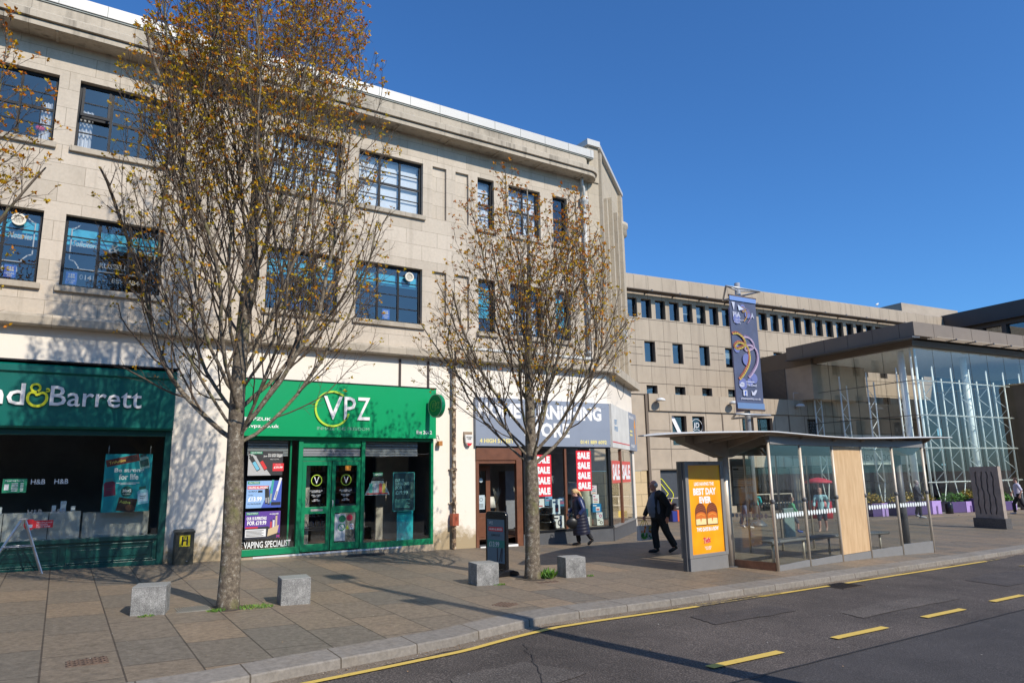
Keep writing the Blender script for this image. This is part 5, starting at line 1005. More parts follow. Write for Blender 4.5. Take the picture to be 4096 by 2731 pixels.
# door mat, manhole covers, grate, weeds
M_iron = plain("rusty_iron", (.13, .085, .06), .7, var=.3, scale=20)
mb = MB((6.1, 16.1, zg(6.1, 16.1))); mb.add([(x, y, zg(x, y) + .015) for x, y in ((5.62, 15.95), (5.85, 16.35), (6.75, 16.42), (6.6, 15.98))] + [(x, y, zg(x, y) - .01) for x, y in ((5.62, 15.95), (5.85, 16.35), (6.75, 16.42), (6.6, 15.98))], [(3, 2, 1, 0), (0, 1, 5, 4), (1, 2, 6, 5), (2, 3, 7, 6), (3, 0, 4, 7)], plain("black_rubber_mat", (.015, .015, .016), .9)); mb.build("door_mat", None, label="black doormat on the pavement at the green shop's doors", cat="doormat")
def cover(cx, cy, wx, wy, rz, lab, diamond=True):
    zc = zg(cx, cy); o_ = thing("manhole_cover", lab, "manhole cover", (cx, cy, zc), rz, "iron covers set in the pavement"); mb = MB(); mb.box(-wx / 2, wx / 2, -wy / 2, wy / 2, -.03, .004, M_iron); mb.build("frame", o_); mb = MB(); n = 5
    for i in range(n):
        for j in range(max(2, int(n * wy / wx))):
            a = -wx / 2 + wx * (i + .5) / n; b = -wy / 2 + wy * (j + .5) / max(2, int(n * wy / wx)); q = wx / n * .42; e = wy / max(2, int(n * wy / wx)) * .42
            for s1, s2 in (((-q, 0), (0, e)), ((0, e), (q, 0)), ((q, 0), (0, -e)), ((0, -e), (-q, 0))): mb.tube([(a + s1[0], b + s1[1], .006), (a + s2[0], b + s2[1], .006)], .006, M_iron, 4)
    mb.build("raised_pattern", o_); return o_
cover(.38, 8.40, .36, .28, .02, "rusty diamond-patterned cover nearest the camera, left on the pavement"); cover(5.61, 9.08, .30, .30, .5, "rusty square cover near the kerb in front of the second pair of blocks"); cover(7.45, 10.6, .42, .14, -.1, "narrow rusty cover in the slabs below the small tree")
mb = MB((1.68, 10.85, zg(1.68, 10.85))); z = zg(1.68, 10.85); mb.box(1.47, 1.90, 10.66, 11.05, z - .05, z + .004, plain("concrete_grate", (.22, .21, .18), .8)); 
for i in range(14): mb.box(1.49 + .03 * i, 1.503 + .03 * i, 10.68, 11.03, z + .0045, z + .012, plain("concrete_grate", (.22, .21, .18), .8))
mb.build("ribbed_slab", None, label="grey ribbed slab between the tall tree and the block on its left", cat="slab")
mb = MB((12.4, 8.15, zg(12.4, 8.15) - .1)); z = zg(12.4, 8.15) - .095; mb.box(12.05, 12.72, 7.92, 8.42, z - .05, z + .008, plain("brown_iron", (.06, .045, .035), .8, var=.3, scale=12)); 
for i in range(8): mb.box(12.09 + .08 * i, 12.12 + .08 * i, 7.95, 8.39, z + .0085, z + .014, M_winframe)
mb.build("drain_cover", None, label="brown drain cover in the road at the break in the yellow line", cat="drain cover")
M_soil = plain("trodden_soil", (.075, .058, .042), .95, var=.3, scale=14, bump=.5)
sb = MB()
for x, y, q in ((2.12, 10.72, .30), (7.47, 11.1, .34)): P_ = [(x + q * (1 + .18 * math.sin(3 * a_ + x) + .1 * math.sin(7 * a_)) * math.cos(a_), y + q * .8 * (1 + .15 * math.cos(4 * a_)) * math.sin(a_)) for a_ in [i * math.pi / 12 for i in range(24)]]; sb.add([(a_, b_, zg(a_, b_) + .005) for a_, b_ in P_], [tuple(range(24))], M_soil)
sb.build("soil", kind='structure')
def weeds(x, y, n, spread, h, lab, big=False, seed=1):
    r = random.Random(seed); mb = MB(gz(x, y)); ms = [flat((.10, .22, .02), .6), flat((.06, .15, .02), .6), flat((.18, .28, .03), .6)]
    for i in range(n):
        a = r.uniform(0, 6.28); q = spread * math.sqrt(r.random()); X, Y = x + q * math.cos(a), y + q * .6 * math.sin(a); z = zg(X, Y) + .002; hh = h * r.uniform(.4, 1); l = Vector((r.gauss(0, .5), r.gauss(0, .5), 1)).normalized() * hh; s_ = Vector((r.gauss(0, 1), r.gauss(0, 1), 0)).normalized() * (.03 if big else .007)
        b = Vector((X, Y, z)); 
        if big: mb.add([b, b + l * .6 + s_, b + l * 1.1, b + l * .6 - s_], [(0, 1, 2, 3)], r.choice(ms))
        else: mb.add([b - s_, b + s_, b + l], [(0, 1, 2)], r.choice(ms))
    return mb
weeds(2.45, 10.6, 260, .26, .05, "").build("grass_tuft", None, label="low green grass at the right foot of the tall tree", cat="grass"); weeds(1.95, 10.55, 120, .12, .05, "", seed=2).build("grass_tuft", None, label="small grass patch at the left foot of the tall tree", cat="grass")
weeds(7.72, 10.98, 70, .15, .20, "", True, 4).build("weed", None, label="leafy green weed at the right foot of the small tree", cat="weed"); weeds(6.55, 10.74, 120, .12, .035, "", seed=5).build("grass_tuft", None, label="thin grass along the base of the block by the black sign", cat="grass")
weeds(1.1, 10.60, 60, .10, .04, "", seed=6).build("grass_tuft", None, label="tiny weeds at the front edge of the leftmost granite block", cat="grass"); weeds(8.62, 10.85, 60, .08, .04, "", seed=7).build("grass_tuft", None, label="tiny weeds at the right corner of the rightmost granite block", cat="grass")
lt = MB(); r = random.Random(8)
for i in range(900):
    x = r.uniform(-.6, 22); y = r.choice([r.uniform(kerb_y(x) - .22, kerb_y(x) - .03), r.uniform(2, 16)]) ; dz = -.088 if y < kerb_y(x) else .003
    if kerb_y(x) - .0 < y < kerb_y(x) + .5: continue
    s_ = r.uniform(.006, .018); a = r.uniform(0, 3.1); c, q = math.cos(a) * s_, math.sin(a) * s_; z = zg(x, y) + dz + .004
    lt.add([(x - c, y - q, z), (x + q * .5, y - c * .5, z + .003), (x + c, y + q, z), (x - q * .5, y + c * .5, z + .004)], [(0, 1, 2, 3)], flat(r.choice([(.5, .48, .42), (.35, .2, .08), (.4, .38, .35), (.12, .08, .05)])))
lt.build("litter", kind='stuff', label="specks of litter and chewing gum on the road and slabs", cat="litter")
mb = MB((10.9, 15.2, 0)); 

# ------------------------------------------------------------------ bus shelter
M_steel = plain("satin_steel", (.60, .52, .42), .45, metal=.2, var=.08); M_gpaint = plain("grey_shelter_paint", (.20, .195, .19), .5, var=.06, bump=.05); M_dgrey = plain("dark_grey_metal", (.10, .10, .105), .45, var=.1); M_roofw = plain("shelter_roof_top", (.62, .62, .62), .35, var=.05); M_under = plain("shelter_soffit", (.36, .29, .23), .6, var=.1)  # warm bounce light under the roof is put into the soffit's brown
G_sh = glass("shelter_glass", (.93, .955, .945), 1.42, 0); M_ply = None
def plywood():
    m, t, b = mat_new("plywood"); L = t.links; tc = N(t, "ShaderNodeTexCoord"); v = N(t, "ShaderNodeVectorMath", operation='MULTIPLY'); v.inputs[1].default_value = (4, 4, .6); L.new(tc.outputs['Object'], v.inputs[0]); n = N(t, "ShaderNodeTexNoise"); n.inputs['Scale'].default_value = 3; n.inputs['Detail'].default_value = 8; n.inputs['Distortion'].default_value = .8; L.new(v.outputs[0], n.inputs[0])
    cr = N(t, "ShaderNodeValToRGB"); e = cr.color_ramp.elements; e[0].position = .3; e[0].color = c4((.48, .31, .16)); e[1].position = .7; e[1].color = c4((.60, .42, .24)); L.new(n.outputs[0], cr.inputs[0]); L.new(cr.outputs[0], b.inputs['Base Color']); b.inputs['Roughness'].default_value = .7; return m
M_ply = plywood()
POST = [(12.47, 9.60), (13.86, 9.84), (15.34, 10.03), (16.66, 10.13), (18.12, 10.17), (19.52, 10.13)]
o = gz(16.0, 11.4); sh = thing("bus_shelter", "grey steel and glass bus shelter with a broad wing roof and one boarded bay", "bus shelter", o)
TZ = 2.26
for i, (x, y) in enumerate(POST):
    mb = MB(o); mb.tube([(x, y, zg(x, y) - .02), (x, y, TZ)], .032, M_steel, 12); 
    for z in (.95,): mb.lathe((x, y, z), [(.033, 0), (.05, .01), (.05, .08), (.033, .09)], M_dgrey, 10)
    mb.build("post", sh)
for i, ((xa, ya), (xb, yb)) in enumerate(zip(POST[:-1], POST[1:])):
    d = Vector((xb - xa, yb - ya, 0)); L_ = d.length; fr = Fr((xa, ya, 0), d, Vector((d.y, -d.x, 0))); zb = zg((xa + xb) / 2, ya)
    if i == 2: mb = MB(o); mb.fbox(fr, .04, L_ - .04, zb + .16, 2.16, -.012, .012, M_ply); mb.build("plywood_panel", sh, label="pale plywood sheet filling the shelter's middle bay")
    else:
        mb = MB(o); mb.fbox(fr, .04, L_ - .04, zb + (.12, .14, .15, .20, .27)[i] + .01, 2.16, -.004, .004, G_sh); gp = mb.build("glass_pane", sh)
        mb = MB(o); nd = 11
        for k in range(nd):
            mb.ell(fr, .09 + (L_ - .18) * (k + .5) / nd, .70 + .0 * k, .040, .055, .006, flat((.72, .76, .76)), 16); mb.ell(Fr(fr.o, fr.r, fr.n), .09 + (L_ - .18) * (k + .5) / nd, .70, .040, .055, -.006, flat((.72, .76, .76)), 16)
        mb.build("dot_strip", gp)
    mb = MB(o); mb.fbox(fr, .035, L_ - .035, zb - .1, zb + (.12, .14, .15, .20, .27)[i], -.02, .02, M_gpaint); mb.build("kick_panel", sh, bevel=.003)
    mb = MB(o); mb.fbox(fr, 0, L_, 2.17, 2.34, -.05, .05, M_gpaint); mb.build("eaves_beam", sh, bevel=.004)
# end screen beside the advertising panel
ax, ay = 12.28, 10.66
d = Vector((ax - 12.47, ay - 9.60, 0)); fr = Fr((12.47, 9.60, 0), d, Vector((-d.y, d.x, 0))); L_ = d.length
mb = MB(o); mb.fbox(fr, .04, L_ - .1, -.22, 2.1, -.004, .004, G_sh); gp = mb.build("end_glass", sh)
mb = MB(o)
for k in range(9): mb.ell(fr, .12 + .95 * (k + .5) / 10, .70, .038, .045, .006, flat((.30, .31, .31)), 16)
mb.build("dot_strip", gp)
mb = MB(o); mb.fbox(fr, .03, L_ - .08, -.42, -.22, -.03, .03, plain("rusty_rail", (.26, .13, .07), .6, var=.25)); mb.build("bottom_rail", sh)
# columns, spine beam and ribs
def lerpt(T, x, k):
    for p, q in zip(T[:-1], T[1:]):
        if x <= q[0]: t = (x - p[0]) / (q[0] - p[0]); t = max(0, min(1, t)); return p[k] + (q[k] - p[k]) * t
    return T[-1][k]
ROOF = [(9.10, 9.72, 9.88, 2.31), (9.6, 9.42, 10.32, 2.345), (10.2, 9.32, 10.8, 2.365), (11, 9.28, 11.3, 2.388), (12.3, 9.30, 11.95, 2.425), (13.2, 9.40, 12.2, 2.405), (14.5, 9.57, 12.42, 2.375), (16, 9.74, 12.52, 2.362), (17.5, 9.80, 12.48, 2.39), (18.8, 9.84, 12.25, 2.425), (20.0, 9.92, 11.5, 2.455), (21.4, 10.2, 10.4, 2.48)]
def lerpt2(x, k): return lerpt(ROOF, x, k)
for cx, cy in ((12.26, 10.64), (19.62, 10.9)):
    zc = zg(cx, cy); mb = MB(o); mb.tube([(cx, cy, zc - .02), (cx, cy, 2.05)], .115, M_steel if cx < 15 else M_dgrey, 24); mb.lathe((cx, cy, zc), [(.2, 0), (.2, .012), (.12, .014)], M_dgrey, 24); mb.build("column", sh)
M_beam = plain("shelter_beam", (.27, .235, .20), .5, var=.08)  # lighter brown than the grey paint: bounce light painted into the beam colour
mb = MB(o)
for y0_, y1_, X_ in ((10.50, 10.78, 0),):
    mb.prism([(10.99, 2.235), (10.99, 2.36), (12.2, 2.38), (13.4, 2.37), (18.6, 2.38), (19.7, 2.40), (20.4, 2.42), (20.4, 2.29), (19.75, 1.98), (19.5, 1.98), (18.3, 2.24), (13.5, 2.22), (12.4, 1.925), (12.12, 1.925)], 'y', y0_, y1_, M_beam)
mb.build("spine_beam", sh, bevel=.006)
for xx in (11.25, 11.75, 12.30, 13.86, 15.34, 16.66, 18.12, 19.52, 20.1):
    mb = MB(o); yf = lerpt2(xx, 1) + .22; yb = lerpt2(xx, 2) - .25; zf = lerpt2(xx, 3)
    mb.prism([(yf, zf - .075), (yf, zf - .04), (10.49, zf - .03), (10.49, 2.12 if abs(xx - 12.3) < .1 else 2.22)], 'x', xx - .03, xx + .03, M_beam); mb.prism([(10.79, zf - .01), (yb, zf - .02), (yb, zf - .06), (10.79, 2.12 if abs(xx - 12.3) < .1 else 2.22)], 'x', xx - .03, xx + .03, M_beam); mb.build("roof_rib", sh)
mb = MB(o); mb.prism([(13.6, 2.02), (13.6, 2.36), (18.9, 2.36), (18.9, 2.02)], 'y', 12.20, 12.26, plain("brown_rear_band", (.10, .08, .06), .6)); mb.build("rear_beam", sh)
# roof: thin leaf-shaped sheet reaching past both ends
def roof_pt(u, v):
    x = 9.10 + (21.4 - 9.10) * u; yf, yb, zf = (lerpt(ROOF, x, k) for k in (1, 2, 3)); w_ = min(1, (yb - yf) / 2.5)
    return Vector((x, yf + (yb - yf) * v, zf + w_ * (.05 * math.sin(math.pi * v) + .02 * v)))
mb = MB(o); nu, nv = 48, 12; vs = []
for i in range(nu + 1):
    for j in range(nv + 1):
        p = roof_pt(i / nu, j / nv); vs.append(p)
for i in range(nu + 1):
    for j in range(nv + 1):
        p = roof_pt(i / nu, j / nv); e = min(i, nu - i, j, nv - j); vs.append(p - Vector((0, 0, .02 + .045 * min(1, e / 3.5))))
q = (nu + 1) * (nv + 1); F = []; F2 = []
for i in range(nu):
    for j in range(nv): a = i * (nv + 1) + j; F.append((a, a + nv + 1, a + nv + 2, a + 1)); F2.append((a + q, a + 1 + q, a + nv + 2 + q, a + nv + 1 + q))
mb.add(vs, F, M_roofw, True)
E_ = []
for i in range(nu): a = i * (nv + 1); E_.append((a, a + q, a + nv + 1 + q, a + nv + 1)); a += nv; E_.append((a, a + nv + 1, a + nv + 1 + q, a + q))
for j in range(nv): a = j; E_.append((a, a + 1, a + 1 + q, a + q)); a = nu * (nv + 1) + j; E_.append((a, a + q, a + 1 + q, a + 1))
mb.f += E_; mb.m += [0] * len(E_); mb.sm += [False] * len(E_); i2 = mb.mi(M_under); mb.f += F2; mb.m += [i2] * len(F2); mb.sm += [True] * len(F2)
mb.build("roof", sh)
# rear screen
RP = [(14.98, 12.3), (16.25, 12.3), (17.58, 12.3), (18.88, 12.3)]
for x, y in RP: mb = MB(o); mb.tube([(x, y, zg(x, y)), (x, y, 2.3)], .028, M_steel, 10); mb.build("post", sh)
for (xa, ya), (xb, yb) in zip(RP[:-1], RP[1:]):
    d = Vector((xb - xa, yb - ya, 0)); L_ = d.length; fr = Fr((xa, ya, 0), d, Vector((d.y, -d.x, 0))); mb = MB(o); mb.fbox(fr, .04, L_ - .04, -.2, 2.0, -.004, .004, G_sh); gp = mb.build("glass_pane", sh)
    mb = MB(o)
    for k in range(10): mb.ell(fr, .08 + (L_ - .16) * (k + .5) / 10, .78, .038, .045, .006, flat((.30, .32, .33)), 12)
    mb.build("dot_strip", gp)
# bench
mb = MB(o); bp = [(13.35, 10.55), (14.2, 10.78), (15.2, 10.95), (16.4, 11.1), (17.6, 11.2), (18.6, 11.22), (19.1, 11.2)]; vs = []
for x, y in bp:
    z = zg(x, y) + .46
    for dy, dz in ((-.19, -.02), (-.17, .02), (.17, .02), (.19, -.02), (.15, -.05), (-.15, -.05)): vs.append((x, y + dy, z + dz))
mb.add(vs, [(i * 6 + j, i * 6 + (j + 1) % 6, (i + 1) * 6 + (j + 1) % 6, (i + 1) * 6 + j) for i in range(len(bp) - 1) for j in range(6)] + [(0, 1, 2, 3, 4, 5), tuple(reversed(range((len(bp) - 1) * 6, len(bp) * 6)))], M_gpaint, True); bn = mb.build("bench_seat", sh)
for x in (13.7, 15.1, 16.4, 17.9, 18.9):
    y = 10.6 + .6 * min(1, (x - 13.4) / 4) ; mb = MB(o); mb.tube([(x, y, zg(x, y)), (x, y, zg(x, y) + .42)], .03, M_steel, 10); mb.build("bench_leg", bn)
mb = MB(o); fr = Fr((14.75, 12.55, 0), (1, .05, 0), (.05, -1, 0)); mb.fbox(fr, 0, .85, .75, 1.95, -.04, .0, M_dgrey); mb.rect(fr, .05, .80, 1.25, 1.75, .001, flat((.42, .43, .45))); mb.rect(fr, .05, .8, .8, 1.2, .001, flat((.3, .28, .26)))
for i in range(9): mb.rect(fr, .08, .76, 1.29 + .045 * i, 1.298 + .045 * i, .002, M_k)
mb.rect(fr, .08, .30, 1.66, 1.70, .002, M_k); mb.build("timetable_case", sh)
# advertising panel
o2 = gz(11.4, 10.5); ad = thing("advertising_panel", "tall grey advertising panel with a bright orange chocolate bar poster at the shelter's end", "advertising panel", o2)
fa = Fr((10.78, 10.36, 0), (1.31, .12, 0), (.12, -1.31, 0)); AZ0 = zg(11.4, 10.4)
mb = MB(o2); mb.fbox(fa, .02, 1.26, AZ0 - .03, -.09, -.20, -.01, M_gpaint); mb.build("plinth", ad, bevel=.006)
mb = MB(o2); mb.fbox(fa, 0, .10, -.088, 1.84, -.22, 0, M_gpaint); mb.fbox(fa, 1.18, 1.28, -.088, 1.84, -.22, 0, M_gpaint); mb.fbox(fa, .10, 1.18, 1.76, 1.84, -.22, 0, M_gpaint); mb.fbox(fa, .10, 1.18, -.088, -.02, -.22, 0, M_gpaint); mb.fbox(fa, .1, 1.18, -.02, 1.76, -.21, -.12, M_dgrey); mb.fbox(fa, -.03, 0, AZ0, 1.82, -.16, -.06, M_dgrey); mb.build("case", ad, bevel=.006)
mb = MB(o2); pf = Fr(fa.p(.10, -.02, -.03), fa.r, fa.n); PW, PH = 1.08, 1.78
def orange():
    m, t, b = mat_new("orange_print"); L = t.links; tc = N(t, "ShaderNodeTexCoord"); n = N(t, "ShaderNodeTexNoise"); n.inputs['Scale'].default_value = 1.2; L.new(tc.outputs['Object'], n.inputs[0]); cr = N(t, "ShaderNodeValToRGB"); e = cr.color_ramp.elements; e[0].position = .35; e[0].color = c4((.78, .27, .005)); e[1].position = .65; e[1].color = c4((.88, .42, .012)); L.new(n.outputs[0], cr.inputs[0]); L.new(cr.outputs[0], b.inputs['Base Color']); b.inputs['Roughness'].default_value = .35; return m
mb.fbox(pf, 0, PW, 0, PH, -.004, 0, orange()); M_pw = flat((.82, .78, .80))
mb.text(pf, "LIKE HAVING THE", .20, 1.36, .66, .075, .001, M_pw, bold=.04, shear=.08); mb.text(pf, "BEST DAY", .16, 1.17, .76, .145, .001, M_pw, bold=.055); mb.text(pf, "EVER", .34, 1.0, .40, .14, .001, M_pw, bold=.06); mb.text(pf, "TWO DAYS IN A ROW", .20, .44, .72, .085, .001, M_pw, bold=.055)
for cx in (.36, .74):
    A_ = lambda w_, z0, z1, top: [(cx - w_, z0), (cx + w_, z0), (cx + w_, z1)] + [(cx + w_ * math.cos(math.pi * i / 10), z1 + top * math.sin(math.pi * i / 10)) for i in range(1, 10)] + [(cx - w_, z1)]
    mb.poly(pf, A_(.185, .555, .82, .19), .001, flat((.17, .04, .015))); mb.poly(pf, A_(.165, .575, .76, .07), .002, flat((.62, .15, .02))); mb.rect(pf, cx - .165, cx + .165, .575, .72, .003, flat((.80, .66, .32))); mb.poly(pf, [(cx - .165, .72), (cx - .165, .69), (cx - .03, .70), (cx - .01, .62), (cx + .02, .70), (cx + .165, .69), (cx + .165, .72)], .004, flat((.62, .15, .02)))
    for i in range(3): mb.line(pf, [(cx - .15, .84 + .04 * i), (cx, .89 + .04 * i), (cx + .14, .86 + .04 * i)], .01, .0045, flat((.34, .11, .05)))
    mb.line(pf, [(cx - .12, .76), (cx, .79), (cx + .12, .75)], .018, .0045, flat((.75, .3, .05)))
mb.text(pf, "Twix", .40, .19, .24, .12, .0015, flat((.65, .65, .6)), bold=.10, shear=.15, rot=.1); mb.text(pf, "Twix", .40, .19, .24, .12, .003, M_r, bold=.05, shear=.15, rot=.1); mb.text(pf, "TWO IS MORE\nTHAN ONE", .42, .07, .22, .07, .001, M_pw, bold=.02, align='CENTER')
mb.build("poster", ad); mb = MB(o2); f2 = Fr(fa.p(.45, 1.785, 0), fa.r, fa.n); mb.text(f2, "Clear Channel", 0, 0, .26, .035, .002, M_k, bold=.02); mb.build("maker_lettering", ad)

# ------------------------------------------------------------------ shopping mall behind
MO = (25.0, 26.6, 0.0); MRZ = -R(5.77)
mall = thing("shopping_mall", "long beige panel-clad shopping mall with a ribbon of windows under its roof edge", "building", MO, MRZ)
M_pan = masonry("beige_cladding", (.41, .335, .25), (.36, .29, .215), (.06, .045, .03), 1.035, 50, .010, off=0, stain=.5, streak=.6, dark=(.22, .175, .13), src='Object', bump=.3, shift=(.12, 25), rough=.55, fine=.04)
M_pan2 = plain("beige_panel_plain", (.39, .315, .235), .55, var=.12, scale=1.3, bump=.05); M_pand = plain("brown_panel", (.14, .105, .075), .55, var=.1, scale=.8)
G_mall = glass("mall_window_glass", (.55, .62, .65), 1.5, .10); M_gap = flat((.03, .022, .016), .9)
UT = 3.0
mb = MB(); fr = Fr((0, UT, 0)); hs = [(1.45 + 1.035 * k, 1.45 + 1.035 * k + .74, 10.52, 11.66) for k in range(-1, 28)] + [(2.57 + 2.055 * k, 2.57 + 2.055 * k + .78, 7.93, 9.14) for k in range(-1, 14)] + [(2.57 + 2.055 * k, 2.57 + 2.055 * k + .78, 5.8, 6.57) for k in range(-1, 14)]
wall_holes(mb, -8, 31.2, 4.5, 13.1, hs, 0, .32, M_pan, fr=fr)
# walls of the block's left return and roof
mb.add([(-8, UT, 4.5), (-8, UT, 13.1), (-8, UT + 18, 13.1), (-8, UT + 18, 4.5)], [(0, 1, 2, 3)], M_pan2); mb.add([(-8, UT + .5, 13.08), (45, UT + .5, 13.08), (45, UT + 18, 13.08), (-8, UT + 18, 13.08)], [(0, 1, 2, 3)], M_pand)
mb.build("upper_wall", mall)
mb = MB()
for z in (10.44, 9.18, 7.68, 6.68, 8.55): 
    if z == 8.55: continue
    mb.fbox(fr, -8, 31.2, z - .012, z + .012, .001, .006, M_gap)
for k in range(-1, 14):
    a = 2.57 + 2.055 * k + .9; 
    for z in (8.75, 8.35): mb.fbox(fr, a, a + 1.0, z - .01, z + .01, .001, .006, M_gap)
mb.build("panel_joints", mall)
for k, (a, b, c, d) in enumerate(hs):
    f = MB(); fy = UT + .22
    f.box(a, a + .05, fy, fy + .06, c, d, M_winframe); f.box(b - .09, b, fy - .08, fy + .06, c, d, M_winframe); f.box(a + .05, b - .09, fy, fy + .06, c, c + .05, M_winframe); f.box(a + .05, b - .09, fy, fy + .06, d - .06, d, M_winframe); fo = f.build("window", mall)
    g_ = MB(); e = random.Random(k).uniform(-.01, .01); g_.add([(a, fy + .03, c), (b, fy + .03 + e, c), (b, fy + .03 + e, d), (a, fy + .03, d)], [(0, 1, 2, 3)], G_mall); g_.build("window_pane", fo)
    if random.Random(k * 7 + 1).random() < .4: g_ = MB(); q_ = random.Random(k).uniform(.15, .75); g_.box(a + .05, b - .09, fy + .09, fy + .1, d - (d - c) * q_, d - .05, plain("office_blind", (.62, .62, .58), .8)); g_.build("window_blind", fo)
mb = MB(); mb.box(-7.9, 31, UT + .6, UT + .7, 4.6, 12.9, plain("mall_interior", (.05, .055, .06), .9)); mb.build("interior_partition", mall)
mb = MB(); fr = Fr((0, UT, 0))
mb.add([fr.p(-8, 12.08, .12), fr.p(31.2, 12.08, .12), fr.p(31.2, 13.0, .12), fr.p(-8, 13.0, .12), fr.p(-8, 13.14, -.1), fr.p(31.2, 13.14, -.1), fr.p(31.2, 12.08, -.01), fr.p(-8, 12.08, -.01)], [(0, 1, 2, 3), (3, 2, 5, 4), (7, 6, 1, 0)], M_pan); mb.build("parapet", mall)
mb = MB()
for k in range(20):
    s0 = -7.5 + 2.07 * k
    if s0 > 29: break
    for j in range(7): mb.fbox(fr, s0, s0 + 1.98, 11.97, 12.02, .14 + .085 * j, .20 + .085 * j, M_pand)
    mb.fbox(fr, s0 + 1.98, s0 + 2.05, 11.95, 12.06, -.02, .72, M_dgrey)
mb.build("sun_louvres", mall)
# podium
PZ0 = -.62
hp = [(1.78, 2.75, 3.03, 4.56), (3.15, 3.99, 3.03, 4.56), (6.70, 7.55, 3.03, 4.58), (7.83, 9.01, 3.03, 4.58), (11.82, 12.77, 3.03, 4.6), (.82, 2.2, PZ0, 1.77), (5.83, 10.25, PZ0, 1.84), (10.75, 15.2, PZ0, 1.9), (16, 23, PZ0, 1.9)]
mb = MB(); fr = Fr((0, 0, 0)); wall_holes(mb, .25, 24, PZ0, 4.76, hp, 0, .30, M_pan2, fr=fr); mb.fbox(fr, .28, 14.7, 4.78, 5.66, -.4, .10, M_pan); mb.fbox(fr, 14.7, 24, 4.78, 5.66, -.4, .10, M_pan2)
mb.add([(.25, 0, 5.6), (24, 0, 5.6), (24, 3, 5.6), (.25, 3, 5.6)], [(0, 1, 2, 3)], M_pand); mb.build("podium_wall", mall)
mb = MB(); mb.fbox(fr, -7, .10, 1.76, 5.62, -.6, -.05, M_pan2); mb.fbox(fr, -7, -.0, PZ0, 1.74, -.6, -.05, masonry("sandstone_tiles", (.55, .42, .25), (.50, .38, .22), (.2, .15, .1), .75, .58, .012, src='Object', stain=.2)); mb.fbox(fr, -7, .10, 5.63, 5.72, -.6, .02, M_pan2); mb.build("side_wall", mall)
mb = MB(); 
for s_ in (.10,): mb.fbox(fr, s_ + .0, s_ + .15, PZ0, 5.66, -.3, .03, M_pand)
for s_ in (5.22, 10.30): mb.fbox(fr, s_, s_ + .07, 1.9, 4.77, .001, .03, M_pand)
for z in (3.77, 2.83, 1.80): mb.fbox(fr, .3, 24, z - .012, z + .012, .001, .006, M_gap) if z != 3.77 else [mb.fbox(fr, a, b, z - .012, z + .012, .001, .006, M_gap) for a, b in ((.3, 1.7), (4.05, 6.6), (9.1, 11.7), (12.9, 24))]
for s_ in (1.6, 4.1, 6.5, 9.2, 11.6, 13.0, 14.7): mb.fbox(fr, s_, s_ + .02, 1.82, 4.76, .001, .006, M_gap)
mb.build("podium_trim", mall)
for k, (a, b, c, d) in enumerate(hp):
    f = MB(); f.box(a, a + .07, .18, .26, c, d, M_winframe); f.box(b - .07, b, .18, .26, c, d, M_winframe); f.box(a + .07, b - .07, .18, .26, d - .07, d, M_winframe)
    if k > 5:
        n = int((b - a) / 1.1)
        for i in range(1, n): f.box(a + (b - a) * i / n - .03, a + (b - a) * i / n + .03, .18, .26, c, d - .07, M_winframe)
    if k == 5: f.box(a + .07, b - .07, .2, .24, c, d - .07, plain("charcoal_door", (.055, .06, .07), .4))
    fo = f.build("window" if k != 5 else "service_door", mall)
    q = MB(); q.fbox(Fr((0, .22, 0)), a + .07, b - .07, c, d - .07, 0, .005, glass("dark_shop_glass", (.30, .33, .34), 1.5, .05)) if k != 5 else None
    if k != 5: q.build("window_pane", fo)
    q = MB(); f2 = Fr((a, .165, c)); wh = flat((.75, .75, .78))
    if k == 0: q.line(f2, [(.15, 1.5), (.85, .2)], .22, 0, wh); q.line(f2, [(.08, .9), (.08, .1)], .06, 0, wh)
    if k == 1:
        for z in (1.0, .45): q.ring(f2, .42, z, .38, .40, 0, wh, n=30); q.text(f2, "JD", .18, z - .16, .42, .36, .001, wh, bold=-.0, shear=.15)
    if k in (2, 3): q.line(f2, [(.35, .55), (.48, .65), (.75, .25)], .03, 0, wh); q.line(f2, [(.35, .55), (.55, .05)], .03, 0, wh)
    if k == 4:
        for i in range(6):
            for j in range(8): q.line(f2, [(.15 + .13 * i, .12 + .17 * j), (.20 + .13 * i, .24 + .17 * j)], .02, 0, flat((.25, .35, .45)))
    if k == 5: yc = flat((.80, .80, .02), .4); q.line(Fr((a, .19, c)), [(.10, 1.75), (.08, 1.85), (.11, 1.93), (.2, 1.95), (.27, 1.9), (.88, 1.25), (.93, 1.15), (.92, 1.05), (.70, .70), (.10, .40)], .035, 0, yc); q.line(Fr((a, .19, c)), [(.10, 1.75), (.60, 1.20), (.3, .9)], .035, 0, yc)
    if q.v: q.build("window_graphic", fo)
mb = MB(); mb.box(.3, 24, .8, .85, PZ0, 5.5, plain("mall_interior", (.05, .055, .06), .9)); mb.build("podium_interior", mall)
lamp0 = None
for s_ in (.72, 5.73, 10.84):
    mb = MB(); mb.tube([(s_, -.10, 5.22), (s_, -.3, 5.30)], .04, flat((.3, .3, .3)), 8); mb.lathe((s_ + .05, -.42, 5.26), [(.26, 0), (.25, .05), (.18, .12), (.06, .16)], plain("white_lamp_housing", (.66, .66, .64), .4), 18); mb.build("wall_light", mall)
# rooftop plant box
mb = MB(); mb.fbox(Fr((0, 5, 0)), 29.5, 36.8, 13.0, 14.5, -4, 0, M_pan2); mb.build("roof_plant_room", mall)
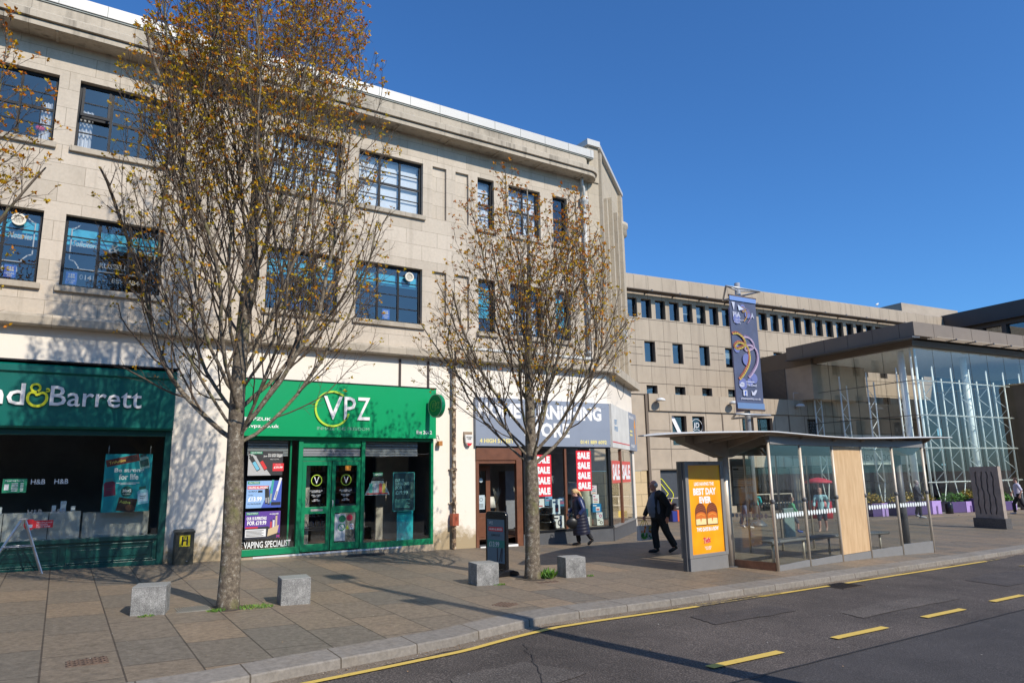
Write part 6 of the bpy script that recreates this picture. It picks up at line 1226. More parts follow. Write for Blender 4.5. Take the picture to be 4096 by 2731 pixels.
# louvred box on the podium
mb = MB(); mb.box(11.40, 16, -1.0, 3.0, 5.66, 7.66, M_pan2); mb.box(11.36, 16, -1.04, 3.02, 7.662, 8.62, M_pand)
for i in range(26): mb.box(11.34, 11.40, .9, 3.0, 5.75 + .074 * i, 5.79 + .074 * i, M_dgrey)
mb.build("louvred_plant_box", mall)
mb = MB(); 
for s_ in (14.0,): 
    for t_ in [-.02 - .0 * i for i in range(1)]: mb.tube([(11.0, .1, 6.1), (16, .1, 6.1)], .03, M_steel, 6)
for i in range(6): mb.tube([(11.0 + .9 * i, .1, 5.66), (11.0 + .9 * i, .1, 6.1)], .025, M_steel, 6)
mb.build("roof_railing", mall)
# dark wing coming forward at the right
mb = MB(); M_dk = plain("dark_bronze_cladding", (.055, .045, .04), .5, var=.1, scale=.8); fw = Fr((31.2, 3, 0), (0, -1, 0), (-1, 0, 0)); wh_ = [(1.2 + 1.6 * i, 2.5 + 1.6 * i, 10.3, 11.6) for i in range(5)]
wall_holes(mb, 0, 9.4, -.6, 11.9, wh_, 0, .3, M_dk, fr=fw)
mb.fbox(fw, 0, 9.4, 11.95, 13.12, -.5, .12, M_dk); mb.fbox(fw, 0, 9.4, 11.9, 11.94, -.5, .5, M_dk); mb.add([(31.2, -6.4, -.6), (31.2, -6.4, 13.1), (45, -6.4, 13.1), (45, -6.4, -.6)], [(3, 2, 1, 0)], M_pan2); wing = mb.build("dark_wing_wall", mall)
mb = MB(); 
for a, b, c, d in wh_: mb.fbox(fw, a, b, c, d, -.28, -.25, G_mall)
mb.build("dark_wing_windows", mall); mb = MB(); mb.fbox(fw, 0, 9.2, 4.2, 11.8, -1.0, -.9, M_dark); mb.add([(31.6, 3, 13.0), (31.6, -6.3, 13.0), (45, -6.3, 13.0), (45, 3, 13.0)], [(0, 1, 2, 3)], M_dk); mb.build("dark_wing_interior", mall)

# glass entrance hall
GO = tuple(Vector(MO) + Matrix.Rotation(MRZ, 3, 'Z') @ Vector((11.8, -6.94, PZ0))); gh = thing("glass_hall", "tall glass-walled entrance hall with white trusses under a flat brown roof", "building", GO, MRZ)
# local coordinates: x along the front from the corner, y back, z from ground (z0 = PZ0)
M_wt = plain("white_truss_paint", (.88, .90, .88), .4, var=.05); G_hall = glass("hall_glass", (.95, .975, .965), 1.5, .03); G_hallf = glass("hall_front_glass", (.90, .95, .92), 1.5, .035); z_ = lambda z: z - PZ0
mb = MB(); FW, DP = 26.0, 6.9
mb.add([(0, 0, z_(-.6)), (FW, 0, z_(-.6)), (FW, 0, z_(7.68)), (0, 0, z_(7.68))], [(0, 1, 2, 3)], G_hallf); mb.add([(0, 0, z_(-.6)), (0, 0, z_(7.66)), (0, DP, z_(7.66)), (0, DP, z_(-.6))], [(0, 1, 2, 3)], G_hall); mb.build("glass_skin", gh)
mb = MB()
for i in range(1, 17): mb.box(1.58 * i - .008, 1.58 * i + .008, -.006, -.001, z_(-.6), z_(7.68), M_gap)
for i in range(1, 5): mb.box(-.022, -.016, 1.7 * i - .008, 1.7 * i + .008, z_(-.6), z_(7.66), M_gap)
for z in (.93, 2.62, 4.27, 6.02): mb.box(0, FW, -.006, -.001, z_(z) - .008, z_(z) + .008, M_gap); mb.box(-.022, -.016, 0, DP, z_(z) - .008, z_(z) + .008, M_gap)
mb.build("glazing_joints", gh)
mb = MB(); mb.box(-.9, FW, -.75, 7.2, z_(8.10), z_(8.80), plain("hall_roof_panel", (.20, .155, .115), .55, var=.08, scale=.8)); mb.box(-.3, FW, -.2, 7.2, z_(7.72), z_(8.018), M_pand); mb.box(.05, FW, .05, 7.1, z_(7.69), z_(7.718), plain("white_ceiling", (.75, .75, .73), .8))
for i in range(17): mb.box(-.9 + 1.6 * i, -.885 + 1.6 * i, -.756, -.751, z_(8.03), z_(8.79), M_gap); 
for i in range(5): mb.box(-.906, -.901, 1.5 * i, 1.5 * i + .015, z_(8.03), z_(8.79), M_gap)
mb.build("roof", gh)
mb = MB()
for i in range(16):
    for j in range(5): mb.box(.1 + 1.6 * i, 1.6 + 1.6 * i, -1.25 + .12 * j, -1.19 + .12 * j, z_(7.97) - .03 * (4 - j) * 0, z_(8.0), M_pan2)
    mb.box(1.6 + 1.6 * i, 1.66 + 1.6 * i, -1.3, -.7, z_(7.93), z_(8.01), M_dgrey)
mb.box(-1.3, -.7, -.9, 7, z_(7.95), z_(8.01), M_dgrey); mb.build("sun_louvres", gh)
tr0 = MB()
def truss(mb, x, y, dx, dy, top=6.8, bot=.93):
    A, B = Vector((x, y, 0)), Vector((x + dx, y + dy, 0)); U = Vector((0, 0, 1))
    mb.tube([A + U * z_(bot), A + U * z_(top + .0)], .042, M_wt, 8); mb.tube([B + U * z_(bot), B + U * z_(top - .5)], .036, M_wt, 8); mb.tube([A + U * z_(bot), A.lerp(B, .5) + U * z_(-.58), B + U * z_(bot)], .034, M_wt, 8)
    z = bot; k = 0
    while z < top - 1.0:
        z2 = z + .55; mb.tube([(A if k % 2 else B) + U * z_(z), (B if k % 2 else A) + U * z_(z2)], .018, M_wt, 5, caps=False); z = z2; k += 1
    for z in (.93, 2.62, 4.27, 6.02):
        for a in (-.09, .09): mb.tube([A + U * z_(z), A + Vector((a if dx == 0 else 0, a if dy == 0 else 0, 0)) * 1.0 + (A - B).normalized() * .14 + U * (z_(z) + a)], .012, M_dgrey, 4)
tf = MB(); truss(tf, 0, 0, 0, .55); first = None
for i in range(1, 7):
    if first is None: first = tf.build("truss", gh); c = first
    else: c = first.copy(); COL.objects.link(c); c.parent = gh
    c.location = (1.58 * (i - 1) + 1.58, .16, 0)
sf = MB(); truss(sf, 0, 0, .55, 0); first = None
for t_ in (1.15, 2.9, 4.6, 6.4):
    if first is None: first = sf.build("truss", gh); c = first
    else: c = first.copy(); COL.objects.link(c); c.parent = gh
    c.location = (.16, t_, 0)
mb = MB()
for z in (.93, 2.62, 4.27, 6.02): mb.tube([(.1, .12, z_(z)), (8.3, .12, z_(z))], .035, M_wt, 8); mb.tube([(.12, .1, z_(z)), (.12, 6.8, z_(z))], .016, M_dgrey, 6)
mb.build("glazing_rail", gh)
for i, (x, y, r_) in enumerate(((.45, 1.0, .17), (6.0, 1.1, .17), (.25, .35, .06), (.55, .3, .06), (12, 1.2, .17))): mb = MB(); mb.tube([(x, y, z_(-.6)), (x, y, z_(7.7))], r_, M_wt, 16); mb.build("column", gh)
mb = MB(); mb.box(0, FW, 0.2, 7, 0.03, .08, plain("pale_hall_floor", (.50, .47, .42), .4)); mb.build("hall_floor", gh)
mb = MB(); mb.box(2.5, 13, 6.0, 6.4, z_(1.9), z_(2.75), plain("pale_sign_band", (.45, .50, .48), .5)); f2 = Fr((2.9, 5.99, z_(2.12))); mb.text(f2, "NEW LOOK", .2, 0, 3.2, .36, .01, M_k, bold=-.01); mb.box(3, 12, 6.3, 6.41, z_(-.5), z_(1.8), plain("hall_shop_glass", (.03, .04, .045), .2)); mb.build("shop_sign_band", gh)
mb = MB(); mb.box(1.0, 13, 5.2, 5.5, z_(2.80), z_(3.6), plain("pale_balcony", (.40, .39, .36), .5)); mb.build("balcony", gh)
# brown stone wall at the right edge
o3 = tuple(Vector(MO) + Matrix.Rotation(MRZ, 3, 'Z') @ Vector((20.25, -7.6, PZ0))); mb = MB(); mb.box(0, .55, 0, 5, 0, z_(6.08), plain("brown_render", (.13, .09, .06), .7, var=.15, scale=1)); mb.box(.56, 8, -.4, 4.0, 0, z_(6.05), plain("brown_render", (.13, .09, .06), .7, var=.15, scale=1)); mb.box(-.05, .6, -.05, 5, z_(6.082), z_(6.16), plain("tan_coping", (.4, .28, .16), .7))
ow = mb.build("stone_wall", None, label="tall brown stone wall with a tan coping at the right end of the glass hall", cat="wall", bevel=.01); ow.location = o3; ow.rotation_euler = (0, 0, MRZ)
# handrail in front of the mall
o = (25.6, 23.8, -.5); hr = thing("handrail", "grey metal handrail on short posts along the mall frontage behind the shelter", "handrail", o); mb = MB(o)
for z in (.0, .45): mb.tube([(24.2, 25.6, z - .1), (26.2, 24.6, z), (29.5, 24.2, z), (32.5, 23.8, z)], .03, M_steel, 8)
mb.build("rails", hr)
for x, y in ((24.4, 25.5), (26.2, 24.6), (27.9, 24.4), (29.5, 24.2), (31, 24.0), (32.5, 23.8)): mb = MB(o); mb.tube([(x, y, -.6), (x, y, .45)], .035, M_steel, 8); mb.build("rail_post", hr)

# banner pole
o = (28.03, 22.58, -.98); bn = thing("banner_pole", "grey steel pole carrying a tall blue banner with orange swirls above the shelter", "banner", o)
mb = MB(o); mb.tube([(28.0, 22.58, -.98), (28.0, 22.58, 10.95)], .14, plain("galvanised_steel", (.42, .43, .44), .4, metal=.5), 16); mb.lathe((28, 22.58, -.96), [(.5, 0), (.5, .12), (.3, .3), (.15, .35)], M_dgrey, 20); mb.build("pole", bn)
M_galv = MC[('p', "galvanised_steel")]
A = Vector((26.95, 22.3, 0)); B = Vector((28.85, 22.25, 0)); C_ = Vector((28.9, 24.0, 0))
for z in (4.3, 10.55):
    mb = MB(o)
    a, b, c = Vector((26.7, 22.2, z)), Vector((29.1, 22.1, z + (.0))), Vector((28.9, 24.3, z)); 
    mb.tube([a, b], .05, M_galv, 8); mb.tube([b, c], .05, M_galv, 8); mb.tube([c, a], .05, M_galv, 8); mb.tube([a, (28, 22.58, z), b], .04, M_galv, 8); mb.build("banner_frame", bn)
for z in (4.55, 10.15): mb = MB(o); mb.tube([A + Vector((0, 0, z)), B + Vector((.05, 0, z))], .055, plain("rusty_bar", (.12, .08, .06), .6), 8); mb.build("banner_bar", bn)
M_bann = plain("blue_banner_cloth", (.062, .075, .135), .6, var=.18, scale=1.0); M_bann2 = plain("lilac_banner_back", (.26, .25, .38), .6, var=.1)
def cloth(P, Q, z0, z1, m, name, art=None):
    mb = MB(o); n, k = 18, 10; d = (Q - P); nn = Vector((d.y, -d.x, 0)).normalized(); vs = []
    for i in range(n + 1):
        for j in range(k + 1): u, v = i / n, j / k; vs.append(P + d * u + Vector((0, 0, z0 + (z1 - z0) * v)) + nn * (.02 * math.sin(u * 14 + v) * (1 - abs(2 * v - 1)) ** .5))
    mb.add(vs, [(i * (k + 1) + j, (i + 1) * (k + 1) + j, (i + 1) * (k + 1) + j + 1, i * (k + 1) + j + 1) for i in range(n) for j in range(k)], m, True)
    f = Fr(P, d, nn); 
    if art: art(mb, f, d.length, z0, z1)
    return mb.build(name, bn)
def bart(mb, f, w_, z0, z1):
    wh = flat((.46, .47, .56)); H_ = z1 - z0; OR = flat((.42, .13, .07)); YE = flat((.52, .40, .07)); PK = flat((.27, .19, .32)); e = .05
    mb.rect(f, 0, w_, z1 - .22, z1, e, flat((.14, .24, .50))); mb.rect(f, 0, w_, z0, z0 + .28, e, flat((.12, .20, .36)))
    for cx, cz, r_ in ((.25, 2.9, .2), (.9, 2.4, .3), (1.3, 1.5, .25), (.5, 1.2, .28), (1.0, 1.3, .2), (.4, 4.4, .25), (1.2, 4.7, .2), (.9, 5.0, .18)): mb.ell(f, cx, z0 + cz, r_, r_, e, flat((.13, .15, .34)))
    mb.poly(f, [(.12, z1 - .3), (.35, z1 - .3), (.25, z1 - .75)], e + .002, wh); mb.poly(f, [(.55, z1 - .4), (.95, z1 - .6), (.6, z1 - .7)], e + .002, flat((.5, .55, .7)))
    mb.text(f, "PIA", .16, z1 - 1.05, .52, .26, e + .002, wh, bold=.02); mb.text(f, "A", 1.44, z1 - 1.0, .22, .26, e + .002, wh, bold=.02); mb.text(f, "the heart", .30, z1 - 1.22, .60, .11, e + .002, wh); mb.text(f, "of Paisley", .18, z1 - 1.38, .5, .12, e + .002, wh)
    def swirl(cx, cz, s_, c1, c2, dd):
        P_ = [(-.9, .95), (-.5, 1.0), (0, .8), (.25, .45), (.1, .15), (-.35, -.05), (-.7, -.1), (-.8, .1), (-.45, .35), (.1, .3), (.5, .0), (.6, -.6), (.4, -1.2), (-.1, -1.8), (-.55, -2.2)]; Q_ = []
        for i in range(len(P_) - 1): 
            for t in range(4): 
                p0, p1, p2, p3 = P_[max(i - 1, 0)], P_[i], P_[i + 1], P_[min(i + 2, len(P_) - 1)]; u = t / 4; Q_.append(tuple(.5 * ((2 * p1[a]) + (-p0[a] + p2[a]) * u + (2 * p0[a] - 5 * p1[a] + 4 * p2[a] - p3[a]) * u * u + (-p0[a] + 3 * p1[a] - 3 * p2[a] + p3[a]) * u ** 3) for a in (0, 1)))
        Q_.append(P_[-1]); mb.line(f, [(cx + x * s_, cz + z * s_) for x, z in Q_], .17 * s_, e + dd, c1); mb.line(f, [(cx + x * s_ + .09 * s_, cz + z * s_ - .07 * s_) for x, z in Q_], .11 * s_, e + dd + .002, c2)
    swirl(1.30, z0 + 2.95, .62, PK, flat((.55, .42, .55)), .001); swirl(.66, z0 + 3.0, .70, OR, YE, .004); swirl(1.28, z1 - .78, .22, PK, PK, .003); swirl(1.02, z1 - .72, .22, OR, YE, .006)
    mb.ell(f, .45, z0 + 1.20, .14, .08, e + .002, wh); mb.ell(f, .40, z0 + 1.12, .18, .08, e + .002, wh); mb.text(f, "The Cloud", .72, z0 + 1.10, .72, .13, e + .002, wh, bold=.02); mb.rect(f, .72, 1.3, z0 + 1.3, z0 + 1.34, e + .002, wh)
    mb.rect(f, .46, .74, z0 + .62, z0 + .90, e + .002, wh); mb.text(f, "f", .56, z0 + .62, .12, .24, e + .004, M_blue2, bold=.05); mb.poly(f, [(1.08, z0 + .66), (1.25, z0 + .66), (1.40, z0 + .82), (1.46, z0 + .94), (1.32, z0 + .93), (1.18, z0 + .80), (1.05, z0 + .90), (1.06, z0 + .76)], e + .002, wh)
    mb.text(f, "piazzapaisley.co.uk", .28, z0 + .42, 1.40, .13, e + .002, wh, bold=.02)
bn.location = (23.59, 19.0, -.57); bn.scale = (.8415,) * 3; cloth(A, B, 4.58, 10.12, M_bann, "banner", bart); cloth(B, C_, 4.6, 10.1, M_bann2, "banner", None)
# planters
M_pur = plain("purple_planter", (.085, .05, .15), .5, var=.06); 
def planter(x0, y0, x1, y1, h, lab, kind=0, seed=1):
    """front edge from (x0,y0) to (x1,y1); box goes back .9 m"""
    o_ = (x0, y0, zg(x0, y0) + .05); d = Vector((x1 - x0, y1 - y0, 0)); L_ = d.length; rz = math.atan2(d.y, d.x); t = thing("planter", lab, "planter", o_, rz, "purple planters in front of the glass hall"); mb = MB()
    mb.box(0, L_, 0, .06, 0, h, M_pur); mb.box(0, L_, .84, .9, 0, h, M_pur); mb.box(0, .06, .06, .84, 0, h, M_pur); mb.box(L_ - .06, L_, .06, .84, 0, h, M_pur); mb.box(.06, L_ - .06, .06, .84, 0, h - .08, plain("soil", (.06, .04, .03), .9)); mb.build("planter_box", t, bevel=.01); mb = MB(); e_ = min(.62, L_ * .4); lil = plain("lilac_panel", (.40, .27, .56), .5); mb.box(L_ - e_, L_ + .012, -.02, -.002, .0, h, lil); mb.box(L_ - e_ * .6, L_ - e_ * .4, -.024, -.0201, 0, h * .6, plain("slot_shadow", (.10, .06, .16), .6)); mb.build("end_panel", t)
    r = random.Random(seed); mb = MB(); ms = [flat(c, .6) for c in ([(.07, .20, .02), (.12, .28, .03), (.05, .14, .02)] if kind == 0 else [(.30, .20, .03), (.38, .26, .02), (.16, .16, .03)])]
    for i in range(700 if kind >= 0 else 0):
        a = r.uniform(0, L_); b = r.uniform(.1, .8); hh = r.uniform(.05, .5) * (1 - ((a / L_ - .5) * 1.4) ** 2); p = Vector((a, b, h - .08 + hh)); l = r.uniform(.03, .08); u = Vector((r.gauss(0, 1), r.gauss(0, 1), r.gauss(0, 1))).normalized(); v = u.cross(Vector((r.gauss(0, 1), r.gauss(0, 1), 1))).normalized(); mb.add([p, p + u * l + v * l * .5, p + u * l * 2, p + u * l - v * l * .5], [(0, 1, 2, 3)], r.choice(ms))
    if mb.v: mb.build("foliage", t)
    return t
planter(37.36, 18.25, 38.95, 17.95, .52, "low purple planter of bright green leaves left of the slotted sculpture", 0, 3); planter(38.75, 17.85, 39.7, 17.7, .66, "taller purple planter of golden foliage right behind the slotted sculpture", 1, 4)
planter(32.0, 19.15, 32.9, 18.95, .6, "purple planter of golden foliage seen through the shelter's second last bay", 1, 5); planter(33.5, 18.75, 36.3, 18.25, .62, "long purple planter of sparse shrubs seen through the shelter's last bay", 1, 6); planter(41.2, 17.5, 42.0, 17.35, .45, "small purple planter beyond the walking man in the patterned shirt", 0, 7)
mb = MB((36.75, 18.1, -.58)); mb.lathe((36.75, 18.1, -.6), [(.16, 0), (.17, .02), (.17, .5), (.14, .56)], M_blk, 16); mb.build("litter_bin", None, label="short black cylindrical bin between two purple planters", cat="bin")
mb = MB((42.3, 17.2, -.58)); mb.tube([(42.3, 17.2, -.6), (42.3, 17.2, .45)], .10, M_dgrey, 12); mb.lathe((42.3, 17.2, .3), [(.11, 0), (.11, .05)], flat((.5, .5, .5)), 12); mb.build("bollard", None, label="dark grey bollard at the right edge beyond the slotted sculpture", cat="bollard")
# slotted stone sculpture
o = (30.25, 13.35, zg(30.25, 13.4)); sp_ = thing("sculpture", "upright grey slab sculpture with four wavy vertical slots on a dark plinth", "sculpture", o, R(-95)); z0 = o[2]
mb = MB(); mb.box(-.06, 1.12, -.20, .20, -.05, .37, speckled("dark_granite", (.07, .065, .065), (.14, .13, .12), 60)); mb.build("plinth", sp_, bevel=.01); sp_.location = (30.30, 13.92, z0)
mb = MB(); M_con = plain("grey_brown_stone", (.33, .27, .225), .8, var=.2, scale=5, bump=.3); n = 26; W_ = 1.04; H_ = 1.94
cols = [(.0, .17), (.245, .40), (.455, .61), (.665, .82), (.875, 1.04)]
def wav(i, z): return .018 * math.sin(z * 7 + i) + .012 * math.sin(z * 17 + 2 * i)
for i in range(5):
    for k in range(n):
        za, zb = .15 + 1.6 * k / n, .15 + 1.6 * (k + 1) / n; xa = 0 if i == 0 else None
        L0 = lambda z: 0 if i == 0 else .20 * i + .025 + wav(i, z) ; R0 = lambda z: W_ if i == 4 else .20 * (i + 1) - .025 + wav(i + 1, z)
        mb.add([(L0(za), -.10, .37 + za), (R0(za), -.10, .37 + za), (R0(zb), -.10, .37 + zb), (L0(zb), -.10, .37 + zb), (L0(za), .10, .37 + za), (R0(za), .10, .37 + za), (R0(zb), .10, .37 + zb), (L0(zb), .10, .37 + zb)], [(0, 1, 2, 3), (7, 6, 5, 4), (0, 3, 7, 4), (1, 5, 6, 2)], M_con)
mb.box(0, W_, -.10, .10, .371, .52, M_con); mb.box(0, W_, -.10, .10, .37 + 1.75, .37 + H_, M_con); mb.box(.02, W_ - .02, .0, .06, .5, 2.1, flat((.02, .018, .016), .9)); mb.build("slotted_slab", sp_)
# red-canopied kiosk ride behind the shelter
o = (29.6, 20.2, zg(30, 20) - .0); kd = thing("market_parasol", "small red parasol over a red stand, seen through the shelter's third bay", "parasol", o)
mb = MB(); mb.lathe((0, 0, 1.62), [(.62, 0), (.60, .08), (.30, .20), (.05, .25)], plain("red_canvas", (.55, .015, .04), .6), 16); mb.build("canopy", kd); mb = MB(); mb.tube([(0, 0, 0), (0, 0, 1.8)], .03, M_steel, 8); mb.build("pole", kd); mb = MB(); mb.lathe((0, 0, 0), [(.5, .02), (.52, .3), (.5, .8), (.48, .82)], plain("red_stand", (.45, .02, .03), .4), 16); mb.build("stand", kd)
# glass side panel/totem behind the shelter and yellow pole
mb = MB((19.6, 14.6, -.5)); mb.box(19.35, 19.85, 14.5, 14.58, zg(19.6, 14.5), zg(19.6, 14.5) + .95, plain("pale_green_cabinet", (.20, .27, .25), .4)); mb.build("utility_cabinet", None, label="pale green utility cabinet behind the shelter bench", cat="cabinet", bevel=.02)
mb = MB((28.6, 23.6, -.6)); mb.tube([(28.6, 23.6, -.6), (28.6, 23.6, 2.2)], .07, plain("yellow_pole_paint", (.62, .62, .02), .4), 10); mb.build("yellow_pole", None, label="slim yellow pole by the mall doors, seen through the shelter", cat="pole")
mb = MB((22, 23.2, -.5)); mb.box(22.9, 23.2, 22.9, 23.2, -.5, -.05, flat((.02, .03, .2))); mb.box(23.21, 23.75, 22.9, 23.2, -.5, -.02, flat((.55, .10, .03))); mb.build("toy_stall_box", None, label="orange and blue crates on the ground behind the old man", cat="crate", bevel=.02)
mb = MB((26.5, 23.9, -.5)); mb.box(26.2, 26.6, 23.6, 23.9, -.56, -.2, flat((.75, .5, .01))); mb.build("yellow_crate", None, label="yellow crate on the ground left of the advertising panel", cat="crate", bevel=.02)

# ------------------------------------------------------------------ people
def skin(c=(.50, .26, .18)): return plain("skin_%.2f" % c[0], c, .5, var=.05)
def seg(mb, pts, rad, m, n=12): mb.tube([Vector(p) for p in pts], rad, m, n)
def hand(mb, w_, d, side, m, curl=.5, sc_=1.0, down=Vector((0, 0, -1))):
    """palm from wrist w_ along direction d, fingers curling towards the body's inside; side = +1/-1 picks the thumb side"""
    d = Vector(d).normalized(); f = Vector((1, 0, 0)); f = (f - d * f.dot(d)).normalized(); inn = d.cross(f) * side; p = Vector(w_)
    seg(mb, [p, p + d * .045 * sc_, p + d * .09 * sc_], [(.026 * sc_, .018 * sc_), (.040 * sc_, .016 * sc_), (.038 * sc_, .014 * sc_)], m, 10)
    for i in range(4):
        a = p + d * .085 * sc_ + f * (.030 - .019 * i) * sc_; l = (.070, .080, .074, .058)[i] * sc_ / 3; q = [a]; dd = d.copy()
        for k in range(3): ang = curl * (.5 + .35 * k); dd = (d * math.cos(ang) + inn * math.sin(ang)).normalized(); q.append(q[-1] + dd * l)
        seg(mb, q, [.0095 * sc_, .0092 * sc_, .0085 * sc_, .0065 * sc_], m, 8)
    a = p + d * .03 * sc_ + f * .028 * sc_; seg(mb, [a, a + (f * .6 + d * .8).normalized() * .035 * sc_, a + (f * .35 + d * .9 + inn * .3).normalized() * .07 * sc_], [.012 * sc_, .0105 * sc_, .008 * sc_], m, 8)
def head(mb, c, yaw, pitch, s_, m):
    Mx = Matrix.Rotation(yaw, 3, 'Z') @ Matrix.Rotation(pitch, 3, 'Y'); c = Vector(c)
    def P(x, y, z): return c + Mx @ Vector((x, y, z)) * s_
    mb.ball(c + Mx @ Vector((-.012, 0, .03)) * s_, (.095 * s_, .075 * s_, .092 * s_), m, 18, 12, Mx); mb.ball(P(.022, 0, -.045), (.066 * s_, .056 * s_, .075 * s_), m, 16, 10, Mx)
    seg(mb, [P(.075, 0, .015), P(.098, 0, -.015), P(.108, 0, -.032), P(.085, 0, -.040)], [.010 * s_, .012 * s_, .016 * s_, .010 * s_], m, 8)
    mb.ball(P(.075, 0, -.072), (.014 * s_, .026 * s_, .011 * s_), m, 8, 6, Mx); mb.ball(P(.060, 0, -.105), (.022 * s_, .026 * s_, .020 * s_), m, 8, 6, Mx)
    for q in (-1, 1): mb.ball(P(-.005, .074 * q, -.015), (.020 * s_, .008 * s_, .033 * s_), m, 8, 6, Mx); mb.ball(P(.070, .028 * q, .022), (.016 * s_, .022 * s_, .009 * s_), m, 8, 5, Mx)
    return P, Mx
def face_bits(root, P, Mx, s_, o_=None):
    mb = MB(); 
    for q in (-1, 1): mb.ball(P(.078, .030 * q, .006), .0085 * s_, flat((.65, .62, .6), .2), 8, 6); mb.ball(P(.0855, .030 * q, .006), .0042 * s_, flat((.02, .015, .01), .2), 6, 5)
    mb.ball(P(.089, 0, -.072), (.004 * s_, .022 * s_, .004 * s_), flat((.32, .08, .07)), 8, 5, Mx); mb.build("eyes_and_lips", root)
def person(name_label, loc, heading, J, sk, H=1.75):
    """J holds joints in local metres: x forward, y to the person's left, z up"""
    root = thing("person", name_label, "person", loc, heading); s_ = H / 1.75; m = skin(sk); b = MB()
    hip, ch, nk, hd = Vector(J['hip']), Vector(J['chest']), Vector(J['neck']), Vector(J['head'])
    seg(b, [hip - Vector((0, 0, .08 * s_)), hip, hip.lerp(ch, .5), ch, ch.lerp(nk, .6), nk], [(.15 * s_, .10 * s_), (.155 * s_, .11 * s_), (.14 * s_, .10 * s_), (.16 * s_, .11 * s_), (.12 * s_, .075 * s_), (.055 * s_, .055 * s_)], m, 16)
    seg(b, [nk - Vector((0, 0, .04)), nk.lerp(hd, .6)], [.056 * s_, .052 * s_], m, 12); P, Mx = head(b, hd, J.get('yaw', 0), J.get('pitch', 0), s_ * J.get('hs', 1.0), m)
    for q, k in ((1, 'L'), (-1, 'R')):
        sh_, el, wr = Vector(J['sh' + k]), Vector(J['el' + k]), Vector(J['wr' + k]); seg(b, [ch.lerp(nk, .4), sh_, sh_.lerp(el, .5), el, el.lerp(wr, .4), wr], [.05 * s_, .055 * s_, .047 * s_, .038 * s_, .038 * s_, .025 * s_], m)
        hand(b, wr, J.get('hd' + k, (0, 0, -1)), q, m, J.get('curl' + k, .5), s_)
        hp_, kn, an = Vector(J['hp' + k]), Vector(J['kn' + k]), Vector(J['an' + k]); seg(b, [hp_, hp_.lerp(kn, .3), kn, kn.lerp(an, .35), an], [.082 * s_, .080 * s_, .054 * s_, .055 * s_, .036 * s_], m); t_ = Vector(J['toe' + k]); seg(b, [an, an.lerp(t_, .4) - Vector((0, 0, .02)), t_], [(.036 * s_, .036 * s_), (.04 * s_, .028 * s_), (.036 * s_, .018 * s_)], m)
    b.build("body", root, remesh=.009 * s_); face_bits(root, P, Mx, s_ * J.get('hs', 1.0)); return root, P, Mx, s_
def leg_cloth(mb, J, m, s_, wide=1.0, short=False):
    for k in 'LR':
        h_, kn, an = Vector(J['hp' + k]), Vector(J['kn' + k]), Vector(J['an' + k]); e = kn.lerp(an, .15) if short else an - (an - kn).normalized() * .02
        pts = [h_ + Vector((0, 0, .10)), h_, h_.lerp(kn, .5), kn, kn.lerp(e, .5), e]; mb.tube(pts, [x * s_ * wide for x in (.10, .112, .098, .082, .078, .074)], m, 16)
    hip = Vector(J['hip']); mb.tube([hip - Vector((0, 0, .12 * s_)), hip, hip + Vector((0, 0, .09 * s_))], [(.155 * s_ * wide, .12 * s_ * wide)] * 3, m, 20)
def shoes(root, J, m, s_, sole=None):
    for k in 'LR':
        a, t = Vector(J['an' + k]), Vector(J['toe' + k]); mb = MB(); d = (t - a); hl = a - Vector((d.x, d.y, 0)).normalized() * .05 * s_ - Vector((0, 0, .03 * s_))
        mb.tube([hl + Vector((0, 0, .0)), a.lerp(t, .12) - Vector((0, 0, .035 * s_)), a.lerp(t, .5) - Vector((0, 0, .02 * s_)), t, t + d.normalized() * .03 * s_], [(.030 * s_, .034 * s_), (.042 * s_, .044 * s_), (.046 * s_, .036 * s_), (.044 * s_, .025 * s_), (.02 * s_, .012 * s_)], m, 12); mb.tube([a + Vector((0, 0, .05 * s_)), a - Vector((0, 0, .03 * s_))], [.044 * s_, .048 * s_], m, 12)
        mb.build("shoe", root)
def sleeve(mb, J, k, m, s_, w_=1.0, frac=1.0):
    a, b, c = Vector(J['sh' + k]), Vector(J['el' + k]), Vector(J['wr' + k]); nk = Vector(J['chest']).lerp(Vector(J['neck']), .45); pts = [nk, a + (nk - a) * .3, a, a.lerp(b, .5), b]; r_ = [.085, .088, .084, .074, .066]
    if frac >= 1: pts += [b.lerp(c, .5), c]; r_ += [.06, .052]
    mb.tube(pts, [x * s_ * w_ for x in r_], m, 14)
# --- old man in black jacket; heading towards -x and slightly towards the camera
J = dict(hip=(0, 0, .93), chest=(.02, 0, 1.27), neck=(.06, 0, 1.49), head=(.10, 0, 1.65), yaw=.1, pitch=.08, hs=1.06,
 shL=(.0, .20, 1.42), elL=(-.18, .30, 1.12), wrL=(-.10, .30, .88), shR=(.03, -.20, 1.42), elR=(.12, -.28, 1.13), wrR=(.28, -.22, .90), hdR=(.15, 0, -1), curlR=1.5, curlL=.5,
 hpL=(-.02, .09, .88), knL=(-.16, .10, .50), anL=(-.36, .11, .15), toeL=(-.20, .12, .04), hpR=(.02, -.09, .88), knR=(.08, -.09, .50), anR=(.04, -.09, .09), toeR=(.24, -.10, .03))
mx_, my_ = 12.88, 13.38
man, P, Mx, s_ = person("balding white-haired man in a black jacket and blue polo shirt walking with a fruit-print bag", gz(mx_, my_), R(161), J, (.52, .24, .17), 1.76)
M_bj = plain("black_wool_jacket", (.010, .010, .011), .85, var=.2, bump=.3, bscale=30); M_bt_ = plain("black_trousers", (.010, .010, .012), .8, bump=.2, bscale=20); M_polo = plain("blue_grey_polo", (.115, .14, .19), .8, bump=.2, bscale=25)
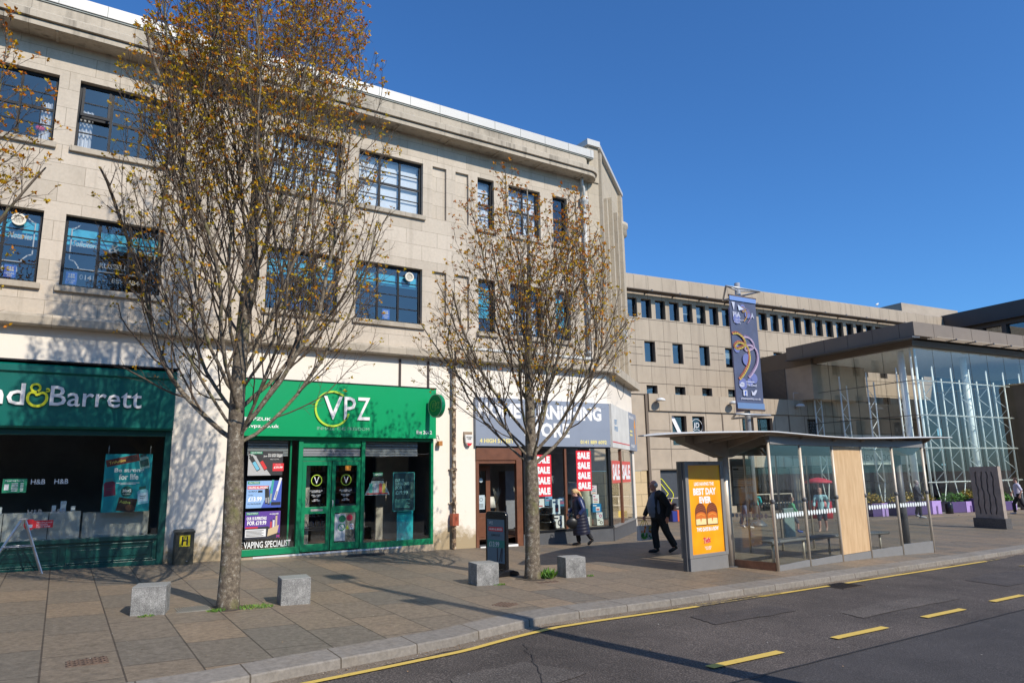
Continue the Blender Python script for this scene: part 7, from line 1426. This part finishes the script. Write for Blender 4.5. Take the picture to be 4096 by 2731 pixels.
mb = MB(); leg_cloth(mb, J, M_bt_, s_, 1.12); mb.build("trousers", man, remesh=.016); shoes(man, J, plain("black_shoe", (.012, .011, .011), .4), s_)
mb = MB(); mb.tube([(.03, 0, .90), (.08, 0, 1.02), (.10, 0, 1.14), (.07, 0, 1.30), (.05, 0, 1.43), (.06, 0, 1.50)], [(.17, .17), (.185, .20), (.18, .20), (.17, .165), (.12, .10), (.07, .07)], M_polo, 20); mb.build("polo_shirt", man, remesh=.016)
mb = MB(); mb.tube([(-.05, 0, .80), (-.045, 0, .95), (-.04, 0, 1.12), (-.04, 0, 1.30), (-.02, 0, 1.42), (.02, 0, 1.51)], [(.25, .20), (.25, .20), (.255, .195), (.24, .175), (.18, .135), (.09, .085)], M_bj, 22); sleeve(mb, J, 'L', M_bj, s_, 1.12); sleeve(mb, J, 'R', M_bj, s_, 1.12)
mb.tube([(.10, .135, .83), (.13, .15, 1.1), (.10, .12, 1.35), (.06, .07, 1.50)], [.05, .055, .05, .03], M_bj, 10); mb.tube([(.10, -.135, .83), (.13, -.15, 1.1), (.10, -.12, 1.35), (.06, -.07, 1.50)], [.05, .055, .05, .03], M_bj, 10); mb.build("jacket", man, remesh=.016)
mb = MB(); mb.ball(P(-.045, 0, .005), (.082 * s_, .086 * s_, .078 * s_), plain("white_hair", (.62, .60, .57), .7, bump=.5, bscale=80), 16, 10, Mx); 
for q in (-1, 1): mb.ball(P(-.02, .07 * q, .01), (.04 * s_, .02 * s_, .045 * s_), plain("white_hair", (.62, .60, .57), .7), 10, 8, Mx)
mb.build("hair", man); mb = MB()
for q in (-1, 1): fq = [P(.10 + .0 * math.cos(a), .032 * q + .020 * math.cos(a), .008 + .016 * math.sin(a)) for a in [i * .7 for i in range(10)]]; mb.tube(fq, .0018, M_winframe, 4); mb.tube([P(.10, .052 * q, .012), P(0, .078 * q, .0)], .0018, M_winframe, 4)
mb.build("glasses", man); mb = MB(); mb.box(.205, .225, -.03, .03, .915, .955, flat((.5, .5, .5), .3)); mb.build("belt_buckle", man)
# shopping bag
wx = Matrix.Rotation(R(161), 3, 'Z') @ Vector((.30, -.22, .80)) + Vector(gz(mx_, my_)); o = (wx.x, wx.y, wx.z - .50); bag = thing("shopping_bag", "white shopping bag printed with oranges and green vegetables in the old man's right hand", "bag", o, R(8))
mb = MB(); mb.box(-.23, .23, -.07, .07, .0, .36, plain("white_bag", (.62, .60, .58), .5), top=(-.015, .03)); f2 = Fr((-.23, -.056, 0)); f2.n = Vector((0, -.995, .1)); r = random.Random(4); 
for i in range(26): x, z = r.uniform(.03, .43), r.uniform(.03, .33); c = [(.7, .25, .02), (.75, .55, .05), (.6, .12, .02)][i % 3] if z > .17 else [(.03, .25, .03), (.1, .35, .05), (.02, .15, .05)][i % 3]; mb.ell(Fr((-.23, -.071 + .088 * z * .95, 0)), x, z, r.uniform(.02, .045), r.uniform(.02, .04), .004 + .0006 * i, flat(c), 12)
mb.build("bag_body", bag)
mb = MB(); M_yh = flat((.72, .62, .02)); 
for y in (-.04, .04): mb.tube([(-.11, y, .35), (-.06, y * .6, .46), (.0, 0, .50), (.06, y * .6, .46), (.11, y, .35)], .008, M_yh, 6)
mb.build("handle", bag)
# --- woman in quilted coat
J = dict(hip=(0, 0, .82), chest=(.03, 0, 1.11), neck=(.07, 0, 1.30), head=(.12, 0, 1.42), yaw=.0, pitch=.15, hs=1.0,
 shL=(.02, .17, 1.23), elL=(-.06, .25, .98), wrL=(.06, .22, .84), hdL=(.4, -.2, -.8), shR=(.05, -.17, 1.23), elR=(.12, -.24, 1.0), wrR=(.26, -.16, .88), hdR=(.3, 0, -1), curlR=1.4, curlL=.6,
 hpL=(0, .08, .78), knL=(-.10, .08, .46), anL=(-.30, .09, .18), toeL=(-.20, .09, .05), hpR=(.02, -.08, .78), knR=(.06, -.08, .44), anR=(.02, -.08, .09), toeR=(.19, -.08, .03))
wx_, wy_ = 12.18, 15.72
wo, P, Mx, s_ = person("blonde woman with a ponytail in a long navy quilted coat passing the sale posters", gz(wx_, wy_), R(155), J, (.55, .30, .22), 1.56)
M_bk = plain("black_leggings", (.010, .010, .012), .8); mb = MB(); leg_cloth(mb, J, M_bk, s_, .92); mb.build("trousers", wo, remesh=.014); shoes(wo, J, plain("black_boot", (.014, .013, .013), .4), s_)
M_coat = plain("navy_quilted_nylon", (.014, .014, .030), .38, var=.1, bump=.1); M_coats = plain("blue_quilted_sleeve", (.030, .045, .13), .38, var=.1)
mb = MB(); pts = []; rad = []; zz = .30; n = 50
prof = [(.30, .235, .22), (.5, .225, .20), (.75, .205, .18), (.95, .185, .165), (1.1, .185, .165), (1.2, .165, .15), (1.27, .12, .11), (1.31, .075, .075)]
for i in range(n + 1):
    z = .30 + 1.01 * i / n; 
    for (a, ra, rb), (b, sa, sb) in zip(prof[:-1], prof[1:]):
        if a <= z <= b + 1e-6: t = (z - a) / (b - a); rx, ry = ra + (sa - ra) * t, rb + (sb - rb) * t
    q = 1 + .045 * abs(math.sin(z * math.pi / .082)) if z < 1.05 else 1.03; pts.append((-.05 + .09 * max(0, (z - .3)), 0, z)); rad.append((rx * q, ry * q))
mb.tube(pts, rad, M_coat, 28); mb.build("coat", wo)
mb = MB()
for k in 'LR':
    a, b, c = Vector(J['sh' + k]), Vector(J['el' + k]), Vector(J['wr' + k]); pp = [a + Vector((0, (-.05 if k == 'L' else .05), .0))]; rr_ = [.075]
    for i in range(13): t = i / 12; p = a.lerp(b, t * 2) if t < .5 else b.lerp(c, t * 2 - 1); pp.append(p); rr_.append(.066 - .014 * t + (.005 if i % 2 else -.003))
    mb.tube(pp, rr_, M_coats, 14)
mb.build("sleeves", wo); mb = MB(); mb.tube([(.02, 0, 1.235), (.04, 0, 1.29), (.045, 0, 1.33)], [(.12, .125), (.115, .115), (.085, .085)], M_coat, 18); mb.build("collar", wo)
M_bl_ = plain("blonde_hair", (.58, .38, .17), .55, var=.15, bump=.5, bscale=60); mb = MB(); mb.ball(P(-.030, 0, .035), (.098 * s_, .085 * s_, .088 * s_), M_bl_, 18, 12, Mx); mb.ball(P(.01, 0, .075), (.075 * s_, .068 * s_, .045 * s_), M_bl_, 12, 8, Mx)
for q in (-1, 1): mb.ball(P(.01, .062 * q, .02), (.055 * s_, .02 * s_, .045 * s_), M_bl_, 12, 8, Mx)
mb.tube([P(-.09, 0, .05), P(-.13, 0, .02), P(-.155, 0, -.05), P(-.18, 0, -.14), P(-.19, 0, -.22)], [.02, .030, .034, .026, .006], M_bl_, 12); mb.build("hair", wo, remesh=.008)
wx = Matrix.Rotation(R(155), 3, 'Z') @ Vector((.24, .12, .62)) + Vector(gz(wx_, wy_)); hbg = thing("handbag", "large soft black handbag held in front of the blonde woman", "bag", wx, R(-25)); mb = MB(); mb.ball((0, 0, 0), (.17, .07, .15), plain("black_leather", (.012, .012, .013), .4), 18, 10); mb.build("bag_body", hbg, remesh=.015); mb = MB(); mb.tube([(-.09, 0, .10), (-.05, 0, .22), (.03, 0, .24), (.08, 0, .10)], .010, plain("black_leather", (.012, .012, .013), .4), 6); mb.build("handle", hbg)
# --- simpler passers-by behind the shelter
def passer(lab, x, y, heading, H, sk, top, topc, legc, hairc, stride=.15, short=False, longhair=False, armup=False, shoe=(.5, .5, .5), dy=0):
    k = H / 1.75; V = lambda a, b, c: (a * k, b * k, c * k)
    J = dict(hip=V(0, 0, .93), chest=V(.02, 0, 1.27), neck=V(.03, 0, 1.48), head=V(.05, 0, 1.63), yaw=0, pitch=.05, shL=V(0, .19, 1.41), elL=V(-.12, .25, 1.13), wrL=V(-.02, .24, .90), shR=V(0, -.19, 1.41), elR=V(.12, -.24, 1.15), wrR=V(.26, -.22, 1.0) if not armup else V(.36, -.14, 1.32),
     hpL=V(0, .09, .88), knL=V(-stride * .5, .10, .50), anL=V(-stride * 1.6, .10, .15), toeL=V(-stride * 1.6 + .14, .11, .04), hpR=V(0, -.09, .88), knR=V(stride, -.09, .50), anR=V(stride, -.10, .09), toeR=V(stride + .19, -.10, .03))
    rt, P, Mx, s_ = person(lab, gz(x, y), heading, J, sk, H); mt = plain("cloth_%02d" % len(MC), topc, .8); ml = plain("cloth_%02d" % len(MC), legc, .8)
    mb = MB(); leg_cloth(mb, J, ml, s_, 1.0, short); mb.build("shorts" if short else "trousers", rt, remesh=.018); mb = MB(); mb.tube([V(.01, 0, .84), V(.02, 0, 1.0), V(.02, 0, 1.2), V(.02, 0, 1.38), V(.03, 0, 1.48)], [(.165 * k, .13 * k), (.16 * k, .125 * k), (.17 * k, .125 * k), (.15 * k, .11 * k), (.07 * k, .06 * k)], mt, 18)
    for q in 'LR': sleeve(mb, J, q, mt, s_, .95, 1.0 if top != "shirt" else .5)
    mb.build(top, rt, remesh=.018); shoes(rt, J, flat(shoe), s_); mh = plain("hair_%02d" % len(MC), hairc, .6, bump=.4, bscale=60); mb = MB(); mb.ball(P(-.03, 0, .04), (.098 * s_, .084 * s_, .085 * s_), mh, 14, 10, Mx)
    if longhair: mb.tube([P(-.08, 0, .05), P(-.11, 0, -.08), P(-.10, 0, -.22)], [.05 * s_, .07 * s_, .03 * s_], mh, 12)
    mb.build("hair", rt); return rt
passer("young woman in a white hoodie and jeans behind the shelter's glass end screen", 22.25, 18.45, R(-45), 1.68, (.5, .27, .2), "hoodie", (.62, .62, .64), (.12, .16, .24), (.20, .11, .05), .10, longhair=True, shoe=(.6, .55, .5))
passer("small boy in a green top and grey shorts running behind the shelter", 22.2, 16.3, R(-48), 1.22, (.5, .27, .2), "jumper", (.10, .36, .17), (.08, .08, .10), (.08, .04, .02), .22, short=True, shoe=(.02, .08, .35))
passer("girl with brown hair and bare legs beside the boarded shelter bay", 23.5, 16.0, R(200), 1.55, (.5, .27, .2), "blouse", (.35, .58, .60), (.03, .03, .05), (.22, .09, .04), .10, short=True, longhair=True, shoe=(.4, .25, .18))
passer("man in a pale patterned shirt and black trousers beside the slotted sculpture", 39.35, 16.1, R(118), 1.74, (.5, .24, .17), "shirt", (.50, .47, .58), (.012, .012, .015), (.05, .03, .02), .22, shoe=(.5, .4, .38))
passer("person in dark clothes and a face mask seen through the shelter's second last bay", 33.6, 17.9, R(-70), 1.70, (.42, .35, .36), "coat", (.03, .035, .05), (.02, .02, .03), (.30, .26, .2), .08)
passer("child in a turquoise top behind the shelter post", 24.4, 19.6, R(20), 1.35, (.5, .27, .2), "top", (.02, .42, .42), (.05, .06, .08), (.04, .03, .02), .08)
# crouching/seated person left of the old man
J = dict(hip=(0, 0, .30), chest=(.20, 0, .62), neck=(.34, 0, .78), head=(.42, 0, .88), yaw=0, pitch=.5, shL=(.24, .18, .74), elL=(.38, .22, .52), wrL=(.52, .15, .38), shR=(.24, -.18, .74), elR=(.38, -.22, .52), wrR=(.52, -.15, .38), hpL=(0, .10, .28), knL=(.38, .16, .46), anL=(.34, .14, .09), toeL=(.52, .15, .03), hpR=(0, -.10, .28), knR=(.38, -.16, .46), anR=(.34, -.14, .09), toeR=(.52, -.15, .03))
sp, P, Mx, s_ = person("person in dark clothes crouching on the ground behind the old man", gz(23.6, 23.5), R(200), J, (.45, .25, .18), 1.7); mt = plain("brown_black_coat", (.035, .02, .018), .8); mb = MB(); leg_cloth(mb, J, mt, s_, .95); mb.tube([(-.02, 0, .25), (.1, 0, .48), (.22, 0, .65), (.33, 0, .78)], [(.17, .15), (.18, .15), (.17, .13), (.08, .07)], mt, 16); sleeve(mb, J, 'L', mt, s_); sleeve(mb, J, 'R', mt, s_); mb.build("coat", sp, remesh=.02)
mb = MB(); mb.ball(P(-.02, 0, .03), (.098, .086, .088), plain("hair_dark", (.03, .02, .015), .6), 14, 10, Mx); mb.build("hair", sp); shoes(sp, J, flat((.03, .03, .03)), s_)
# gull on the mall roof
go = Vector(MO) + Matrix.Rotation(MRZ, 3, 'Z') @ Vector((23.6, 2.95, 13.15)); mb = MB(go); M_gw = flat((.78, .78, .76)); mb.tube([go + Vector((-.16, 0, .12)), go + Vector((-.05, 0, .15)), go + Vector((.08, 0, .18)), go + Vector((.14, 0, .24)), go + Vector((.17, 0, .28))], [(.02, .03), (.06, .07), (.055, .065), (.035, .035), (.03, .03)], M_gw, 10); mb.tube([go + Vector((.18, 0, .29)), go + Vector((.26, 0, .27))], [.015, .003], flat((.6, .4, .03)), 6); mb.tube([go + Vector((0, .02, .1)), go + Vector((0, .02, 0))], .006, flat((.5, .3, .2)), 4); mb.tube([go + Vector((0, -.02, .1)), go + Vector((0, -.02, 0))], .006, flat((.5, .3, .2)), 4); mb.build("gull", None, label="white gull perched on the mall's roof edge", cat="gull")

# ------------------------------------------------------------------ what stands behind the camera: lamp post whose shadow crosses the road, buildings mirrored in the glass
o = gz(6.65, 1.9); lp = thing("street_lamp", "tall grey street lamp across the road whose long shadow crosses the carriageway", "street lamp", o); mb = MB(o); x, y, z = o
mb.tube([(x, y, z - .1), (x, y, z + 1.2), (x, y, z + 1.25), (x, y, z + 8.1)], [.20, .20, .16, .075], M_dgrey, 12); mb.build("pole", lp); mb = MB(o); mb.tube([(x, y, z + 8.0), (x + .02, y + .3, z + 8.35), (x + .1, y + .6, z + 8.4)], .04, M_dgrey, 8); mb.box(x - .12, x + .32, y + .5, y + 1.0, z + 8.36, z + 8.5, M_dgrey); mb.build("lamp_head", lp); mb = MB(o); mb.box(x - .42, x - .08, y - .02, y + .02, z + 6.3, z + 6.75, M_dgrey); mb.tube([(x, y, z + 5.1), (x, y, z + 5.5)], .13, M_dgrey, 10); mb.build("bracket_box", lp)
M_opp = masonry("sooty_sandstone", (.13, .10, .08), (.10, .08, .065), (.05, .04, .03), .8, .4, .006, src='Pos', stain=.4)
for i, (x0, x1, h) in enumerate(((-26, -12, 8.6), (-12, 0, 7.4), (0, 13, 8.8), (13, 27, 7.8), (27, 44, 9.0))):
    o = ((x0 + x1) / 2, -15, -1.2); bo = thing("tenement", "dark sandstone building row facing the shops, number %s from the left of its row" % ("one", "two", "three", "four", "five")[i], "building", o, 0, "buildings across the street"); mb = MB(o); fr = Fr((x0, -14.0, -1.0), (1, 0, 0), (0, 1, 0)); n = int((x1 - x0) / 2.6); hh = [(1.0 + 2.6 * k, 2.2 + 2.6 * k, z, z + 1.6) for k in range(n) for z in (4.0, 6.6) if z + 1.6 < h + .4]
    wall_holes(mb, 0, x1 - x0, 0, h + 1, hh, 0, .2, M_opp, fr=fr); mb.add([(x0, -14, -1), (x0, -14, h), (x0, -24, h), (x0, -24, -1), (x1, -14, -1), (x1, -14, h), (x1, -24, h), (x1, -24, -1)], [(0, 1, 2, 3), (7, 6, 5, 4), (3, 2, 6, 7)], M_opp); mb.build("wall", bo)
    mb = MB(o); mb.prism([(-13.8, h), (-19, h + 1.6), (-24.2, h)], 'x', x0, x1, plain("slate_roof", (.06, .065, .07), .6)); mb.build("roof", bo); mb = MB(o); [mb.fbox(fr, a, b, c, d, -.15, -.12, plain("dark_pane", (.03, .035, .04), .1)) for a, b, c, d in hh]; mb.build("windows", bo)
